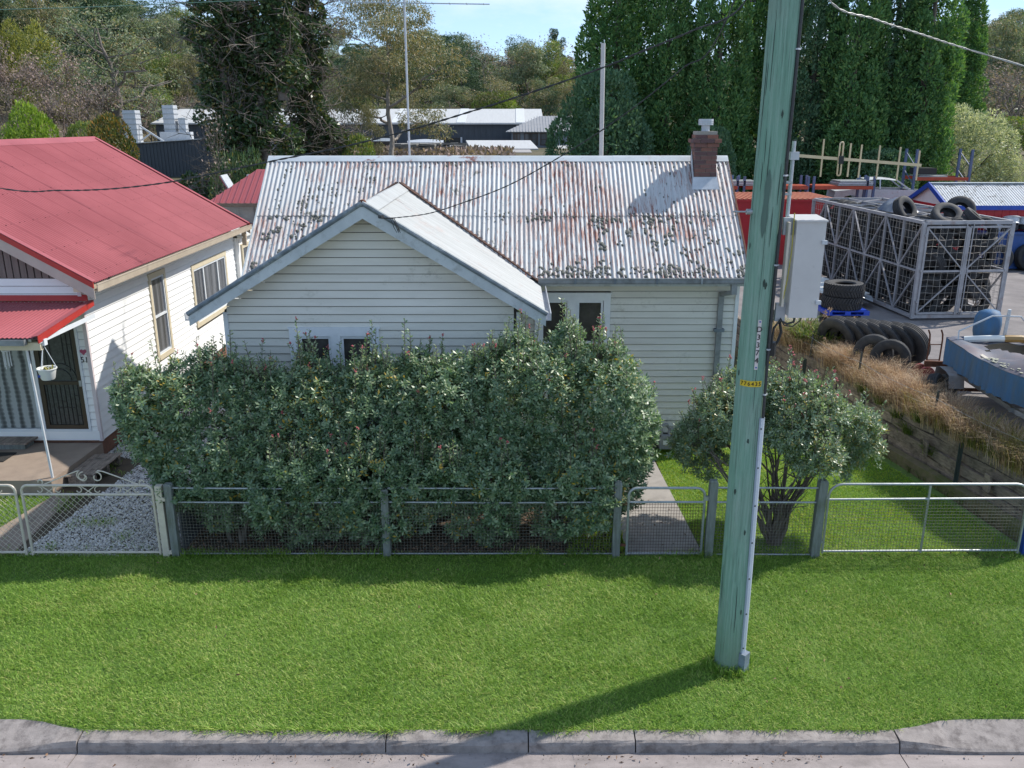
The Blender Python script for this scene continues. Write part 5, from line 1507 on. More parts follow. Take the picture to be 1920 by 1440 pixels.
for k in range(1, nb): cb('top_bar', (0.05, by[k], Hh + 0.0), (W_ - 0.05, by[k], Hh + 0.0), 0.05)
cb('top_bar', (W_ / 2, 0.05, Hh + 0.005), (W_ / 2, L_ - 0.05, Hh + 0.005), 0.055)
for k in range(0, nb, 1):
    p, q = (0.05, W_ / 2 - .03) if k % 2 else (W_ / 2 - .03, 0.05)
    cb('top_brace', (p, by[k] + .03, Hh), (q, by[k + 1] - .03, Hh), 0.035)
    p, q = (W_ / 2 + .03, W_ - .05) if k % 2 == 0 else (W_ - .05, W_ / 2 + .03)
    cb('top_brace', (p, by[k] + .03, Hh), (q, by[k + 1] - .03, Hh), 0.035)
def cage_wires(fn, a0, a1, b0, b1, s=0.19):
    mb = MB(); a = a0; rr = random.Random(8)
    while a < a1:
        pts = [fn(a + rr.uniform(-.015, .015), b0 + (b1 - b0) * t) for t in np.linspace(0, 1, 6)]
        mb.tube(pts, 0.0048, 4, False); a += s
    b_ = b0
    while b_ < b1:
        pts = [fn(a0 + (a1 - a0) * t, b_ + rr.uniform(-.015, .015)) for t in np.linspace(0, 1, 8)]
        mb.tube(pts, 0.0048, 4, False); b_ += s
    return mb
wm = simple('cage_wire', (0.45, 0.43, 0.40), (0.33, 0.28, 0.24), 6, 0.5, 0.1, bstr=0)
cage_wires(lambda a, b_: (0.035, a, b_), 0.1, L_ - 0.1, 0.15, Hh - 0.05).build('wire_mesh', wm, cage)
cage_wires(lambda a, b_: (W_ - 0.035, a, b_), 0.1, L_ - 0.1, 0.15, Hh - 0.05).build('wire_mesh', wm, cage)
for dn in (0, 1):
    x0, x1 = (0.08, W_ / 2 - 0.03) if dn == 0 else (W_ / 2 + 0.03, W_ - 0.08)
    mb = MB()
    for p, q in (((x0, -.06, .16), (x0, -.06, Hh - .12)), ((x1, -.06, .16), (x1, -.06, Hh - .12)), ((x0, -.06, .16), (x1, -.06, .16)), ((x0, -.06, Hh - .12), (x1, -.06, Hh - .12)), ((x0, -.06, 1.38), (x1, -.06, 1.38))):
        mb.beam(p, q, 0.055, 0.055)
    i0, i1 = (x0, x1) if dn == 0 else (x1, x0)
    mb.beam((i0, -.075, Hh - .14), (i1, -.075, 1.40), 0.04, 0.03).beam((i1, -.075, 1.36), (i0, -.075, .18), 0.04, 0.03)
    dr = mb.build('door', fm, cage)
    cage_wires(lambda a, b_: (a, -0.04, b_), x0 + .03, x1 - .03, 0.18, Hh - .14).build('wire_mesh', wm, dr)
    for z in (0.5, 1.4, 2.4): MB().box(x0 - 0.06 if dn == 0 else x1 - 0.0, x0 if dn == 0 else x1 + 0.06, -0.1, -0.05, z - 0.03, z + 0.03).build('hinge', fm, dr)
    xb = x1 - 0.07 if dn == 0 else x0 + 0.07
    MB().cyl((xb, -0.105, 0.1), (xb, -0.105, Hh), 0.016, n=8).build('lock_bar', fm, dr)
cage.location = (11.62, 24.3, YZ + 0.06); cage.rotation_euler = (0, 0, R(3.8))
for k, (x, y) in enumerate(((0.05, 0.4), (W_ - 0.05, 0.4), (0.05, 5), (W_ - 0.05, 5))):
    MB().box(x - 0.1, x + 0.1, y - 0.15, y + 0.15, -0.058, 0.02).build('skid', M['sleeper'], cage).location = (0, 0, 0)
bpy.context.view_layer.update()
cmx = cage.matrix_world.copy()
rr = random.Random(21)
LAY = ['lowest', 'second lowest', 'middle', 'second highest', 'highest', 'topmost']
def in_cage(me, p, rot, lab, grp):
    w = cmx @ Vector(p); tyre(me, w, (rot[0], rot[1], rot[2] + R(3.8)), lab, grp)
for lay in range(6):
    for k in range(11):
        y = 0.42 + k * 0.68 + rr.uniform(-.1, .1); z = 0.40 + lay * 0.40 + rr.uniform(-.04, .04)
        big = rr.random() < 0.8
        if rr.random() < 0.7: rot = (R(90 + rr.uniform(-25, 25)), rr.uniform(0, 6), R(rr.uniform(-25, 25)))
        else: rot = (rr.uniform(-.4, .4), R(90 + rr.uniform(-35, 20)), rr.uniform(-.4, .4))
        in_cage(T_mid if big else T_car, (0.50 + rr.uniform(-.05, .08), y, z), rot, '%s tyre from the doors in the %s layer behind the cage side mesh' % (ORD[k], LAY[lay]), 'tyres packed in the steel cage')
    for k in range(2):
        if lay < 6:
            z = 0.42 + lay * 0.42
            rot = (R(90 + rr.uniform(-20, 20)), 0, R(rr.uniform(-20, 20))) if rr.random() < 0.65 else (rr.uniform(-.3, .3), rr.uniform(-.3, .3), 0)
            in_cage(T_mid, (1.25 + k * 0.8 + rr.uniform(-.06, .06), 0.5 + rr.uniform(-.1, .1), min(z, 2.42)), rot, 'tyre behind the cage door nearer the %s in the %s layer' % (('pallet stack', 'blue skip')[k], LAY[lay]), 'tyres packed in the steel cage')
for lay in range(4):
    for k in range(8):
        in_cage(T_mid, (1.35 + rr.uniform(-.1, .1), 1.5 + k * 0.8 + rr.uniform(-.1, .1), 0.4 + lay * 0.54), (R(90 + rr.uniform(-30, 30)), rr.uniform(-.3, .3), R(90 * (rr.random() < .4) + rr.uniform(-20, 20))), '%s inner tyre from the doors in the %s layer, half hidden in the cage' % (ORD[k], LAY[lay]), 'tyres packed in the steel cage')
for k in range(14):
    in_cage(T_mid if rr.random() < .5 else T_car, (1.0 + rr.uniform(0, 1.3), 0.6 + k * 0.45, 2.42 + rr.uniform(-.05, .12)), (rr.uniform(-.6, .6), rr.uniform(-.6, .6), 0), '%s loose tyre from the doors on top of the cage load' % ORD[k], 'tyres packed in the steel cage')
in_cage(T_mid, (1.05, 0.75, Hh + 0.12), (R(35), R(-20), 0.3), 'pale dusty tyre tipped on top of the cage near its front corner', None)
in_cage(T_mid, (1.75, 1.3, Hh + 0.20), (R(60), R(10), -0.4), 'large black tyre standing propped on top of the cage', None)
in_cage(T_car, (1.75, 0.55, Hh + 0.10), (R(35), R(15), 0.6), 'small tyre lying tilted on top of the cage above its doors', None)
in_cage(T_mid, (0.55, 2.2, Hh + 0.14), (R(60), R(20), 0.3), 'black tyre on top of the cage halfway along its side', None)
bag = thing('tarpaulin', 'crumpled dark blue and white tarpaulin lying on top of the tyre cage', 'tarp', cmx @ Vector((0.7, 2.9, Hh)))
n = 12; vs = []
for i in range(n + 1):
    for j in range(n + 1):
        u, v = i / n - .5, j / n - .5
        e = max(0, 1 - (abs(u) * 2) ** 3) * max(0, 1 - (abs(v) * 2) ** 3)
        p = cmx @ Vector((0.75 + u * 0.95, 3.0 + v * 1.1, Hh + 0.04 + 0.32 * e + 0.06 * math.sin(7 * u + 9 * v) * e + 0.05 * rr.random() * e))
        vs.append(p)
MB().add(vs, [(i * (n + 1) + j, (i + 1) * (n + 1) + j, (i + 1) * (n + 1) + j + 1, i * (n + 1) + j + 1) for i in range(n) for j in range(n)]).build('sheet', simple('tarp_blue', (0.03, 0.05, 0.12), (0.25, 0.26, 0.28), 1.6, 0.35), bag, smooth='all')

# ------------------------------------------------------------------ loose sheets, hand trolley
ist = thing('roofing_stack', 'stack of pale roofing sheets and an orange edged panel beside the tyre cage', 'sheets', (10.2, 27, YZ))
for k in range(3):
    MB().obox((10.1 + 0.03 * k, 27.3 - 0.05 * k, YZ + 0.42 + 0.03 * k), (1.3, 2.6, 0.02), (0.02, 0, R(8 + 2 * k))).build('panel', M['white_paint'] if k else M['rust'], ist)
MB().box(9.6, 10.7, 26.4, 28.3, YZ, YZ + 0.40).build('bearer', M['sleeper'], ist)
for k, (cx, cy, cz, rz) in enumerate(((10.55, 26.6, YZ + 0.62, 60), (11.1, 26.3, YZ + 0.48, 70))):
    mb = corr_sheet(lambda a, s, h: (a - 0.45, 0.25 * math.cos(s * 1.6) + h, -s * 0.62 + 0.3), 0.9, 0.95, 0.076, 0.016, 6, 6)
    o = mb.build('bent_sheet', M['galv_light'], ist, smooth='all'); 
    o.data.transform(Matrix.Translation(Vector((cx, cy, cz)) - Vector((10.2, 27, YZ)) ) @ Matrix.Rotation(R(rz), 4, 'Z') @ Matrix.Rotation(R(-38), 4, 'X') @ Matrix.Translation(Vector((10.2, 27, YZ))))
TX = 0.42
tr_ = thing('hand_trolley', 'rusty upright hand trolley with red wheels standing on the yard', 'trolley', (8.95, 18.3, YZ))
for s in (-1, 1):
    MB().tube([(8.95 + s * 0.14, 18.32, YZ + 0.1), (8.97 + s * 0.14, 18.35, YZ + 0.9), (8.93 + s * 0.14, 18.30, YZ + 1.05), (8.84 + s * 0.14, 18.2, YZ + 1.16)], 0.018, 7).build('side_tube', M['rust'], tr_)
    MB().lathe([(0.02, -0.04), (0.14, -0.05), (0.17, -0.035), (0.17, 0.035), (0.14, 0.05), (0.02, 0.04)], 18, (8.76 + s * 0.02, 18.3 - s * 0.13, YZ + 0.17), 'y').build('wheel', simple('wheel_red', (0.22, 0.03, 0.03), (0.14, 0.02, 0.02), 8, 0.5) if s < 0 else bpy.data.materials['wheel_red'], tr_, smooth=True)
for z in (0.15, 0.45, 0.8): MB().cyl((8.81, 18.34, YZ + z), (9.1, 18.34, YZ + z), 0.012, n=6).build('cross_bar', M['rust'], tr_)
MB().box(8.76, 9.14, 18.05, 18.33, YZ + 0.02, YZ + 0.035).build('toe_plate', M['rust'], tr_)
tr_.location.x += TX

# ------------------------------------------------------------------ boat on its trailer (built bow towards -Y, then turned)
M['boat_cover'] = simple('boat_cover', (0.06, 0.10, 0.16), (0.13, 0.12, 0.13), 1.3, 0.65, bstr=0.5, bscale=5, dirt=(0.16, 0.125, 0.135), dirt_scale=0.9, dirt_lo=0.40, dirt_hi=0.58, dirt_amt=0.85)
M['boat_skirt'] = simple('boat_skirt', (0.022, 0.12, 0.28), (0.06, 0.11, 0.17), 2.0, 0.65, bstr=0.6, bscale=8, stretch=(3, 3, 0.8))
M['hull'] = simple('hull_cream', (0.62, 0.56, 0.46), (0.52, 0.47, 0.39), 3, 0.4, bstr=0.05)
boat = thing('covered_boat', 'small motor boat under a faded blue cover sagging into the open cockpit', 'boat', (0, 0, 0))
def hullw(t):                                             # half beam along the length, t = 0 stern .. 1 bow
    return 0.86 * (1 - max(0, (t - 0.45) / 0.55) ** 2.2) ** 0.75 if t < 1 else 0.0
Lb = 4.5; nt_ = 26
def ring(t, z_keel, z_chine, z_gun):
    w = max(0.012, hullw(t)); y = -t * Lb
    return [(-w, y, z_gun), (-w * .86, y, z_chine), (0, y, z_keel), (w * .86, y, z_chine), (w, y, z_gun)]
hv = []
for k in range(nt_ + 1):
    t = k / nt_
    hv += ring(t, 0.0 + 0.55 * max(0, (t - .5) / .5) ** 2.4, 0.22 + 0.5 * max(0, (t - .4) / .6) ** 2, 0.72 + 0.2 * t * t)
fs = [(5 * k + i, 5 * k + i + 1, 5 * k + 6 + i, 5 * k + 5 + i) for k in range(nt_) for i in range(4)] + [(0, 1, 2, 3, 4)]
MB().add(hv, fs).build('hull', M['hull'], boat, smooth=True)
# cover: skirt over the gunwale, deck forward, collapsed rim round the cockpit aft
rr = random.Random(31)
def gz_(t): return 0.72 + 0.2 * t * t
sk = []; 
for k in range(61):
    t = k / 60; w = max(0.02, hullw(t) + 0.02); y = -t * Lb
    f = 0.022 * math.sin(k * 1.7) + 0.016 * math.sin(k * .63 + 1) + rr.uniform(-.006, .006)
    sk.append([(s * (w + f * (q > 0)), y, gz_(t) + 0.03 - q * (0.52 + 0.012 * math.sin(k * 1.9) + 0.01 * math.sin(k * .7))) for s in (-1, 1) for q in (0, 0.5, 1.0)])
vs = [p for row in sk for p in row]
fs = []
for k in range(60):
    for b0 in (0, 3):
        for i in range(2): fs.append((6 * k + b0 + i, 6 * k + b0 + i + 1, 6 * k + 6 + b0 + i + 1, 6 * k + 6 + b0 + i))
m0 = len(vs)
for k in range(13):
    u = -1 + 2 * k / 12
    for q in (0, 0.5, 1): vs.append((u * 0.88, 0.03 + 0.012 * math.sin(k * 2.2) * q, gz_(0) + 0.05 + 0.05 * math.cos(u * 1.5) - q * 0.46))
for k in range(12):
    for i in range(2): fs.append((m0 + 3 * k + i, m0 + 3 * k + i + 1, m0 + 3 * k + 4 + i, m0 + 3 * k + 3 + i))
MB().add(vs, fs).build('cover_skirt', M['boat_skirt'], boat, smooth='all')
nu = 18; nt2 = 44; vs = []; fs = []
def cov(t, u):
    w = hullw(t) + 0.02
    z = gz_(t) + 0.035
    dome = 0.30 * (1 - u * u) * sm(0.36, 0.62, t) * (1 - 0.5 * sm(0.7, 1, t))
    rim = 0.05 * math.exp(-((abs(u) - 0.8) / 0.15) ** 2) * (1 - sm(0.4, 0.6, t))
    sag = -0.20 * math.exp(-((t - 0.33) / 0.07) ** 2) * math.exp(-((u + 0.55) / 0.35) ** 2)
    wr = 0.02 * math.sin(14 * t + 5 * u) + 0.012 * math.sin(31 * t - 9 * u)
    return (u * w, -t * Lb, z + float(dome) + rim + sag + wr * (1 - abs(u) ** 3))
keep = {}
for k in range(nt2 + 1):
    for j in range(nu + 1):
        t = k / nt2; u = -1 + 2 * j / nu
        vs.append(cov(t, u))
for k in range(nt2):
    for j in range(nu):
        t = (k + .5) / nt2; u = -1 + 2 * (j + .5) / nu
        if 0.09 < t < 0.25 + 0.04 * math.sin(5 * u) and -0.42 + 0.1 * math.sin(20 * t) < u < 0.9: continue
        fs.append((k * (nu + 1) + j, k * (nu + 1) + j + 1, (k + 1) * (nu + 1) + j + 1, (k + 1) * (nu + 1) + j))
MB().add(vs, fs).build('cover', M['boat_cover'], boat, smooth='all')
MB().box(-0.62, 0.62, -1.75, -0.3, 0.32, 0.35).build('cockpit_floor', M['hull'], boat)
for s in (-1, 1): MB().box(s * .66 - .04, s * .66 + .04, -1.75, -0.25, 0.33, 0.74).build('coaming', M['hull'], boat)
MB().box(-0.6, 0.1, -0.95, -0.62, 0.35, 0.60).build('seat', M['white_paint'], boat)
MB().box(0.15, 0.6, -0.95, -0.62, 0.35, 0.58).build('seat', simple('tan_vinyl', (0.36, 0.22, 0.08), (0.28, 0.17, 0.06), 6, 0.4), boat)
MB().box(-0.6, 0.6, -1.7, -1.4, 0.35, 0.66).build('dash', M['white_paint'], boat)
rl_ = MB().tube([(-0.62, -0.22, 0.79), (-0.4, -0.30, 0.83), (-0.1, -0.27, 0.84), (0.12, -0.31, 0.85)], 0.07, 8)
rl_.build('rolled_cover', M['white_paint'], boat, smooth=True)
MB().tube([(0.12, -0.31, 0.85), (0.4, -0.36, 0.87), (0.85, -0.38, 0.80)], 0.08, 8).build('rolled_cover', bpy.data.materials['tan_vinyl'], boat, smooth=True)
MB().tube([(-0.75, -0.25, 0.78), (-0.72, -0.15, 0.95), (-0.1, -0.12, 1.28), (0.45, -0.12, 1.28), (0.72, -0.15, 0.98), (0.75, -0.3, 0.78)], 0.018, 7).build('canopy_bow', M['galv_light'], boat, smooth=True)
MB().cyl((0.2, -0.1, 0.75), (0.22, -0.1, 1.42), 0.035, n=10).build('light_pole', M['galv_light'], boat, smooth=True)
# outboard under its own cover
mv = []; mf = []
prof = [(0.16, 0.55), (0.21, 0.68), (0.24, 0.86), (0.25, 1.05), (0.24, 1.2), (0.19, 1.3), (0.08, 1.34), (0.0, 1.345)]
mo = MB().lathe([(r, z) for r, z in prof], 18, (0, 0, 0))
mo.v = [(x * 1.0 + rr.uniform(-.008, .008), y * 1.45 + 0.30, z - (0.10 * max(0, y) / 0.25 if z > 1.1 else 0)) for x, y, z in mo.v]
mo.build('motor_cover', M['boat_skirt'], boat, smooth='all')
MB().box(-0.06, 0.06, 0.16, 0.34, -0.1, 0.6).build('motor_leg', M['black'], boat)
# lichen blooms in a line along the cover's near edge
V = []; F = []
for k in range(60):
    t = rr.uniform(0.40, 0.92) if k > 12 else rr.uniform(0.36, 0.5); u = -0.93 + abs(rr.gauss(0, 0.05))
    x, y, z = cov(t, u); r = rr.uniform(0.012, 0.042)
    k0 = len(V); V.append((x, y, z + 0.012))
    for i in range(7):
        a = 2 * math.pi * i / 7; V.append((x + r * math.cos(a), y + r * 1.2 * math.sin(a), z + 0.004))
    F += [(k0, k0 + 1 + i, k0 + 1 + (i + 1) % 7) for i in range(7)]
lo = np_obj('lichen', np.array(V), np.array(F), simple('pale_lichen', (0.42, 0.42, 0.34), (0.25, 0.25, 0.2), 40, 0.95, bstr=0.5), boat); lo['kind'] = 'stuff'
boat.location = (10.0, 17.3, YZ + 0.42); boat.rotation_euler = (0, 0, R(-7))

trl = thing('boat_trailer', 'weathered boat trailer with box mudguards under the blue covered boat', 'trailer', (0, 0, 0))
for s in (-1, 1):
    MB().beam((s * 0.55, 0.25, 0.0), (s * 0.45, -2.6, 0.02), 0.07, 0.09).build('rail', M['galv'], trl)
    MB().beam((s * 0.45, -2.6, 0.02), (0, -4.9, 0.0), 0.07, 0.09).build('drawbar', M['galv_light'], trl)
    wl = place('wheel', T_car, trl, (s * 0.93, -0.55, -0.19), (0, R(90), 0))
    MB().lathe([(0.0, -0.03), (0.12, -0.03), (0.14, 0.02), (0.205, 0.03), (0.205, -0.06)], 16, (s * 0.95, -0.55, -0.19), 'x').build('rim', M['galv_light'], trl, smooth=True)
    gd = MB(); x0, x1 = s * 0.78, s * 1.08
    pr = [(-0.14, -0.05), (-0.20, 0.20), (-0.36, 0.24), (-0.74, 0.24), (-0.92, 0.20), (-1.0, -0.05)]
    vs = [(x0, y, z) for y, z in pr] + [(x1, y, z) for y, z in pr]
    gd.add(vs, [(i, i + 1, 7 + i, 6 + i) for i in range(5)] + [(0, 1, 2, 3, 4, 5)] if s > 0 else [(i, i + 1, 7 + i, 6 + i) for i in range(5)])
    gd.build('mudguard', simple('guard_dull', (0.28, 0.26, 0.25), (0.2, 0.185, 0.18), 4, 0.6, dirt=(0.2, 0.1, 0.06), dirt_scale=5) if s < 0 else bpy.data.materials['guard_dull'], trl)
for y in (0.2, -1.2, -2.5): MB().beam((-0.55, y, 0.03), (0.55, y, 0.03), 0.06, 0.08).build('cross_member', M['galv'], trl)
MB().beam((-0.95, -0.55, -0.19), (0.95, -0.55, -0.19), 0.06, 0.06).build('axle', M['rust'], trl)
MB().box(-1.15, -0.3, 0.26, 0.32, 0.05, 0.18).build('light_board', M['rust'], trl)
trl.location = (10.0, 17.3, YZ + 0.42); trl.rotation_euler = (0, 0, R(-7))

# ------------------------------------------------------------------ sheds, racks and wreck at the back of the yard
sh = thing('red_shed', 'long low red shed with bright blue barge boards and a lichen spotted iron roof', 'shed', (17.1, 35.6, YZ))
sx0, sx1, sy0, sy1, se, srz = 17.1, 29.0, 34.0, 37.2, 3.38, 4.13
MB().box(sx0 + .04, sx1, sy0 + .03, sy1, YZ, se).build('wall', M['red_paint'], sh)
k = 0; x = sx0 + 0.04
while x < sx1 - 0.3:
    MB().box(x + .006, x + .294, sy0 + .006, sy0 + .03, YZ + .02, se).build('wall_plank', M['red_paint'], sh); x += 0.30
MB().prism([(sx0 + .02, sy0 + .05, se - .02), (sx0 + .02, sy1, se - .02), (sx0 + .02, (sy0 + sy1) / 2, srz - .05)], (0.05, 0, 0)).build('gable_panel', M['white_paint'], sh)
MB().box(sx0, sx0 + .04, sy0 + .03, sy1, YZ, se - .15).build('end_wall', M['red_paint'], sh)
ym = (sy0 + sy1) / 2; sa = math.atan2(srz - se, ym - sy0 + 0.1); slen = math.hypot(srz - se, ym - sy0 + 0.1) + .03
srf = MB().add([(sx0 - .1, sy0 - .1, se - .02), (sx1, sy0 - .1, se - .02), (sx1, ym, srz - .02), (sx0 - .1, ym, srz - .02), (sx0 - .1, sy1 + .1, se - .02), (sx1, sy1 + .1, se - .02)], [(0, 1, 2, 3), (3, 2, 5, 4)]).build('roof', M['post_timber'], sh)
M['shed_iron'] = old_iron('shed_iron', (12, 1, 1), -0.06, (0.56, 0.57, 0.58), 0.85)
for k in range(14):
    x0 = sx0 - .1 + k * 0.85
    corr_sheet(lambda a, s, h, x0=x0: (x0 + a, ym - s * math.cos(sa) - h * math.sin(sa), srz - s * math.sin(sa) + h * math.cos(sa)), 0.85, slen, 0.106, 0.03, 1, 6).build('roof_sheet', M['shed_iron'], srf, smooth='all', fix=False)
MB().box(sx0 - .1, sx1, ym - .13, ym + .13, srz + .02, srz + .05).build('ridge_cap', M['ridge_iron'], srf)
MB().prism([(sx0 - .16, sy0 - .16, se + .06), (sx0 - .16, ym, srz + .07), (sx0 - .16, sy1 + .2, se + .02), (sx0 - .16, sy1 + .2, se - .16), (sx0 - .16, ym, srz - .13), (sx0 - .16, sy0 - .16, se - .14)], (0.06, 0, 0)).build('barge_board', M['blue_paint'], sh)
MB().box(sx0 - .1, sx1, sy0 - .14, sy0 - .10, se - .14, se + .03).build('fascia', M['blue_paint'], sh)

ctn = thing('red_container', 'long red container with a faded orange ribbed roof behind the tyre cage', 'container', (9, 36, YZ))
MB().box(4.0, 13.0, 34.5, 38.0, YZ, 3.58).build('body', M['red_paint'], ctn)
mt = simple('faded_orange', (0.42, 0.15, 0.085), (0.34, 0.105, 0.065), 2, 0.7, bstr=0.1, stretch=(3, 0.3, 1))
for k in range(45):
    x0 = 4.0 + k * 0.2
    MB().box(x0, x0 + 0.12, 34.46, 38.0, 3.582, 3.62).build('roof_rib', mt, ctn)
MB().box(4.0, 13.0, 34.45, 34.5, 3.5, 3.58).build('top_rail', M['red_paint'], ctn)
M['orange_beam'] = simple('orange_beam', (0.45, 0.075, 0.03), (0.34, 0.055, 0.025), 3, 0.5, dirt=(0.2, 0.06, 0.04), dirt_scale=2)
M['rack_blue'] = simple('rack_blue', (0.11, 0.15, 0.26), (0.08, 0.11, 0.19), 3, 0.5)
rk = thing('pallet_rack', 'long orange beamed pallet rack with stubby blue uprights behind the red container', 'rack', (12, 39, YZ))
for x in (5.0, 7.4, 9.9, 10.2, 13.0, 13.25, 15.6, 15.9):
    for y in (38.4, 39.4): MB().box(x - .05, x + .05, y - .05, y + .05, YZ, 4.25).build('upright', M['rack_blue'], rk)
for (x0, x1) in ((5.05, 9.9), (10.25, 13.0), (13.3, 15.85)):
    for y in (38.34, 39.46): MB().box(x0, x1, y - .03, y + .03, 3.70, 3.84).build('beam', M['orange_beam'], rk)
    MB().box(x0, x1, 38.4, 39.4, 3.845, 3.86).build('deck', M['orange_beam'], rk)
for k, (x0, x1) in enumerate(((9.2, 10.8), (14.3, 15.9))):
    pp = thing('panel_stack', ('flat stack of grey panels on the rack beside the power pole', 'flat stack of pale grey panels on the rack beside the wrecked car')[k], 'panels', ((x0 + x1) / 2, 38.9, 3.86))
    for q in range(3): MB().box(x0 + .05 * q, x1 - .03 * q, 38.35, 39.5, 3.862 + .07 * q, 3.862 + .07 * q + .055).build('panel', (M['galv'], M['galv_light'], M['galv'])[q], pp)
rk2 = thing('pallet_rack', 'tall empty pallet rack with blue uprights behind the red shed', 'rack', (19, 41, YZ))
for x in (18.35, 20.85):
    for y in (40.0, 41.1): MB().box(x - .05, x + .05, y - .05, y + .05, YZ, 5.35).build('upright', M['rack_blue'], rk2)
    for z in (1.4, 2.2, 3.0, 3.8, 4.6): MB().beam((x, 40, z), (x, 41.1, z + .6), .03, .03).build('brace', M['rack_blue'], rk2)
for y in (39.95, 41.15): MB().box(18.4, 20.8, y - .03, y + .03, 3.98, 4.12).build('beam', M['orange_beam'], rk2)
bx_ = thing('battery_crate', 'flat black crate and tray lying on the tall rack beam', 'crate', (19.2, 40.5, 4.12))
MB().box(18.55, 19.4, 40.1, 41.0, 4.24, 4.52).build('crate', M['black'], bx_); MB().box(18.6, 19.9, 40.05, 41.05, 4.13, 4.17).box(18.6, 19.9, 40.05, 40.1, 4.2, 4.23).build('tray', M['galv'], bx_)

# stripped car body on the rack platform
car = thing('wrecked_car', 'stripped white car shell without glass parked on a platform behind the cage', 'car', (0, 0, 0))
cw = simple('car_white', (0.60, 0.62, 0.63), (0.5, 0.52, 0.53), 3, 0.35, dirt=(0.2, 0.1, 0.07), dirt_scale=2.5, dirt_lo=0.58)
sp = [(-2.1, .45), (-2.05, .78), (-1.1, .88), (1.35, .86), (2.0, .78), (2.1, .45), (1.75, .3), (1.6, .55), (1.3, .62), (1.0, .55), (.85, .3), (-.85, .3), (-1.0, .55), (-1.3, .62), (-1.6, .55), (-1.75, .3)]
for s in (-1, 1): MB().prism([(x, s * .80, z) for x, z in sp], (0, s * .04, 0)).build('side_panel', cw, car)
MB().prism([(-2.05, -.8, .78), (-1.1, -.8, .88), (-1.1, .8, .88), (-2.05, .8, .78)], (0, 0, -.03)).build('boot_lid', cw, car)
MB().prism([(1.2, -.8, .87), (2.0, -.8, .79), (2.0, .8, .79), (1.2, .8, .87)], (0, 0, -.03)).build('bonnet', cw, car)
rv = []
for k in range(9):
    x = -.75 + 1.35 * k / 8; z = 1.36 - 0.05 * ((k - 4) / 4) ** 2
    rv += [(x, -.62, z - .05), (x, -.5, z), (x, .5, z), (x, .62, z - .05)]
MB().add(rv, [(4 * k + i, 4 * k + i + 1, 4 * k + 5 + i, 4 * k + 4 + i) for k in range(8) for i in range(3)]).build('roof', cw, car, smooth='all')
for s in (-1, 1):
    for p, q in (((-.75, s * .62, 1.3), (-1.15, s * .76, .88)), ((.6, s * .62, 1.3), (1.2, s * .76, .88)), ((-.1, s * .63, 1.3), (-.1, s * .79, .88))):
        MB().beam(p, q, .05, .06).build('roof_pillar', cw, car)
MB().box(-1.9, 1.9, -.75, .75, .28, .33).build('floor_pan', M['rust'], car)
for s in (-1, 1):
    for x in (-1.3, 1.3): MB().cyl((x, s * .62, .28), (x, s * .8, .28), .2, n=14).build('brake_drum', M['rust'], car)
car.location = (17.0, 40.6, 2.72); car.rotation_euler = (0, 0, R(-8))
pf = thing('car_platform', 'steel platform under the wrecked car', 'platform', (17, 40.6, YZ))
MB().box(14.9, 18.25, 39.75, 41.5, 2.72, 2.80).build('deck', M['rust'], pf)
for x in (15.0, 18.15):
    for y in (39.85, 41.4): MB().box(x - .06, x + .06, y - .06, y + .06, YZ, 2.72).build('leg', M['rack_blue'], pf)

sk_ = thing('waste_skip', 'scuffed blue steel drum skip heaped with wheel rims', 'skip', (19.6, 34.0 - .6, YZ))
skm = simple('skip_blue', (0.02, 0.09, 0.33), (0.03, 0.07, 0.2), 2, 0.5, dirt=(0.22, 0.2, 0.2), dirt_scale=4, dirt_lo=0.6)
MB().prism([(18.55, 33.2, YZ + .05), (23, 33.2, YZ + .05), (23.2, 33.2, YZ + 1.45), (18.35, 33.2, YZ + 1.45)], (0, 0.75, 0)).build('body', skm, sk_)
MB().box(18.3, 23.3, 33.14, 33.2, YZ + 1.38, YZ + 1.47).build('lip', skm, sk_)
for x in (19.2, 20.3, 21.4): MB().box(x - .04, x + .04, 33.12, 33.2, YZ + .1, YZ + 1.38).build('rib', skm, sk_)
rimm = MB().lathe([(0.08, 0.02), (0.2, 0.0), (0.22, -0.12), (0.3, -0.14), (0.31, -0.12), (0.27, -0.08), (0.27, 0.08), (0.31, 0.12), (0.3, 0.14), (0.22, 0.12), (0.2, 0.05), (0.08, 0.05)], 20, closed=True).mesh('rim', M['galv_light'], smooth=True)
rr = random.Random(6)
for k, (x, z, w) in enumerate(((18.75, 1.62, 1), (19.35, 1.60, 0), (19.4, 1.86, 1), (20.0, 1.6, 0), (19.95, 1.84, 1), (20.6, 1.62, 0))):
    o = place('wheel', rimm if w else T_car, None, (x, 33.55, YZ + z), (rr.uniform(-.3, .3), rr.uniform(-.3, .3), 0))
    tag(o, ('lone pale steel rim at the cage end of the skip heap', 'black tyre at the base of the skip heap, nearest the lone rim', 'pale rim lying on the first black tyre of the skip heap', 'black tyre in the middle of the skip heap', 'pale rim lying on the middle black tyre of the skip heap', 'black tyre at the far end of the skip heap')[k], 'wheel', 'wheels heaped on the skip')

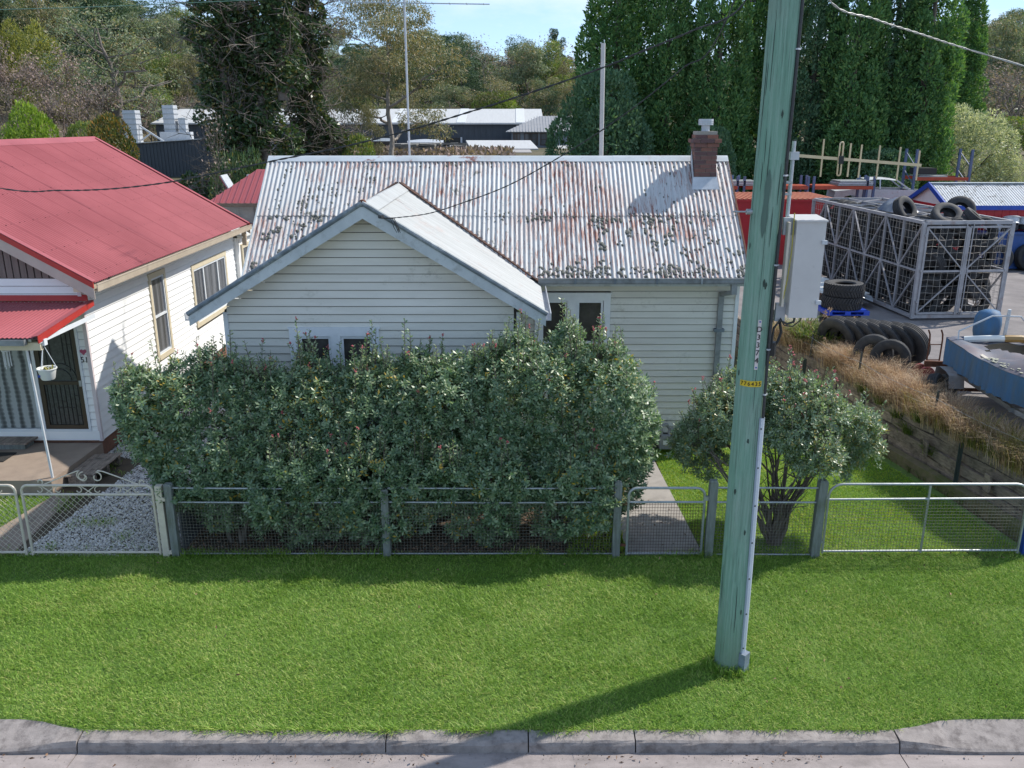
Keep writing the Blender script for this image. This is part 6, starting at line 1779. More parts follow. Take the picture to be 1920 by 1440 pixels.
# ------------------------------------------------------------------ far buildings
M['dark_iron'] = simple('dark_wall_iron', (0.055, 0.068, 0.085), (0.042, 0.052, 0.066), 2, 0.6, bstr=0.1, stretch=(5, 1, 0.3))
M['far_roof'] = simple('far_roof', (0.52, 0.52, 0.51), (0.46, 0.455, 0.45), 1.5, 0.55, bstr=0.1, stretch=(4, 0.4, 1))
M['far_wall'] = simple('far_wall', (0.22, 0.245, 0.275), (0.19, 0.21, 0.24), 2, 0.6)
wh = thing('warehouse', 'long dark blue iron warehouse with a pale roof and skylight strips', 'warehouse', (-14, 94, 3.5))
wx0, wx1, wy0, wy1 = -36.0, 2.9, 90.0, 106.0
ze, zr = 6.5, 7.95
MB().box(wx0, wx1, wy0 + .1, wy1, 2.0, ze).build('wall', M['dark_iron'], wh)
for k in range(64):
    x = wx0 + 0.3 + k * 0.6
    if -8.6 < x < -5.2: MB().box(x - .05, x + .05, wy0 + .04, wy0 + .1, 5.1, ze).build('wall_rib', M['dark_iron'], wh)
    else: MB().box(x - .05, x + .05, wy0 + .04, wy0 + .1, 2.5, ze).build('wall_rib', M['dark_iron'], wh)
wr = MB().prism([(wx0 - .3, wy0 - .3, ze - .02), (wx0 - .3, (wy0 + wy1) / 2, zr), (wx0 - .3, wy1 + .3, ze - .02)], (wx1 - wx0 + .6, 0, 0)).build('roof', M['far_roof'], wh)
sk1 = simple('skylight', (0.66, 0.66, 0.66), (0.60, 0.60, 0.60), 2, 0.4)
slp = (zr - ze + .02) / ((wy0 + wy1) / 2 - wy0 + .3)
for x in (-29, -20.5, -12.2, -5.6, 0.4):
    MB().prism([(x, wy0 - .28, ze + .005), (x + .9, wy0 - .28, ze + .005), (x + .9, 97.9, zr + .005), (x, 97.9, zr + .005)], (0, 0, .03)).build('skylight', sk1, wr)
MB().box(wx0 - .3, wx1 + .3, wy0 - .42, wy0 - .3, ze - .15, ze).build('gutter', M['far_roof'], wh)
dd = MB().box(-8.6, -5.2, wy0 + .05, wy0 + .095, 3.6, 5.05).build('doorway', M['black'], wh)  # black sheet paints the unlit inside of the open doorway
MB().box(-5.22, -5.05, wy0 - .02, wy0 + .06, 3.6, 5.1).build('door_jamb', M['galv_light'], wh)
fh = thing('far_house', 'pale grey upper storey building with a hipped grey roof beside the warehouse', 'house', (3.5, 84, 3.8))
hx0, hx1, hy0, hy1 = -0.35, 9.0, 80.0, 89.0
MB().box(hx0 + .3, hx1 - .3, hy0 + .3, hy1, 2.5, 5.75).build('wall', M['far_wall'], fh)
fr = MB().add([(hx0 - .2, hy0 - .2, 5.72), (hx1, hy0 - .2, 5.72), (hx1, hy1, 5.72), (hx0 - .2, hy1, 5.72), (2.6, 84, 7.1), (7, 84, 7.1)], [(0, 1, 5, 4), (1, 2, 5), (2, 3, 4, 5), (3, 0, 4), (0, 3, 2, 1)]).build('roof', simple('hip_roof', (0.33, 0.33, 0.34), (0.27, 0.27, 0.28), 2, 0.6), fh)
for k in range(34):
    x = hx0 + k * .27
    t = min(1, max(0, (x - hx0 + .2) / 2.8)); t = min(t, max(0.02, (hx1 - x) / 2.0))
    MB().beam((x, hy0 - .2, 5.74), (x, hy0 - .2 + 4.2 * t, 5.74 + 1.38 * t), .08, .03).build('roof_rib', bpy.data.materials['hip_roof'], fr)
for (x0, x1) in ((0.1, 0.75), (1.1, 2.35), (2.55, 3.6), (5.0, 6.2)):
    wn_ = MB(); Pq = lambda a, d, z: (a, hy0 + .3 - d, z)
    bx = frame_ring(wn_, Pq, x0, x1, 4.55, 5.62, .07, 0, .05); bx((x0 + x1) / 2 - .03, (x0 + x1) / 2 + .03, 4.6, 5.55); bx(x0 + .05, x1 - .05, 5.05, 5.10)
    wo = wn_.build('window', simple('brown_frame', (0.08, 0.05, 0.04), None, 4, 0.5) if x0 < .5 else bpy.data.materials['brown_frame'], fh)
    plate(Pq, x0 + .05, x1 - .05, 4.6, 5.58, .02).build('pane', M['curtain_glass'], wo)
MB().prism([(3.2, 77.5, 4.2), (9, 77.5, 4.2), (9, 80.2, 4.6), (3.2, 80.2, 4.6)], (0, 0, .08)).build('awning_roof', M['far_roof'], fh)
cpt = thing('carport', 'open carport with a pale skillion roof in front of the warehouse', 'carport', (-1.5, 75, 3.5))
MB().prism([(-3.4, 73.5, 4.35), (2.2, 73.5, 4.35), (1.6, 77, 4.95), (-4.0, 77, 4.95)], (0, 0, .1)).build('roof', M['far_roof'], cpt)
for x in (-3.1, -.6, 1.9): MB().box(x - .05, x + .05, 73.8, 73.9, 3.4, 4.36).build('post', M['galv_light'], cpt)
MB().box(-4.2, 2.0, 78.5, 78.7, 3.3, 4.8).build('back_wall', M['dark_iron'], cpt)
rr = random.Random(14)
for q, (cx, cy) in enumerate(((-6.6, 62.6), (-7.3, 63.8), (-4.6, 66.0))):
    st = thing('stone_stack', ('low pallet of rough grey stone slabs beyond the ridge beside the aerial mast', 'pallet of stone slabs behind the nearer stone pallet', 'pallet of pale stone slabs before the dark warehouse doorway')[q], 'stones', (cx, cy, 4.2))
    for lay in range(4):
        for k in range(4):
            MB().obox((cx - .95 + .62 * k + rr.uniform(-.05, .05), cy + rr.uniform(-.05, .05), 4.42 + .19 * lay), (.58, .9, .16), (rr.uniform(-.05, .05), rr.uniform(-.05, .05), rr.uniform(-.1, .1))).build('slab', simple('stone_grey', (0.27, 0.26, 0.24), (0.15, 0.145, 0.135), 3, 0.9, bstr=0.4, rand=0.25) if 'stone_grey' not in bpy.data.materials else bpy.data.materials['stone_grey'], st)
for q, (x, y, l, c_) in enumerate(((-13.8, 80, 2.6, 'white_paint'), (-11.4, 79, 2.2, 'galv'), (-7.2, 74, 3.0, 'galv_light'))):
    bt_ = thing('covered_dinghy', ('white topped dinghy stored on the gravel lot', 'grey dinghy stored on the gravel lot', 'pale tarpaulin covered heap before the warehouse doorway')[q], 'boat', (x, y, 4.3))
    vs = []
    for k in range(9):
        t = k / 8; w = .75 * math.sin(math.pi * (0.12 + .76 * t)) ** .6
        vs += [(x - l / 2 + l * t, y - w, 4.95), (x - l / 2 + l * t, y - w * .7, 4.35), (x - l / 2 + l * t, y + w * .7, 4.35), (x - l / 2 + l * t, y + w, 4.95), (x - l / 2 + l * t, y, 5.08 + .12 * math.sin(3 * t))]
    hf = [(5 * k + i, 5 * k + i + 1, 5 * k + 6 + i, 5 * k + 5 + i) for k in range(8) for i in range(3)] + [(0, 1, 2, 3), (40, 43, 42, 41)]
    MB().add(vs, hf).build('hull', M['black'] if q != 2 else M['galv'], bt_)
    MB().add(vs, [(5 * k + 3, 5 * k + 4, 5 * k + 9, 5 * k + 8) for k in range(8)] + [(5 * k + 4, 5 * k, 5 * k + 5, 5 * k + 9) for k in range(8)]).build('cover', M[c_], bt_)
ws = thing('workshop', 'dark blue ribbed workshop wall behind the red roof', 'workshop', (-27, 78, 2))
MB().prism([(-32.5, 74, 1.5), (-22, 74, 1.5), (-22, 74, 5.4), (-32.5, 74, 4.75)], (0, 8, 0)).build('wall', M['dark_iron'], ws)
for k in range(36): MB().box(-32.4 + k * .29, -32.4 + k * .29 + .08, 73.95, 74.0, 1.5, 4.75 + k * .018).build('wall_rib', M['dark_iron'], ws)
MB().prism([(-32.7, 73.8, 4.77), (-21.8, 73.8, 5.44), (-21.8, 73.8, 5.5), (-32.7, 73.8, 4.83)], (0, 8.4, 0)).build('roof', M['far_roof'], ws)
for q, (x, y, w, z1) in enumerate(((-31.9, 75, 1.05, 7.5), (-29.6, 77.5, .95, 7.95), (-28.6, 77.6, .6, 6.9))):
    ds = thing('exhaust_duct', ('square silver exhaust duct nearest the red ridge', 'tallest square silver exhaust duct on the workshop', 'short silver exhaust duct between the others and the ivy tree')[q], 'duct', (x, y, 4.8))
    MB().box(x - w / 2, x + w / 2, y - w / 2, y + w / 2, 4.7, z1).build('duct', M['galv_light'], ds)
    zz = 5.1
    while zz < z1:
        MB().box(x - w / 2 - .04, x + w / 2 + .04, y - w / 2 - .04, y + w / 2 + .04, zz, zz + .07).build('flange', M['galv'], ds); zz += .42
    if q == 0: MB().beam((x + .5, y, 6.3), (x + 2.6, y, 4.9), .12, .12).beam((x + .6, y, 5.1), (x + 1.5, y, 5.7), .1, .1).build('strut', M['galv_light'], ds)
    if q == 1: MB().box(x - .75, x + 1.9, y - .9, y - .2, 4.9, 5.75).build('cowl', M['galv_light'], ds)
def drape(name, x0, x1, y0, y1, mat, lift=0.04, st=1.5):
    a = np.arange(x0, x1 + .01, st); b_ = np.arange(y0, y1 + .01, st)
    gx, gy = np.meshgrid(a, b_); gz2 = height(gx, gy) + lift
    n1, n2 = len(a), len(b_); ii = np.arange(n1 * n2).reshape(n2, n1)
    return tag(np_obj(name, np.stack([gx, gy, gz2], -1).reshape(-1, 3), np.stack([ii[:-1, :-1], ii[:-1, 1:], ii[1:, 1:], ii[1:, :-1]], -1).reshape(-1, 4), mat, smooth=True), kind='structure')
drape('side_road', -45, -9.5, 38, 62, M['asphalt'])
M['gravel_lot'] = simple('gravel_lot', (0.36, 0.34, 0.33), (0.29, 0.275, 0.27), 1, 0.95, bstr=0.3)
drape('gravel_lot', -24, 1.5, 66, 90, M['gravel_lot'])
pst = thing('solar_panel_pole', 'small tilted panel on a dark pole behind the red outbuilding', 'pole', (-11.2, 33, 1))
MB().cyl((-10.9, 33, .2), (-10.9, 33, 3.9), .05, n=8).build('pole', M['black'], pst)
MB().obox((-10.65, 33, 4.15), (.06, .7, 1.0), (0, R(-28), 0)).build('panel', M['red_iron'], pst); MB().obox((-10.60, 32.97, 4.17), (.04, .74, 1.04), (0, R(-28), 0)).build('panel_frame', M['galv_light'], pst)
MB().tube([(-10.9, 33, 3.7), (-10.3, 32.9, 3.9), (-9.8, 32.8, 4.4)], .03, 6).box(-9.9, -9.6, 32.7, 32.95, 4.35, 4.65).build('camera_arm', M['galv_light'], pst)
# ------------------------------------------------------------------ foliage tools (numpy: many small leaf faces)
def unit(a):
    return a / np.maximum(np.linalg.norm(a, axis=-1, keepdims=True), 1e-9)
def rdir(n): return unit(rng.normal(size=(n, 3)))

def lobe_points(lobes, n, inner=0.3, zmin=-9e9, cull=0.80, low=None):
    """points in the shells of many ellipsoids, dropping those buried in a neighbour"""
    Lb_ = np.array([l[:6] for l in lobes], dtype=float)
    C, Rr = Lb_[:, :3], Lb_[:, 3:6]
    area = (Rr[:, 0] * Rr[:, 1] + Rr[:, 1] * Rr[:, 2] + Rr[:, 0] * Rr[:, 2])
    which = rng.choice(len(lobes), size=n, p=area / area.sum())
    d = rdir(n)
    k = 1 - inner * rng.random((n, 1)) ** 1.6
    p = C[which] + Rr[which] * d * k
    nrm = unit(d / Rr[which])
    ok = p[:, 2] > zmin
    for i in range(len(lobes)):
        q = np.linalg.norm((p - C[i]) / Rr[i], axis=1)
        ok &= (q > cull) | (which == i)
    return p[ok], nrm[ok]

def leaves(base, direc, length, width, roll=None, fold=0.25):
    """one kite-shaped leaf per base point along direc"""
    n = len(base)
    r = rdir(n)
    side = unit(np.cross(direc, r))
    nor = np.cross(side, direc)
    length = np.broadcast_to(np.asarray(length).reshape(-1, 1), (n, 1)); width = np.broadcast_to(np.asarray(width).reshape(-1, 1), (n, 1))
    mid = base + direc * length * 0.55 + nor * length * fold * 0.25
    V = np.stack([base, mid - side * width / 2, base + direc * length, mid + side * width / 2], 1).reshape(-1, 3)
    F = np.arange(4 * n).reshape(n, 4)
    return V, F

def rosettes(c, axis, m, ln, wd, spread=(25, 85), stagger=0.0, face_out=True):
    """m leaves whorled round every axis"""
    n = len(c)
    axis = unit(axis)
    t = unit(np.cross(axis, rdir(n))); b = np.cross(axis, t)
    k = np.arange(m)[None, :]
    phi = k * 2.399 + rng.random((n, 1)) * 6.28 + rng.normal(size=(n, m)) * 0.15
    ang = np.radians(spread[0] + (spread[1] - spread[0]) * (k / max(1, m - 1)) + rng.normal(size=(n, m)) * 7)
    rad = t[:, None, :] * np.cos(phi)[..., None] + b[:, None, :] * np.sin(phi)[..., None]
    d = axis[:, None, :] * np.cos(ang)[..., None] + rad * np.sin(ang)[..., None]
    base = np.broadcast_to(c[:, None, :], d.shape) - axis[:, None, :] * (stagger * (k / m))[..., None]
    d = unit(d).reshape(-1, 3); base = base.reshape(-1, 3)
    nn = n * m
    L_ = ln * (0.75 + 0.5 * rng.random((nn, 1))); W_l = wd * (0.8 + 0.4 * rng.random((nn, 1)))
    ax = np.broadcast_to(axis[:, None, :], (n, m, 3)).reshape(-1, 3)
    side = unit(np.cross(d, ax) + 0.15 * rng.normal(size=(nn, 3)))
    nor = unit(np.cross(side, d))
    mid = base + d * L_ * 0.58 - nor * L_ * 0.07
    V = np.stack([base, mid - side * W_l / 2, base + d * L_, mid + side * W_l / 2], 1).reshape(-1, 3)
    return V, np.arange(4 * nn).reshape(nn, 4)

def cat(*vf):
    V = []; F = []; o = 0
    for v, f in vf:
        V.append(v); F.append(f + o); o += len(v)
    return np.concatenate(V), np.concatenate(F)

# ------------------------------------------------------------------ the big hedge
M['hedge_leaf'] = leafmat('hedge_leaf', [(0.0, (0.07, 0.14, 0.075)), (0.45, (0.15, 0.24, 0.12)), (0.8, (0.25, 0.34, 0.18)), (0.985, (0.35, 0.41, 0.23)), (0.998, (0.48, 0.32, 0.03))], rough=0.46, trans=0.28, tcol=(1.4, 1.5, 0.8), nscale=1.3, spec=1.0, clump=0.22)
M['blossom'] = simple('blossom', (0.55, 0.13, 0.14), (0.42, 0.08, 0.10), 30, 0.6, bstr=0)
def shoots(lobes, n, zfrac, hmin, hmax, leaf, seed, lean=0.15, pick=None):
    rr = random.Random(seed); tops = []
    out = []; st = MB()
    for k in range(n):
        l = rr.choice(lobes) if pick is None else pick(rr)
        a = rr.uniform(0, 6.28); q = rr.uniform(0, 0.75) ** 0.5
        x = l[0] + l[3] * q * math.cos(a); y = l[1] + l[4] * q * math.sin(a)
        z = l[2] + l[5] * math.sqrt(max(0.02, 1 - q * q)) * zfrac
        h = rr.uniform(hmin, hmax) * (1.5 if rr.random() < 0.15 else 1)
        d = Vector((rr.gauss(0, lean), rr.gauss(0, lean), 1)).normalized()
        b = Vector((x, y, z)); tip = b + d * h
        st.tube([b - d * 0.15, b + d * h * 0.5, tip], [0.006, 0.005, 0.003], 4, False)
        m_ = int(h / 0.022)
        for i in range(m_):
            p = b + d * (h * i / m_)
            out.append((p.x, p.y, p.z, d.x, d.y, d.z, 1.0 - 0.5 * i / m_))
        tops.append(tip)
    A_ = np.array(out)
    n_ = len(A_); ax = A_[:, 3:6]
    t = unit(np.cross(ax, rdir(n_)))
    dd = unit(t * 0.85 + ax * 0.55)
    V, F = leaves(A_[:, :3], dd, leaf * 1.0 * (0.55 + 0.45 * A_[:, 6]), leaf * 0.42 * (0.6 + 0.4 * A_[:, 6]), fold=0.4)
    return V, F, tops, st
def blossoms(pts, r, parent):
    V = []; F = []
    base = [(1, 0, 0), (-1, 0, 0), (0, 1, 0), (0, -1, 0), (0, 0, 1), (0, 0, -1)]
    fc_ = [(0, 2, 4), (2, 1, 4), (1, 3, 4), (3, 0, 4), (2, 0, 5), (1, 2, 5), (3, 1, 5), (0, 3, 5)]
    for p in pts:
        for _ in range(7):
            q = Vector(p) + Vector((random.gauss(0, r * .7), random.gauss(0, r * .7), random.gauss(0, r * 1.1)))
            o = len(V); s = r * random.uniform(.5, .9)
            V += [(q.x + x * s, q.y + y * s, q.z + z * s) for x, y, z in base]; F += [tuple(i + o for i in f) for f in fc_]
    o = np_obj('blossom', np.array(V), np.array(F), M['blossom'], parent); o['kind'] = 'stuff'
def stems(parent, x, y, seed, n, spread, top, mat, r0=0.035):
    rr = random.Random(seed); mb = MB()
    for k in range(n):
        a = rr.uniform(0, 6.28); s = rr.uniform(0.2, 1.0) * spread
        p = [Vector((x + rr.uniform(-.09, .09), y + rr.uniform(-.06, .06), -0.05))]
        tgt = Vector((x + s * math.cos(a), y + s * 0.7 * math.sin(a), top * rr.uniform(.8, 1.1)))
        for i in range(1, 7):
            t = i / 6
            q = p[0].lerp(tgt, t); q += Vector((rr.gauss(0, .035), rr.gauss(0, .035), 0)) - Vector((math.cos(a), math.sin(a), 0)) * s * 0.35 * t * (1 - t)
            p.append(q)
        r = r0 * rr.uniform(.6, 1.1)
        mb.tube(p, [r * (1 - .7 * i / 6) for i in range(7)], 6, False)
        for b_ in range(3):
            i = rr.randint(2, 5); q = p[i]; dv = Vector((rr.gauss(0, .3), rr.gauss(0, .25), rr.uniform(.15, .5)))
            mb.tube([q, q + dv * .5 + Vector((rr.gauss(0, .03), 0, 0)), q + dv], [r * .4, r * .3, r * .12], 4, False)
    return mb.build('trunk', mat, parent, smooth='all', fix=False)

hedge = thing('hedge', 'tall dense evergreen hedge filling the front garden behind the wire fence', 'hedge', (-1.9, 12.85, 0))
rr = random.Random(12)
HL = []
for k, x in enumerate(np.linspace(-5.15, 1.35, 10)):
    hgt = 2.98 + rr.uniform(-.12, .14) + (0.12 if x > -0.5 else -0.05)
    HL.append((x, 12.98 + rr.uniform(-.05, .05), hgt - 1.30, 0.80, 0.72, 1.32))
    HL.append((x + rr.uniform(-.3, .3), 12.60, 1.42 + rr.uniform(-.2, .2), 0.62, 0.56, 0.72))
    for _ in range(5):
        zz = rr.uniform(1.0, hgt - .08); HL.append((x + rr.uniform(-.45, .45), 12.28 + max(0, zz - 1.45) * .50 + rr.uniform(-.1, .12), zz, rr.uniform(.2, .38), rr.uniform(.2, .34), rr.uniform(.2, .38)))
    if k % 3 != 0: HL.append((x + rr.uniform(-.3, .3), 12.32, 0.62 + rr.uniform(-.12, .1), 0.34, 0.28, 0.36))
    if k > 0: HL.append((x + rr.uniform(-.3, .3), 12.52, 0.98 + rr.uniform(-.15, .2), 0.52, 0.46, 0.50 if k % 3 else 0.32))
    HL.append((x + rr.uniform(-.35, .35), 12.72 + rr.uniform(-.15, .3), hgt - 0.62, 0.45, 0.45, 0.50))
for k in range(58):
    x = rr.uniform(-4.2, 1.5); HL.append((x, 12.10 + rr.uniform(-.06, .1), rr.uniform(.5, 1.5) + (.25 if x < -4.2 else 0), rr.uniform(.2, .34), rr.uniform(.16, .26), rr.uniform(.18, .32)))
for k in range(22):
    x = rr.uniform(-3.6, 0.1); HL.append((x, 12.3 + rr.uniform(-.16, .2), rr.uniform(.22, .75), rr.uniform(.2, .34), rr.uniform(.18, .28), rr.uniform(.18, .34)))
HL += [(-5.62, 12.7, 2.0, 0.50, 0.62, 0.85), (-5.9, 12.75, 2.35, 0.35, 0.5, 0.5), (-5.3, 12.65, 1.55, .45, .45, .4), (1.75, 12.75, 1.95, 0.50, 0.68, 1.05), (1.98, 12.7, 1.75, .33, .5, .7), (1.7, 12.5, 1.05, .38, .4, .5), (1.45, 12.42, 0.75, .34, .3, .3)]
P1, N1 = lobe_points(HL, 58000, 0.34, 0.05, 0.80)
keep_ = (P1[:, 1] < 13.78) & ((P1[:, 2] > 0.75) | (rng.random(len(P1)) < 0.6)) & (P1[:, 1] > 11.80)
P1, N1 = P1[keep_], N1[keep_]
P1 = P1 + rng.normal(size=P1.shape) * 0.035
ax = unit(0.55 * N1 + np.array([0, -0.1, 0.62]) + 0.33 * rng.normal(size=N1.shape))
V1, F1 = rosettes(P1, ax, 9, 0.080, 0.034, (45, 98), 0.06)
V2, F2, tops, st = shoots([l for l in HL if l[2] > 1.3], 420, 0.98, 0.14, 0.42, 0.078, 5)
hl = [l for l in HL if l[1] > 12.8]
V3, F3, tops2, st2 = shoots(hl, 34, 1.0, 0.35, 0.52, 0.08, 8, 0.06)
Vh, Fh = cat((V1, F1), (V3, F3))
M['young_leaf'] = leafmat('young_leaf', [(0.0, (0.14, 0.20, 0.10)), (0.5, (0.24, 0.31, 0.17)), (1.0, (0.38, 0.43, 0.27))], rough=0.42, trans=0.3, tcol=(1.3, 1.4, .8), nscale=1.3, spec=0.9, clump=.15)
yo = np_obj('young_shoots', V2, F2, M['young_leaf'], hedge); yo['kind'] = 'stuff'
print('hedge leaves', len(Fh))
fo = np_obj('foliage', Vh, Fh, M['hedge_leaf'], hedge); fo['kind'] = 'stuff'
so = st.build('twigs', M['twig'], hedge, fix=False); so['kind'] = 'stuff'
so = st2.build('twigs', M['twig'], hedge, fix=False); so['kind'] = 'stuff'
blossoms([t for k, t in enumerate(tops2) if k % 3 == 0] + [tops[k] for k in range(0, len(tops), 7)], 0.016, hedge)
for k, (x, n) in enumerate(((-4.45, 3), (-2.35, 4), (-0.35, 6), (0.72, 9))):
    stems(hedge, x, 12.5, 40 + k, n, 0.75, 1.5, M['twig'] if k > 1 else M['bark'], 0.055)

bush = thing('flowering_bush', 'many stemmed shrub with sparse pink flowers standing alone behind the power pole', 'shrub', (4.25, 12.75, 0))
BL = []
for k in range(26):
    a = rr.uniform(0, 6.28); q = rr.uniform(0, 1) ** .6
    x = 4.22 + 1.28 * q * math.cos(a); y = 12.95 + 0.85 * q * math.sin(a)
    z = 1.95 + 0.42 * (1 - q * q) + rr.uniform(-.18, .15) - 0.15 * q
    r = rr.uniform(.30, .48)
    BL.append((x, y, z, r * 1.15, r, r * .9))
BL += [(5.55, 12.9, 1.55, .42, .4, .35), (5.3, 12.8, 1.25, .3, .3, .25), (2.95, 12.9, 1.55, .4, .4, .4), (3.2, 12.9, 1.2, .3, .3, .3)]
P1, N1 = lobe_points(BL, 13000, 0.35, 0.75, 0.75)
kk = (P1[:, 2] > 1.25) | (rng.random(len(P1)) < .35)
P1, N1 = P1[kk] + rng.normal(size=(kk.sum(), 3)) * .04, N1[kk]
ax = unit(0.5 * N1 + np.array([0, -0.05, 0.6]) + 0.4 * rng.normal(size=N1.shape))
V1, F1 = rosettes(P1, ax, 9, 0.068, 0.027, (45, 98), 0.06)
V2, F2, tops, st = shoots(BL, 220, 0.95, 0.12, 0.36, 0.07, 15, .38)
Vb, Fb = cat((V1, F1), (V2, F2))
M['bush_leaf'] = leafmat('bush_leaf', [(0.0, (0.11, 0.17, 0.095)), (0.5, (0.19, 0.27, 0.155)), (0.9, (0.30, 0.37, 0.23)), (0.97, (0.38, 0.29, 0.07))], rough=0.40, trans=0.3, tcol=(1.4, 1.5, 0.8), nscale=1.5, spec=1.0, clump=.2)
fo = np_obj('foliage', Vb, Fb, M['bush_leaf'], bush); fo['kind'] = 'stuff'
so = st.build('twigs', M['twig'], bush, fix=False); so['kind'] = 'stuff'
blossoms([tops[k] for k in range(0, len(tops), 5)], 0.018, bush)
stems(bush, 4.22, 12.42, 77, 24, 1.25, 1.85, M['twig'], 0.034)

# ------------------------------------------------------------------ lawns: blades of grass
def in_poly(x, y, poly):
    c = np.zeros(len(x), bool); n = len(poly)
    for i in range(n):
        (x1, y1), (x2, y2) = poly[i], poly[(i + 1) % n]
        c ^= ((y1 > y) != (y2 > y)) & (x < (x2 - x1) * (y - y1) / (y2 - y1 + 1e-12) + x1)
    return c
def pnoise(x, y, s, seed):
    """cheap smooth value noise on a grid"""
    g = np.random.default_rng(seed).random((64, 64))
    u, v = x * s, y * s
    i, j = np.floor(u).astype(int), np.floor(v).astype(int)
    a, b_ = u - i, v - j
    a = a * a * (3 - 2 * a); b_ = b_ * b_ * (3 - 2 * b_)
    g_ = lambda p, q: g[p % 64, q % 64]
    return (g_(i, j) * (1 - a) + g_(i + 1, j) * a) * (1 - b_) + (g_(i, j + 1) * (1 - a) + g_(i + 1, j + 1) * a) * b_
def grass(name, poly, dens, h, w, mat, lean=0.9, seed=1, thin=None, z0=None):
    P_ = np.array(poly); lo, hi = P_.min(0), P_.max(0)
    n = int(dens * (hi[0] - lo[0]) * (hi[1] - lo[1]))
    r = np.random.default_rng(seed)
    x = lo[0] + (hi[0] - lo[0]) * r.random(n); y = lo[1] + (hi[1] - lo[1]) * r.random(n)
    k = in_poly(x, y, poly)
    if thin is not None: k &= r.random(n) < thin(x, y)
    x, y = x[k], y[k]; n = len(x)
    hh = h * (0.55 + 0.75 * r.random(n)) * (0.65 + 0.7 * pnoise(x, y, 2.3, seed + 3))
    a = 2 * np.pi * (pnoise(x, y, 1.3, seed + 9) * 0.5 + 0.9 * r.random(n))
    ln = lean * (0.35 + 0.8 * r.random(n)) * hh
    b = np.stack([x, y, np.zeros(n) if z0 is None else z0(x, y)], 1)
    d = np.stack([np.cos(a), np.sin(a), np.zeros(n)], 1)
    s = np.stack([-np.sin(a), np.cos(a), np.zeros(n)], 1) * (w * (0.7 + 0.6 * r.random(n)))[:, None] / 2
    up = np.array([0, 0, 1.0])
    m_ = b + d * (ln * 0.3)[:, None] + up * (hh * 0.62)[:, None]
    t = b + d * ln[:, None] + up * (hh * 0.92)[:, None]
    V = np.stack([b - s * .7, m_ + s, t, m_ - s * .9], 1).reshape(-1, 3)
    F = np.arange(4 * n).reshape(n, 4)
    return tag(np_obj(name, V, F, mat), kind='stuff')
M['lawn'] = leafmat('lawn_blade', [(0.0, (0.11, 0.22, 0.026)), (0.4, (0.20, 0.35, 0.045)), (0.75, (0.31, 0.45, 0.08)), (1.0, (0.50, 0.51, 0.18))], rough=0.5, trans=0.35, tcol=(1.15, 1.25, 0.6), nscale=0.75, spec=0.3, clump=0.42)
M['lawn_bright'] = leafmat('lawn_bright', [(0.0, (0.15, 0.30, 0.03)), (0.4, (0.22, 0.40, 0.035)), (0.75, (0.33, 0.47, 0.04)), (1.0, (0.52, 0.52, 0.05))], rough=0.5, trans=0.4, tcol=(1.2, 1.2, 0.5), nscale=0.8, spec=0.3, clump=0.35)  # yellower copy of the lawn, its sunlit brightness put into the colour
edge = lambda x, y: np.where((y < 8.20) & ((x < -4.85) | (x > 4.35)), np.clip((y - 8.0 - 0.165 * np.clip((np.abs(x + 0.26) - 4.55) / .75, 0, 1)) * 30, 0, 1), 1.0)
grass('lawn_grass', [(-7.4, 7.97), (7.4, 7.97), (9.8, 12.06), (-9.8, 12.06)], 6000, 0.048, 0.007, M['lawn'], 1.3, 2, thin=edge)
fl_ = [(3.02, 12.05), (8.1, 12.05), (7.35, 16.3), (6.9, 18), (4.6, 18), (4.6, 16.6), (3.1, 16.6), (2.88, 15.8)]
grass('front_grass', fl_, 4600, 0.042, 0.0082, M['lawn_bright'], 1.4, 5, thin=lambda x, y: np.where(((x - 4.22) ** 2 + (y - 12.45) ** 2) < .12, .25, 1.0))
grass('weeds', [(0.9, 12.1), (1.8, 12.1), (1.8, 13.6), (0.9, 13.6)], 1600, 0.12, 0.012, M['lawn_bright'], .8, 6)
grass('neighbour_grass', [(-9.6, 12.1), (-8.7, 12.1), (-8.35, 14.2), (-10.5, 14.2)], 3000, 0.07, 0.008, M['lawn'], .9, 7)
grass('drive_weeds', [(-8.3, 12.05), (-5.4, 12.05), (-5.6, 16.5), (-8.2, 16.5)], 900, 0.09, 0.010, M['lawn'], .9, 8, thin=lambda x, y: np.clip((pnoise(x, y, 1.9, 77) - 0.72) * 6, 0, 1) + np.where(y < 12.3, 0.35 * pnoise(x, y, 4, 5), 0) + np.where((x < -8.0) & (y > 15.9), .6, 0))

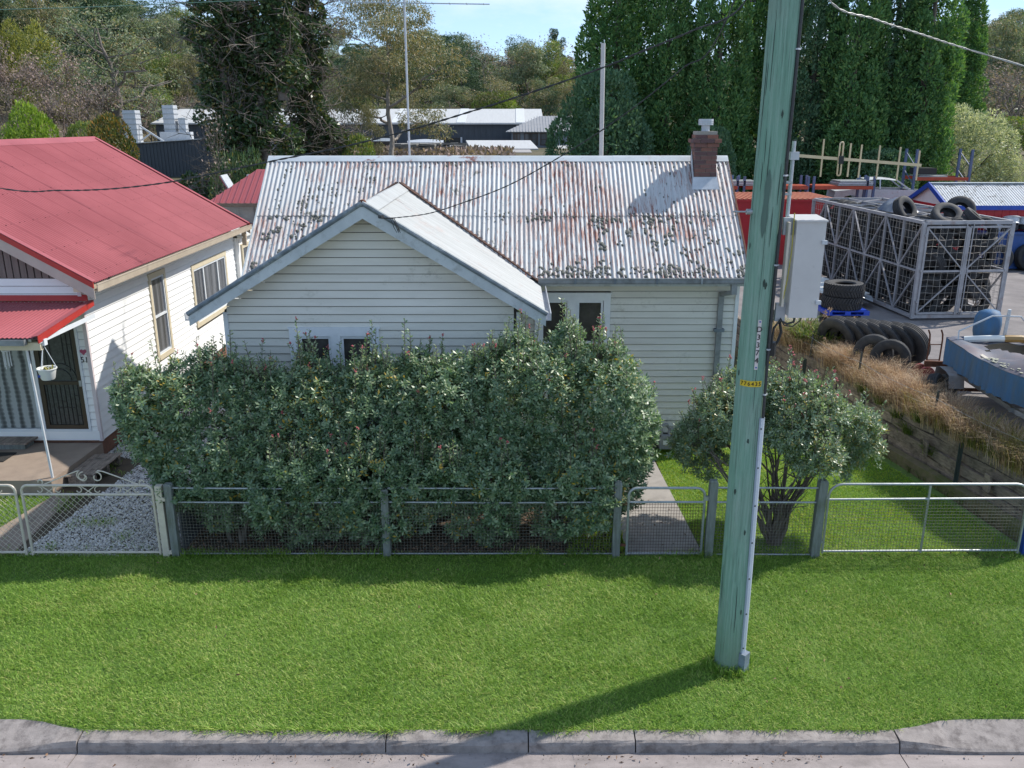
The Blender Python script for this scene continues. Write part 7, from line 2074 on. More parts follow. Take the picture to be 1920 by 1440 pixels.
# gravel of the neighbour's drive
def pebbles(name, poly, n, r0, r1, mat, seed, zj=0.01, thin=None):
    r = np.random.default_rng(seed); P_ = np.array(poly); lo, hi = P_.min(0), P_.max(0)
    x = lo[0] + (hi[0] - lo[0]) * r.random(n); y = lo[1] + (hi[1] - lo[1]) * r.random(n)
    k = in_poly(x, y, poly)
    if thin is not None: k &= r.random(n) < thin(x, y)
    x, y = x[k], y[k]; n = len(x)
    base = np.array([(1, 0, 0), (-.5, .87, 0), (-.5, -.87, 0), (.15, .1, .75), (-.1, -.1, -.6)])
    a = r.random(n) * 6.28; s = (r0 + (r1 - r0) * r.random(n) ** 2)
    ca, sa_ = np.cos(a), np.sin(a)
    B = base[None] * (0.7 + 0.6 * r.random((n, 5, 3))) * s[:, None, None]
    V = np.stack([B[..., 0] * ca[:, None] - B[..., 1] * sa_[:, None] + x[:, None], B[..., 0] * sa_[:, None] + B[..., 1] * ca[:, None] + y[:, None], B[..., 2] + (r.random(n) * zj)[:, None]], -1).reshape(-1, 3)
    f = np.array([(0, 1, 3), (1, 2, 3), (2, 0, 3), (1, 0, 4), (2, 1, 4), (0, 2, 4)])
    F = (f[None] + 5 * np.arange(n)[:, None, None]).reshape(-1, 3)
    return tag(np_obj(name, V, F, mat), kind='stuff')
M['gravel'] = leafmat('gravel', [(0.0, (0.26, 0.245, 0.235)), (0.25, (0.56, 0.53, 0.51)), (0.6, (0.78, 0.74, 0.71)), (1.0, (0.88, 0.85, 0.81))], rough=0.85, trans=0, nscale=1, clump=0.12, spec=0.3)
pebbles('gravel', [(-7.75, 12.0), (-5.3, 12.0), (-5.15, 20), (-8.25, 20), (-8.3, 16.3), (-7.4, 15.9), (-7.5, 14.4)], 52000, 0.012, 0.030, M['gravel'], 3, 0.02)
M['gravel_dark'] = leafmat('grit', [(0.0, (0.05, 0.045, 0.04)), (0.6, (0.16, 0.14, 0.12)), (1.0, (0.32, 0.28, 0.25))], rough=0.9, trans=0, nscale=1, clump=0.1, spec=0.2)
M['litter'] = leafmat('leaf_litter', [(0.0, (0.06, 0.035, 0.022)), (0.5, (0.17, 0.095, 0.06)), (1.0, (0.34, 0.22, 0.14))], rough=0.8, trans=0, clump=.1, spec=.2)
def litter(name, poly, n, s, seed, zz=0.0, thin=None, parent=None):
    r = np.random.default_rng(seed); P_ = np.array(poly); lo, hi = P_.min(0), P_.max(0)
    x = lo[0] + (hi[0] - lo[0]) * r.random(n); y = lo[1] + (hi[1] - lo[1]) * r.random(n)
    k = in_poly(x, y, poly)
    if thin is not None: k &= r.random(n) < thin(x, y)
    x, y = x[k], y[k]; n = len(x)
    d = unit(np.stack([r.normal(size=n), r.normal(size=n), 0.35 * r.normal(size=n)], 1))
    b = np.stack([x, y, zz + 0.006 + 0.02 * r.random(n)], 1)
    V, F = leaves(b, d, s * (0.6 + .8 * r.random(n)), s * .42 * (0.6 + .8 * r.random(n)))
    return tag(np_obj(name, V, F, M['litter']), kind='stuff')
r_ = np.random.default_rng(3)
grass('kerb_grass', [(-4.75, 7.9), (4.25, 7.9), (4.25, 8.02), (-4.75, 8.02)], 5200, 0.07, 0.0082, M['lawn'], 1.6, 31, thin=lambda x, y: np.clip((pnoise(x, y, 2.1, 41) - .42) * 3, 0, 1) * np.clip((y - 7.9 + .05 * pnoise(x, y, 5, 4)) * 11, 0, 1))
grass('pole_grass', [(2.35, 8.85), (3.05, 8.85), (3.05, 9.55), (2.35, 9.55)], 5200, 0.11, 0.0085, M['lawn'], .8, 33, thin=lambda x, y: np.where((np.hypot(x - 2.7, y - 9.2) < .30) & (np.hypot(x - 2.7, y - 9.2) > .165), .8, 0))
grass('fence_grass', [(-5.5, 11.93), (4.9, 11.93), (4.9, 12.06), (-5.5, 12.06)], 3800, 0.12, 0.0085, M['lawn'], .9, 34, thin=lambda x, y: np.clip((pnoise(x, y, 3.0, 8) - .35) * 2, 0, 1))
pebbles('gutter_grit', [(-6, 7.2), (6, 7.2), (6, 7.79), (-6, 7.79)], 5000, 0.003, 0.008, M['gravel_dark'], 13, 0.0, thin=lambda x, y: np.clip(pnoise(x, y, 1.3, 9) * 1.4 - .3, 0, 1) * (0.12 + (y > 7.66)))
bpy.data.objects['gutter_grit'].location.z = -0.128
litter('leaf_litter', [(-5.2, 12.05), (1.75, 12.05), (1.75, 13.8), (-5.2, 13.8)], 9000, 0.05, 4)
litter('gutter_leaves', [(-6, 7.3), (6, 7.3), (6, 7.78), (-6, 7.78)], 420, 0.05, 9, -0.13, thin=lambda x, y: np.clip(pnoise(x, y, .9, 3) * 1.6 - .4, 0, 1) * (0.35 + 0.65 * (y > 7.6)))
litter('fence_leaves', [(4.7, 11.9), (7.9, 11.9), (7.9, 12.1), (4.7, 12.1)], 260, 0.05, 10, 0.0)
litter('path_leaves', [(1.9, 12.2), (2.9, 12.2), (2.8, 16), (1.9, 16)], 24, 0.055, 11, 0.035)
litter('lawn_leaves', [(-6, 8.1), (6, 8.1), (7, 12), (-7, 12)], 60, 0.05, 12, 0.05)

# dry grass along the wall top
def tufts(name, spots, nb, h, w, mat, seed, droop=0.8):
    r = np.random.default_rng(seed)
    S = np.array(spots); k = r.integers(0, len(S), nb)
    x = S[k, 0] + r.normal(size=nb) * S[k, 3]; y = S[k, 1] + r.normal(size=nb) * S[k, 3]
    a = np.arctan2(y - S[k, 1], x - S[k, 0]) + r.normal(size=nb) * 0.7
    hh = h * S[k, 4] * (0.5 + 0.7 * r.random(nb)); ln = hh * droop * (0.3 + 0.9 * r.random(nb))
    b = np.stack([x, y, S[k, 2]], 1); d = np.stack([np.cos(a), np.sin(a), np.zeros(nb)], 1)
    s = np.stack([-np.sin(a), np.cos(a), np.zeros(nb)], 1) * w / 2
    up = np.array([0, 0, 1.])
    lv_ = []
    for t, ww in ((0, 1), (.4, .9), (.75, .65)):
        c = b + d * (ln * t ** 1.7)[:, None] + up * (hh * (1 - (1 - t) ** 1.6))[:, None]
        lv_ += [c - s * ww, c + s * ww]
    tip = b + d * (ln * 1.15)[:, None] + up * (hh * 0.93)[:, None]
    V = np.stack(lv_ + [tip], 1).reshape(-1, 3)
    q = np.array([(0, 1, 3, 2), (2, 3, 5, 4), (4, 5, 6, 6)])
    o = 7 * np.arange(nb)[:, None]
    F4 = (q[:2][None] + o[..., None]).reshape(-1, 4); 
    F3 = (np.array([(4, 5, 6)])[None] + o[..., None]).reshape(-1, 3)
    me = bpy.data.meshes.new(name)
    me.from_pydata(V.tolist(), [], F4.tolist() + F3.tolist()); me.materials.append(mat)
    ob_ = bpy.data.objects.new(name, me); COL.objects.link(ob_)
    return tag(ob_, kind='stuff')
M['dry_grass'] = leafmat('dry_grass', [(0.0, (0.20, 0.13, 0.085)), (0.4, (0.42, 0.28, 0.18)), (0.75, (0.60, 0.44, 0.29)), (1.0, (0.70, 0.58, 0.40))], rough=0.7, trans=0.25, tcol=(1.1, 1.0, 0.8), nscale=1.2, spec=.2, clump=.25)
M['mixed_grass'] = leafmat('mixed_grass', [(0.0, (0.10, 0.12, 0.025)), (0.4, (0.22, 0.20, 0.05)), (0.8, (0.42, 0.33, 0.10)), (1.0, (0.48, 0.38, 0.16))], rough=0.6, trans=0.3, tcol=(1.2, 1.15, .7), nscale=1.5, spec=.25, clump=.25)
M['clump_green'] = leafmat('clump_green', [(0.0, (0.05, 0.09, 0.02)), (0.5, (0.12, 0.17, 0.035)), (1.0, (0.25, 0.27, 0.08))], rough=0.5, trans=0.3, nscale=2, spec=.3, clump=.2)
rr = random.Random(44); sp1 = []; sp2 = []
for k in range(170):
    y = rr.uniform(12.7, 22.5); dx = rr.uniform(0.08, 0.75) * (0.55 if y < 15 else 1.0)
    sp = (wallx(y) + dx, y, 1.0 if dx > .2 else 0.97, rr.uniform(.07, .16), rr.uniform(.6, 1.15))
    if y < 14.3 and rr.random() < .6: sp2.append(sp)
    elif rr.random() < .12: sp2.append(sp)
    else: sp1.append(sp)
tufts('dry_grass', sp1, 34000, 0.46, 0.0065, M['dry_grass'], 3, 0.85)
tufts('green_tan_grass', sp2, 6500, 0.46, 0.008, M['mixed_grass'], 4, 0.7)
tufts('agapanthus_clump', [(7.45, 21.0, 1.0, .12, 1.0), (7.75, 20.6, 1.0, .14, 1.0), (7.6, 21.6, 1.0, .14, 1.0), (7.95, 21.3, 1.0, .12, .9)], 900, 0.62, 0.028, M['clump_green'], 5, 1.0)
sp3 = [(wallx(y) - 0.08, y, z, .05, .5) for y, z in ((15.6, .95), (15.9, .6), (16.3, .8), (14.2, 1.0), (13.6, 1.02), (16.9, .9), (17.5, .95), (15.2, .45))]
tufts('wall_weeds', sp3, 900, 0.4, 0.012, M['clump_green'], 6, 1.2)
sp4 = [(wallx(y) - 0.25, y, 0.0, .05, .35) for y in np.linspace(12.4, 18, 16)]
tufts('wall_foot_weeds', sp4, 500, 0.4, 0.012, M['clump_green'], 16, 1.2)
sh_ = MB()
for k in range(9):
    x, y = 8.0 + rr.uniform(-.5, .6), 20.6 + rr.uniform(-1, 1.2); h = rr.uniform(.55, .95)
    t_ = Vector((x + rr.gauss(0, .12), y, YZ + h)); sh_.tube([(x, y, YZ), (x, y, YZ + h * .6), t_], .006, 4)
    for q in range(14):
        d = Vector((rr.gauss(0, 1), rr.gauss(0, 1), rr.gauss(.2, .7))).normalized() * .07; sh_.beam(t_, t_ + d, .01, .01)
tag(sh_.build('seed_heads', M['dry_grass'], fix=False), kind='stuff')
# ------------------------------------------------------------------ trees: each kind is grown once, then copied tree by tree
KINDS = {}
def limb(mb, p, q, r0, r1, rr, n=5, k=5, wob=0.06):
    p, q = Vector(p), Vector(q); l = (q - p).length
    pts = [p]
    for i in range(1, n):
        t = i / n
        pts.append(p.lerp(q, t) + Vector((rr.gauss(0, 1), rr.gauss(0, 1), rr.gauss(0, .5))) * l * wob)
    pts.append(q)
    mb.tube(pts, [r0 + (r1 - r0) * i / n for i in range(n + 1)], k, False)
    return pts
def skeleton(H, spread, seed, forks=5, bare=0.35, r0=0.22, lean=0.0, twig=2):
    """trunk and limbs; returns the mesh and the tips that carry foliage"""
    rr = random.Random(seed); mb = MB(); tips = []
    top = Vector((lean * H, rr.gauss(0, .04) * H, H * 0.9))
    tr = limb(mb, (0, 0, -0.8), top, r0, r0 * .15, rr, 8, 7, .025)
    for k in range(forks):
        t = bare + (0.92 - bare) * (k + rr.random() * .6) / forks
        i = min(7, int(t * 8)); b = tr[i].lerp(tr[i + 1], t * 8 - i)
        a = k * 2.4 + rr.uniform(-.5, .5)
        ln = spread * (1.15 - .65 * t) * rr.uniform(.75, 1.15)
        e = b + Vector((math.cos(a) * ln, math.sin(a) * ln, ln * rr.uniform(.35, .95)))
        e.z = min(e.z, H * .97)
        rb = r0 * (1 - t) * .75 + .02
        lp = limb(mb, b, e, rb, rb * .25, rr, 5, 5, .07); tips.append(e)
        for q in range(twig):
            j = rr.randint(2, 4); d = Vector((rr.gauss(0, 1), rr.gauss(0, 1), rr.uniform(0, 1.0))).normalized() * ln * rr.uniform(.3, .6)
            limb(mb, lp[j], lp[j] + d, rb * .35, rb * .12, rr, 3, 4, .08); tips.append(lp[j] + d)
    tips.append(top)
    return mb, tips
def reg_kind(name, H, W, trunk_mb, crown, lmat, bmat, root):
    tm = trunk_mb.mesh('trunk', bmat, smooth='all', fix=False) if trunk_mb is not None else None
    cm = np_mesh('crown', crown[0], crown[1], lmat) if crown is not None else None
    KINDS[name] = (root, H, W, tm, cm)

def gum(name, seed, H, spread, lmat, bmat, clumps=34, nl=9500, droop=0.75, ls=(0.30, 0.085), bare=.35, cr=(.55, 1.0), lean=0., root='gum_tree', forks=7, tw=3):
    mb, tips = skeleton(H, spread, seed, forks, bare, .38 if name == 'gum_open' else .20, lean, tw)
    rr = random.Random(seed + 1); lob = []
    for k in range(clumps):
        p = rr.choice(tips) + Vector((rr.gauss(0, .45), rr.gauss(0, .45), rr.gauss(.1, .35)))
        r = rr.uniform(*cr) * spread / 3.2
        lob.append((p.x, p.y, p.z, r * 1.15, r * 1.15, r * .75))
    P, N = lobe_points(lob, nl, .55, -9, .55)
    d = unit(.55 * N + np.array([0, 0, -droop]) + .55 * rng.normal(size=N.shape))
    V, F = leaves(P, d, ls[0] * (.6 + .8 * rng.random(len(P))), ls[1] * (.7 + .6 * rng.random(len(P))), fold=.3)
    W = 2 * np.percentile(np.hypot(P[:, 0] - lean * H * .6, P[:, 1]), 96)
    reg_kind(name, P[:, 2].max(), W, mb, (V, F), lmat, bmat, root)

def masses(name, lob, n, H, W, lmat, bmat, ls, out=.6, up=.4, nz=.5, inner=.3, cull=.8, trunk=None, root='tree', zmin=-9, fold=.3):
    P, N = lobe_points(lob, n, inner, zmin, cull)
    d = unit(out * N + np.array([0, 0, up]) + nz * rng.normal(size=N.shape))
    V, F = leaves(P, d, ls[0] * (.6 + .8 * rng.random(len(P))), ls[1] * (.7 + .6 * rng.random(len(P))), fold=fold)
    reg_kind(name, H, W, trunk, (V, F), lmat, bmat, root)

def bare_tree(name, seed, H, spread, mat, root='bare_tree', depth=4, r0=.13, leaf=None, lmat=None, nl=0, multi=1):
    rr = random.Random(seed); mb = MB(); ends = []
    def grow(p, d, l, r, lev):
        q = p + d * l
        n = 3; pts = [p]
        for i in range(1, n): pts.append(p.lerp(q, i / n) + Vector((rr.gauss(0, .05), rr.gauss(0, .05), rr.gauss(0, .03))) * l)
        pts.append(q); mb.tube(pts, [r * (1 - .45 * i / n) for i in range(n + 1)], 5 if lev < 2 else 3, False)
        if lev >= depth: ends.append(q); return
        for k in range(rr.choice((2, 3, 3)) + (1 if lev >= 2 else 0)):
            dd = (d + Vector((rr.gauss(0, 1), rr.gauss(0, 1), rr.gauss(.15, .5))) * (.42 if lev == 0 else .62)).normalized()
            grow(pts[rr.choice((1, 2, 3))] if k else q, dd, l * rr.uniform(.58, .82), r * .55, lev + 1)
    for m_ in range(multi):
        grow(Vector((rr.gauss(0, .15), rr.gauss(0, .15), -.5)), Vector((rr.gauss(0, .15), rr.gauss(0, .15), 1)).normalized(), H * .36, r0, 0)
    E_ = np.array([tuple(e) for e in ends]); cr = None
    sc = spread / max(1e-3, 2 * np.percentile(np.hypot(E_[:, 0], E_[:, 1]), 95)); zs = H / E_[:, 2].max()
    mb.v = [(x * sc, y * sc, z * zs) for x, y, z in mb.v]; E_ = E_ * np.array([sc, sc, zs])
    if nl:
        P = E_[rng.integers(0, len(E_), nl)] + rng.normal(size=(nl, 3)) * .28
        cr = leaves(P, unit(rng.normal(size=P.shape) + np.array([0, 0, -.3])), leaf[0] * (.6 + .8 * rng.random(nl)), leaf[1] * (.6 + .8 * rng.random(nl)))
    reg_kind(name, H, spread, mb, cr, lmat, mat, root)

# leaf colours; haze on the background trees is mixed in as paler, greyer tones
M['cypress_leaf'] = leafmat('cypress_leaf', [(0.0, (0.056, 0.140, 0.061)), (0.45, (0.098, 0.215, 0.077)), (0.8, (0.145, 0.281, 0.093)), (1.0, (0.243, 0.370, 0.127))], rough=0.6, trans=0.25, tcol=(1.5, 1.5, .5), nscale=.5, spec=.25, clump=.3)
M['cypress_blue'] = leafmat('cypress_blue', [(0.0, (0.054, 0.128, 0.071)), (0.5, (0.094, 0.185, 0.098)), (1.0, (0.171, 0.271, 0.143))], rough=0.6, trans=0.2, nscale=.6, spec=.25, clump=.3)
M['gum_leaf'] = leafmat('gum_leaf', [(0.0, (0.099, 0.140, 0.088)), (0.5, (0.178, 0.235, 0.142)), (0.85, (0.285, 0.319, 0.194)), (1.0, (0.427, 0.319, 0.207))], rough=0.5, trans=0.3, tcol=(1.3, 1.25, .6), nscale=.35, spec=.4, clump=.35)
M['gum_orange'] = leafmat('gum_orange', [(0.0, (0.092, 0.114, 0.066)), (0.45, (0.170, 0.203, 0.102)), (0.75, (0.288, 0.268, 0.144)), (1.0, (0.472, 0.356, 0.206))], rough=0.5, trans=0.3, tcol=(1.25, 1.15, .6), nscale=.4, spec=.4, clump=.35)
M['gum_pale'] = leafmat('gum_pale', [(0.0, (0.13, 0.135, 0.07)), (0.5, (0.22, 0.205, 0.11)), (1.0, (0.34, 0.29, 0.18))], rough=0.5, trans=0.3, nscale=.5, spec=.4, clump=.3)
M['dark_leaf'] = leafmat('dark_leaf', [(0.0, (0.034, 0.073, 0.046)), (0.5, (0.068, 0.124, 0.073)), (1.0, (0.139, 0.203, 0.106))], rough=0.55, trans=0.15, nscale=.5, spec=.3, clump=.3)
M['ivy_leaf'] = leafmat('ivy_leaf', [(0.0, (0.033, 0.072, 0.029)), (0.5, (0.058, 0.111, 0.042)), (0.88, (0.104, 0.150, 0.052)), (1.0, (0.260, 0.208, 0.065))], rough=0.4, trans=0.15, nscale=.7, spec=.45, clump=.3)
M['gold_leaf'] = leafmat('gold_leaf', [(0.0, (0.130, 0.156, 0.039)), (0.5, (0.247, 0.260, 0.065)), (1.0, (0.390, 0.364, 0.104))], rough=0.6, trans=0.3, nscale=.5, spec=.25, clump=.3)
M['lime_leaf'] = leafmat('lime_leaf', [(0.0, (0.103, 0.184, 0.021)), (0.5, (0.196, 0.299, 0.034)), (1.0, (0.322, 0.414, 0.069))], rough=0.5, trans=0.35, nscale=.6, spec=.35, clump=.3)
M['mid_leaf'] = leafmat('mid_leaf', [(0.0, (0.077, 0.131, 0.040)), (0.5, (0.154, 0.223, 0.060)), (0.9, (0.262, 0.308, 0.090)), (1.0, (0.431, 0.308, 0.100))], rough=0.45, trans=0.3, nscale=.6, spec=.4, clump=.3)
M['rusty_shrub'] = leafmat('rusty_shrub', [(0.0, (0.046, 0.072, 0.023)), (0.5, (0.098, 0.130, 0.033)), (0.8, (0.221, 0.169, 0.039)), (1.0, (0.364, 0.182, 0.039))], rough=0.5, trans=0.25, nscale=.9, spec=.35, clump=.4)
M['silver_leaf'] = leafmat('silver_leaf', [(0.0, (0.185, 0.244, 0.143)), (0.5, (0.336, 0.395, 0.252)), (1.0, (0.600, 0.600, 0.437))], rough=0.45, trans=0.4, tcol=(1.4, 1.35, .8), nscale=.7, spec=.4, clump=.25)
M['brown_leaf'] = leafmat('brown_leaf', [(0.0, (0.151, 0.120, 0.114)), (0.5, (0.284, 0.220, 0.202)), (1.0, (0.435, 0.319, 0.284))], rough=0.8, trans=0.2, nscale=.6, spec=.2, clump=.3)
M['grey_twig'] = simple('grey_twig', (0.21, 0.18, 0.155), (0.13, 0.11, 0.095), 4, 0.9, bstr=0)
M['brown_twig'] = simple('brown_twig', (0.15, 0.105, 0.085), (0.10, 0.07, 0.058), 4, 0.9, bstr=0)

# columnar cypresses
def cypress(name, seed, H, Rb, mat, n=62000, shoulder=2.4):
    rr = random.Random(seed); lob = []
    for k in range(300):
        z = H * (rr.random() ** 1.25) * .97
        prof = max(.05, (1 - (z / H) ** shoulder)) ** .75 * (0.78 + .22 * min(1, z / (H * .12)))
        a = rr.uniform(0, 6.28); q = Rb * prof * rr.uniform(.62, 1.02)
        w = rr.uniform(.24, .50) * (.55 + .45 * prof)
        lob.append((q * math.cos(a), q * math.sin(a), z, w, w, w * rr.uniform(1.6, 2.6)))
    tr = MB().cyl((0, 0, -.8), (0, 0, H * .9), .32, .05, 8)
    for k in range(24):
        z = rr.uniform(0, H * .5); a = rr.uniform(0, 6.28); tr.tube([(0, 0, z), (Rb * .8 * math.cos(a), Rb * .8 * math.sin(a), z + .7)], [.06, .02], 4, False)
    masses(name, lob, n, H, 2 * Rb, mat, M['bark'], (.24, .10), .5, .75, .42, .35, .72, tr, 'cypress_tree')
cypress('cyp_a', 1, 18, 1.9, M['cypress_leaf'])
cypress('cyp_b', 2, 18, 1.75, M['cypress_leaf'], shoulder=1.9)
cypress('cyp_c', 3, 18, 2.0, M['cypress_blue'])
rr = random.Random(50)
def ball(n, R_, rz, r0, r1, seed, zc=None, zmin=.0, flat=1.0):
    q = random.Random(seed); o = []
    for k in range(n):
        t = math.acos(q.uniform(-.55 if zmin < .1 else -.1, 1)); a = q.uniform(0, 6.28); r = q.uniform(r0, r1)
        o.append((R_ * .8 * math.sin(t) * math.cos(a), R_ * .8 * math.sin(t) * math.sin(a), (zc if zc is not None else rz) + rz * .8 * math.cos(t), r, r, r * flat))
    return o
def stub(h, r=.12, n=5, sp=.6, seed=0):
    q = random.Random(seed); m_ = MB()
    for k in range(n): m_.tube([(0, 0, -.4), (q.gauss(0, sp * .4), q.gauss(0, sp * .4), h * .5), (q.gauss(0, sp), q.gauss(0, sp), h)], [r, r * .6, r * .3], 5, False)
    return m_
masses('round_dark', ball(70, 2.2, 2.6, .5, .85, 2), 32000, 5.0, 4.4, M['cypress_blue'], M['bark'], (.17, .08), .6, .3, .5, .3, .8, stub(3), 'shrub')
masses('round_lime', ball(60, 2.0, 1.7, .4, .7, 3), 20000, 3.4, 4.0, M['lime_leaf'], M['bark'], (.17, .085), .6, .3, .5, .3, .8, stub(2), 'shrub')
masses('round_rusty', ball(60, 2.0, 1.9, .4, .7, 4), 20000, 3.8, 4.0, M['rusty_shrub'], M['bark'], (.17, .085), .6, .3, .5, .3, .8, stub(2), 'shrub')
masses('round_mid', ball(55, 2.0, 1.8, .5, .8, 5), 18000, 3.6, 4.0, M['mid_leaf'], M['bark'], (.19, .09), .6, .3, .5, .3, .8, stub(2), 'shrub')
masses('silver', ball(110, 2.3, 2.6, .35, .65, 6), 26000, 5.2, 4.6, M['silver_leaf'], M['bark'], (.17, .05), .55, .2, .6, .4, .7, stub(3, .1, 7, .9), 'shrub')
masses('laurel', ball(40, 1.3, 1.2, .3, .5, 7), 6500, 2.4, 2.6, M['ivy_leaf'], M['bark'], (.15, .07), .6, .4, .45, .3, .8, stub(1.5), 'shrub')
def upright(name, seed, mat, H=8, Rb=2.2, n=9000):
    q = random.Random(seed); lob = []
    for k in range(60):
        z = H * q.random() ** 1.2 * .92; pr = (1 - z / H) ** .7; a = q.uniform(0, 6.28); w = q.uniform(.35, .6)
        lob.append((Rb * pr * math.cos(a) * q.random() ** .4, Rb * pr * math.sin(a) * q.random() ** .4, z, w, w, w * 2.2))
    masses(name, lob, n, H, 2 * Rb, mat, M['bark'], (.30, .09), .35, .9, .4, .35, .75, MB().cyl((0, 0, -.5), (0, 0, H * .8), .2, .04, 6), 'conifer_tree')
upright('gold_conifer', 8, M['gold_leaf'])
upright('thin_conifer', 9, M['dark_leaf'], 9, 1.1, 5000)
# layered dark pines
def pine(name, seed, H, spread):
    mb, tips = skeleton(H, spread, seed, 13, .25, .26, 0., 2)
    q = random.Random(seed); lob = []
    for k in range(64):
        p = q.choice(tips) + Vector((q.gauss(0, .4), q.gauss(0, .4), q.gauss(.1, .25))); r = q.uniform(.55, 1.05)
        lob.append((p.x, p.y, p.z, r * 1.25, r * 1.25, r * .6))
    P, N = lobe_points(lob, 14000, .5, -9, .6)
    V, F = leaves(P, unit(.6 * N + np.array([0, 0, .25]) + .5 * rng.normal(size=N.shape)), .34, .11)
    reg_kind(name, P[:, 2].max(), 2 * np.percentile(np.hypot(P[:, 0], P[:, 1]), 96), mb, (V, F), M['dark_leaf'], M['bark'], 'pine_tree')
pine('pine_a', 61, 15, 4.2); pine('pine_b', 62, 14, 3.4)
gum('gum_a', 71, 13, 3.6, M['gum_leaf'], M['pale_bark'], 40)
gum('gum_b', 72, 12, 3.2, M['gum_leaf'], M['bark'], 34, bare=.28)
gum('gum_c', 73, 14, 3.8, M['gum_orange'], M['pale_bark'], 44, 7500)
gum('gum_d', 74, 10, 3.4, M['mid_leaf'], M['bark'], 40, droop=.2, bare=.2)
gum('gum_e', 75, 12, 3.8, M['dark_leaf'], M['bark'], 46, droop=.3, bare=.2)
gum('gum_pale', 76, 8, 2.6, M['gum_pale'], M['pale_bark'], 26, 4000)
gum('gum_near', 77, 13, 4.4, M['gum_orange'], M['pale_bark'], 84, 30000, .85, (.24, .055), .22, (.45, .85), .05, 'gum_tree', 10, 4)
gum('gum_open', 78, 13, 5.0, M['gum_leaf'], M['grey_twig'], 50, 5200, .2, (.30, .09), .35, (.5, .9), -.10, 'gum_tree', 12, 4)
bare_tree('bare_a', 81, 9, 6.5, M['brown_twig'], nl=2600, leaf=(.20, .10), lmat=M['brown_leaf'], multi=2)
bare_tree('bare_b', 82, 9, 6.0, M['grey_twig'], nl=900, leaf=(.2, .1), lmat=M['brown_leaf'], multi=2)
bare_tree('sapling', 83, 6, 3.4, M['grey_twig'], depth=4, r0=.055, nl=120, leaf=(.12, .07), lmat=M['brown_leaf'])
# ivy-smothered trunks with bare twigs sticking out
def ivy(name, seed, H, cols, n, Wd):
    q = random.Random(seed); lob = []; mb = MB()
    for (x, y, z0, z1, r) in cols:
        mb.tube([(x, y, z0 - .6), (x + q.gauss(0, .2), y, (z0 + z1) / 2), (x + q.gauss(0, .3), y, z1)], [.3, .22, .1], 7, False)
        m_ = int((z1 - z0) * 5.5)
        for k in range(m_):
            z = z0 + (z1 - z0) * (k + q.random()) / m_; a = q.uniform(0, 6.28); rr_ = q.uniform(.35, .75)
            e = r * (.8 + .3 * math.sin(z * 1.3 + x)) 
            lob.append((x + e * math.cos(a) * q.random() ** .4, y + e * .8 * math.sin(a) * q.random() ** .4, z, rr_, rr_, rr_ * .9))
    for k in range(520):
        c = q.choice(lob); a = q.uniform(0, 6.28)
        d = Vector((math.cos(a), math.sin(a) - .45, q.uniform(-.3, .7))).normalized()
        p = Vector(c[:3]) + d * c[3] * .6; l = q.uniform(.6, 1.7)
        m1 = p + d * l * .5 + Vector((q.gauss(0, .15), q.gauss(0, .15), q.gauss(0, .15))); e = p + d * l + Vector((0, 0, q.uniform(-.3, .4)))
        mb.tube([p, m1, e], [.03, .022, .010], 4, False)
        for _ in range(4): mb.tube([m1.lerp(e, q.random()), e + Vector((q.gauss(0, .35), q.gauss(0, .35), q.gauss(0, .35)))], [.016, .008], 3, False)
    P, N = lobe_points(lob, n, .4, -9, .62)
    V, F = leaves(P, unit(.5 * N + np.array([0, 0, -.25]) + .5 * rng.normal(size=N.shape)), .22 * (.6 + .7 * rng.random(len(P))), .15 * (.7 + .5 * rng.random(len(P))))
    reg_kind(name, H, Wd, mb, (V, F), M['ivy_leaf'], M['grey_twig'], 'ivy_clad_tree')
ivy('ivy_big', 91, 14, [(-.9, 0, 0, 14, 1.25), (.9, .3, .5, 14, 1.2), (0.0, .8, 5, 14, 1.3), (-2.3, -.3, 0, 3.6, 1.0), (1.9, .2, 8, 13, .9)], 52000, 7)
ivy('ivy_thin', 92, 14, [(0, 0, 0, 14, .95), (.9, .2, 0, 5.2, .8)], 30000, 3.2)

def tree(kind, x, y, s, sz, rz, label, cat='tree', group=None):
    root, H, W, tm, cm = KINDS[kind]
    o = thing(root, label, cat, (x, y, float(height(x, y))), group)
    o.rotation_euler = (0, 0, rz); o.scale = (s, s, sz)
    if tm: place('trunk', tm, o)
    if cm: place('crown', cm, o)
    return o
rt_ = random.Random(99)
def hero(kind, u, vtop, D, wpx, label, cat='tree', rz=None, group=None, ybase=None):
    z = float(height(0, D)); zc = D * math.cos(P_) + (6.5 - z - 3) * math.sin(P_)
    x = (u - 960) / F_ * zc
    zb = float(height(x, D)); d = ray(u, vtop); zt = 6.5 + d.z * D / d.y
    root, H, W, tm, cm = KINDS[kind]
    return tree(kind, x, D, wpx / F_ * zc / W, (zt - zb) / H, rt_.uniform(0, 6.28) if rz is None else rz, label, cat, group)

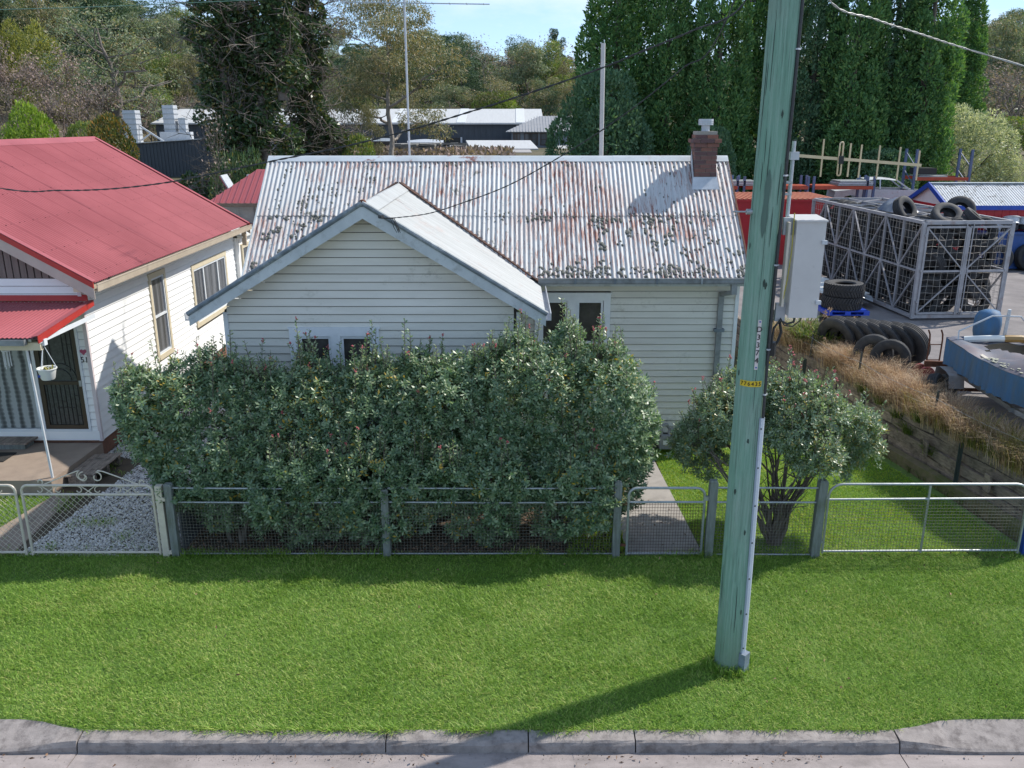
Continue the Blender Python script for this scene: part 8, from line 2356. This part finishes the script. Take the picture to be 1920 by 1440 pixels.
# the cypress row behind the yard
for k, (kd, u, vt, D, w) in enumerate((('cyp_a', 1150, -230, 49, 150), ('cyp_b', 1243, -210, 47.5, 104), ('cyp_a', 1335, -220, 47, 120), ('cyp_b', 1425, -200, 50, 118), ('cyp_c', 1510, -190, 48, 118), ('cyp_a', 1580, -210, 46.5, 124), ('cyp_c', 1650, -200, 48, 124), ('cyp_a', 1712, -190, 46.5, 124))):
    lab = ('tall dark green columnar cypress, first of the row beside the far house', 'narrow cypress second in the row behind the cottage ridge', 'cypress standing straight behind the brick chimney', 'dark cypress mostly hidden behind the green power pole',
           'bluish cypress just beyond the power pole', 'bushy cypress behind the golden aerial', 'bluish cypress behind the wrecked car', 'broad sunlit cypress ending the row behind the red shed')[k]
    hero(kd, u, vt, D, w, lab, 'tree', group='row of cypress trees behind the yard')
hero('round_dark', 1125, 150, 45, 175, 'rounded dark green shrub tree below the first cypress beside the far house', 'tree')
hero('cyp_b', 1795, -45, 60, 85, 'separate narrow cypress beyond the silver leaved shrub', 'tree')
hero('silver', 1806, 193, 49, 175, 'silvery backlit shrub tree behind the red shed', 'shrub')
hero('silver', 1880, 282, 48.5, 95, 'smaller silvery shrub to the side of the big silvery one', 'shrub')
hero('round_mid', 1905, 225, 62, 95, 'yellow green shrub beyond the silvery shrubs', 'shrub')
hero('bare_b', 1890, 95, 82, 190, 'bare grey brown tree on the slope beyond the yellow green shrub', 'tree')
hero('bare_b', 1945, 115, 86, 170, 'bare twiggy tree at the picture edge on the slope', 'tree')
hero('gum_b', 1862, 28, 100, 95, 'dark crowned gum tree against the sky over the bare slope', 'tree')
hero('gum_b', 1920, 36, 104, 100, 'second gum tree at the picture edge against the sky', 'tree')
hero('round_dark', 1330, 250, 43.5, 90, 'low dark shrub between the chimney and the power pole', 'shrub')
hero('round_dark', 1660, 290, 44, 120, 'low dark shrub behind the pallet rack', 'shrub')
# left side
hero('ivy_big', 468, -70, 42, 265, 'massive ivy smothered tree with bare twigs behind the gap between the houses', 'tree', rz=0.0)
hero('ivy_thin', 592, -60, 46, 120, 'slender ivy clad trunk beside the massive ivy tree', 'tree', rz=0.3)
hero('laurel', 455, 280, 37, 105, 'dark glossy laurel shrub under the massive ivy tree', 'shrub')
hero('sapling', 392, 205, 36, 130, 'leafless sapling with the lower fork in front of the ivy tree', 'tree')
hero('sapling', 432, 195, 36.5, 120, 'leafless sapling nearer the outbuilding in front of the ivy tree', 'tree', rz=2.0)
hero('gum_near', 735, -30, 56, 270, 'spreading gum tree with drooping olive and rusty leaves behind the aerial mast', 'tree', rz=1.2)
hero('gum_pale', 690, 190, 52, 70, 'small pale gum sapling below the spreading gum tree', 'tree')
hero('round_mid', 675, 268, 46, 70, 'low yellow green bush just behind the cottage ridge', 'shrub')
hero('gum_open', 235, 4, 90, 270, 'open crowned old gum with a bare twisted trunk above the red roof', 'tree', rz=0.0)
for k, (kd, u, vt, D, w) in enumerate((('bare_a', 20, 78, 84, 150), ('bare_a', 95, 92, 82, 150), ('bare_b', 150, 130, 78, 130), ('bare_a', 175, 150, 88, 120), ('bare_b', -30, 90, 80, 120), ('bare_b', 60, 140, 74, 110), ('bare_b', 290, 160, 95, 110))):
    hero(kd, u, vt, D, w, ('leafless russet tree at the picture edge behind the red roof', 'leafless russet tree, second from the picture edge', 'leafless grey tree below the open crowned gum', 'leafless tree crowding the open crowned gum trunk', 'leafless grey tree cut by the picture edge', 'short leafless grey tree behind the lime green shrub', 'leafless tree behind the silver exhaust ducts')[k], 'tree', group='leafless trees behind the red roof')
hero('round_lime', 50, 206, 60, 100, 'round lime green shrub peeping over the red ridge', 'shrub')
hero('round_rusty', 200, 226, 56, 100, 'round dark shrub with rusty tips at the end of the red ridge', 'shrub')
hero('round_mid', 150, 240, 62, 70, 'low green shrub between the lime green and the rusty shrub', 'shrub')
hero('gold_conifer', 45, 42, 112, 80, 'golden feathery conifer, farther from the gum of the pair', 'tree'); hero('gold_conifer', 95, 45, 108, 110, 'golden feathery conifer, nearer the open crowned gum of the pair', 'tree')
hero('pine_a', 15, -10, 128, 110, 'dark pine in the top corner of the picture', 'tree'); hero('thin_conifer', 44, 4, 122, 22, 'pencil thin dark conifer against the sky', 'tree')
hero('pine_b', 75, 22, 135, 60, 'small dark pine beside the pencil thin conifer', 'tree')
hero('pine_a', 150, -15, 130, 150, 'big dark pine behind the open crowned gum', 'tree'); hero('pine_a', 205, -25, 134, 140, 'tallest dark pine behind the open crowned gum', 'tree'); hero('gum_e', 280, -10, 138, 150, 'dense dark gum on the hill left of the ivy tree', 'tree')
hero('gum_pale', 355, 98, 118, 85, 'small pale crowned gum with white trunks below the dark hill trees', 'tree')
hero('gum_a', 330, 20, 128, 100, 'grey green gum between the dark gum and the ivy tree', 'tree')
hero('gum_d', 300, 168, 100, 80, 'low bushy green gum behind the exhaust ducts', 'tree')
hero('gum_d', 930, 168, 112, 100, 'bright green bushy tree behind the warehouse roof', 'tree').children[-1].data = np_mesh('crown', *(lambda P, N: leaves(P, unit(.6 * N + .5 * rng.normal(size=N.shape)), .3, .12))(*lobe_points(ball(60, 3.3, 4.2, .7, 1.3, 12, zc=5.2), 7500, .3, -9, .8)), M['lime_leaf'])
hero('pine_b', 1042, 55, 190, 46, 'sparse lone pine on the skyline beside the cypress row', 'tree')
hero('gum_e', 1022, 150, 112, 75, 'dark bushy tree just behind the far house roof', 'tree')
hero('gum_pale', 1048, 120, 130, 60, 'pale gum above the far house roof', 'tree')

# the wooded hill
rf_ = random.Random(123)
FK = [('gum_a', 4, 'olive green gum tree in the wood on the far hill', 'olive gum trees on the hill'), ('gum_b', 3, 'dense grey green gum tree in the wood on the far hill', 'grey green gum trees on the hill'), ('gum_c', 3, 'rusty tinted gum tree in the wood on the far hill', 'rusty tinted gum trees on the hill'), ('gum_d', 3, 'mid green bushy tree in the wood on the far hill', 'bushy green trees on the hill'), ('gum_e', 2, 'dark green tree in the wood on the far hill', 'dark trees on the hill'), ('bare_b', 1, 'leafless grey tree in the wood on the far hill', 'leafless trees on the hill'), ('pine_a', 1, 'dark pine in the wood on the far hill', 'pines on the hill')]
cnt = 0; spots = []
for D, step, n_ in ((113, 5.5, 0), (121, 6, 0), (131, 6.5, 0), (143, 7, 0), (157, 7.5, 0), (173, 8, 0), (191, 8.5, 0), (212, 9.5, 0), (236, 11, 0), (265, 12, 0)):
    x = -.66 * D + rf_.uniform(0, 4)
    while x < .66 * D:
        zc = D * .956; u = 960 + F_ * x / zc
        if (u > 1085 and u < 1740): x += step; continue
        kd, wgt, lab, grp = rf_.choices(FK, [f[1] for f in FK])[0]
        root, H, W, tm, cm = KINDS[kd]
        hh = rf_.uniform(8.5, 13.0) * (0.62 if D < 118 else 1) * (1.15 if u < 300 else 1)
        if 860 < u < 1085 and D > 150: hh *= .72
        tree(kd, x + rf_.uniform(-1.5, 1.5), D + rf_.uniform(-3, 3), (step * 1.25 / W) * rf_.uniform(.85, 1.3), hh / H, rf_.uniform(0, 6.28), lab, 'tree', grp)
        cnt += 1
        x += step * rf_.uniform(.75, 1.2)
print('forest trees', cnt)
# undergrowth on the slopes that reads as one mass
n = 26000
x = rng.uniform(-150, 118, n); y = rng.uniform(108, 300, n)
z = height(x, y); P = np.stack([x, y, z + rng.random(n) * 2.2], 1)
V, F = leaves(P, unit(rng.normal(size=(n, 3)) + np.array([0, 0, .6])), 1.1, .5)
tag(np_obj('undergrowth', V, F, M['gum_leaf']), kind='stuff')
n = 5000
x = rng.uniform(-24, 0, n); y = rng.uniform(55, 66.5, n); P = np.stack([x, y, height(x, y) + rng.random(n) * .3], 1)
V, F = leaves(P, unit(rng.normal(size=(n, 3)) + np.array([0, 0, .6])), .4, .2)
tag(np_obj('leaf_mulch', V, F, M['brown_leaf']), kind='stuff')
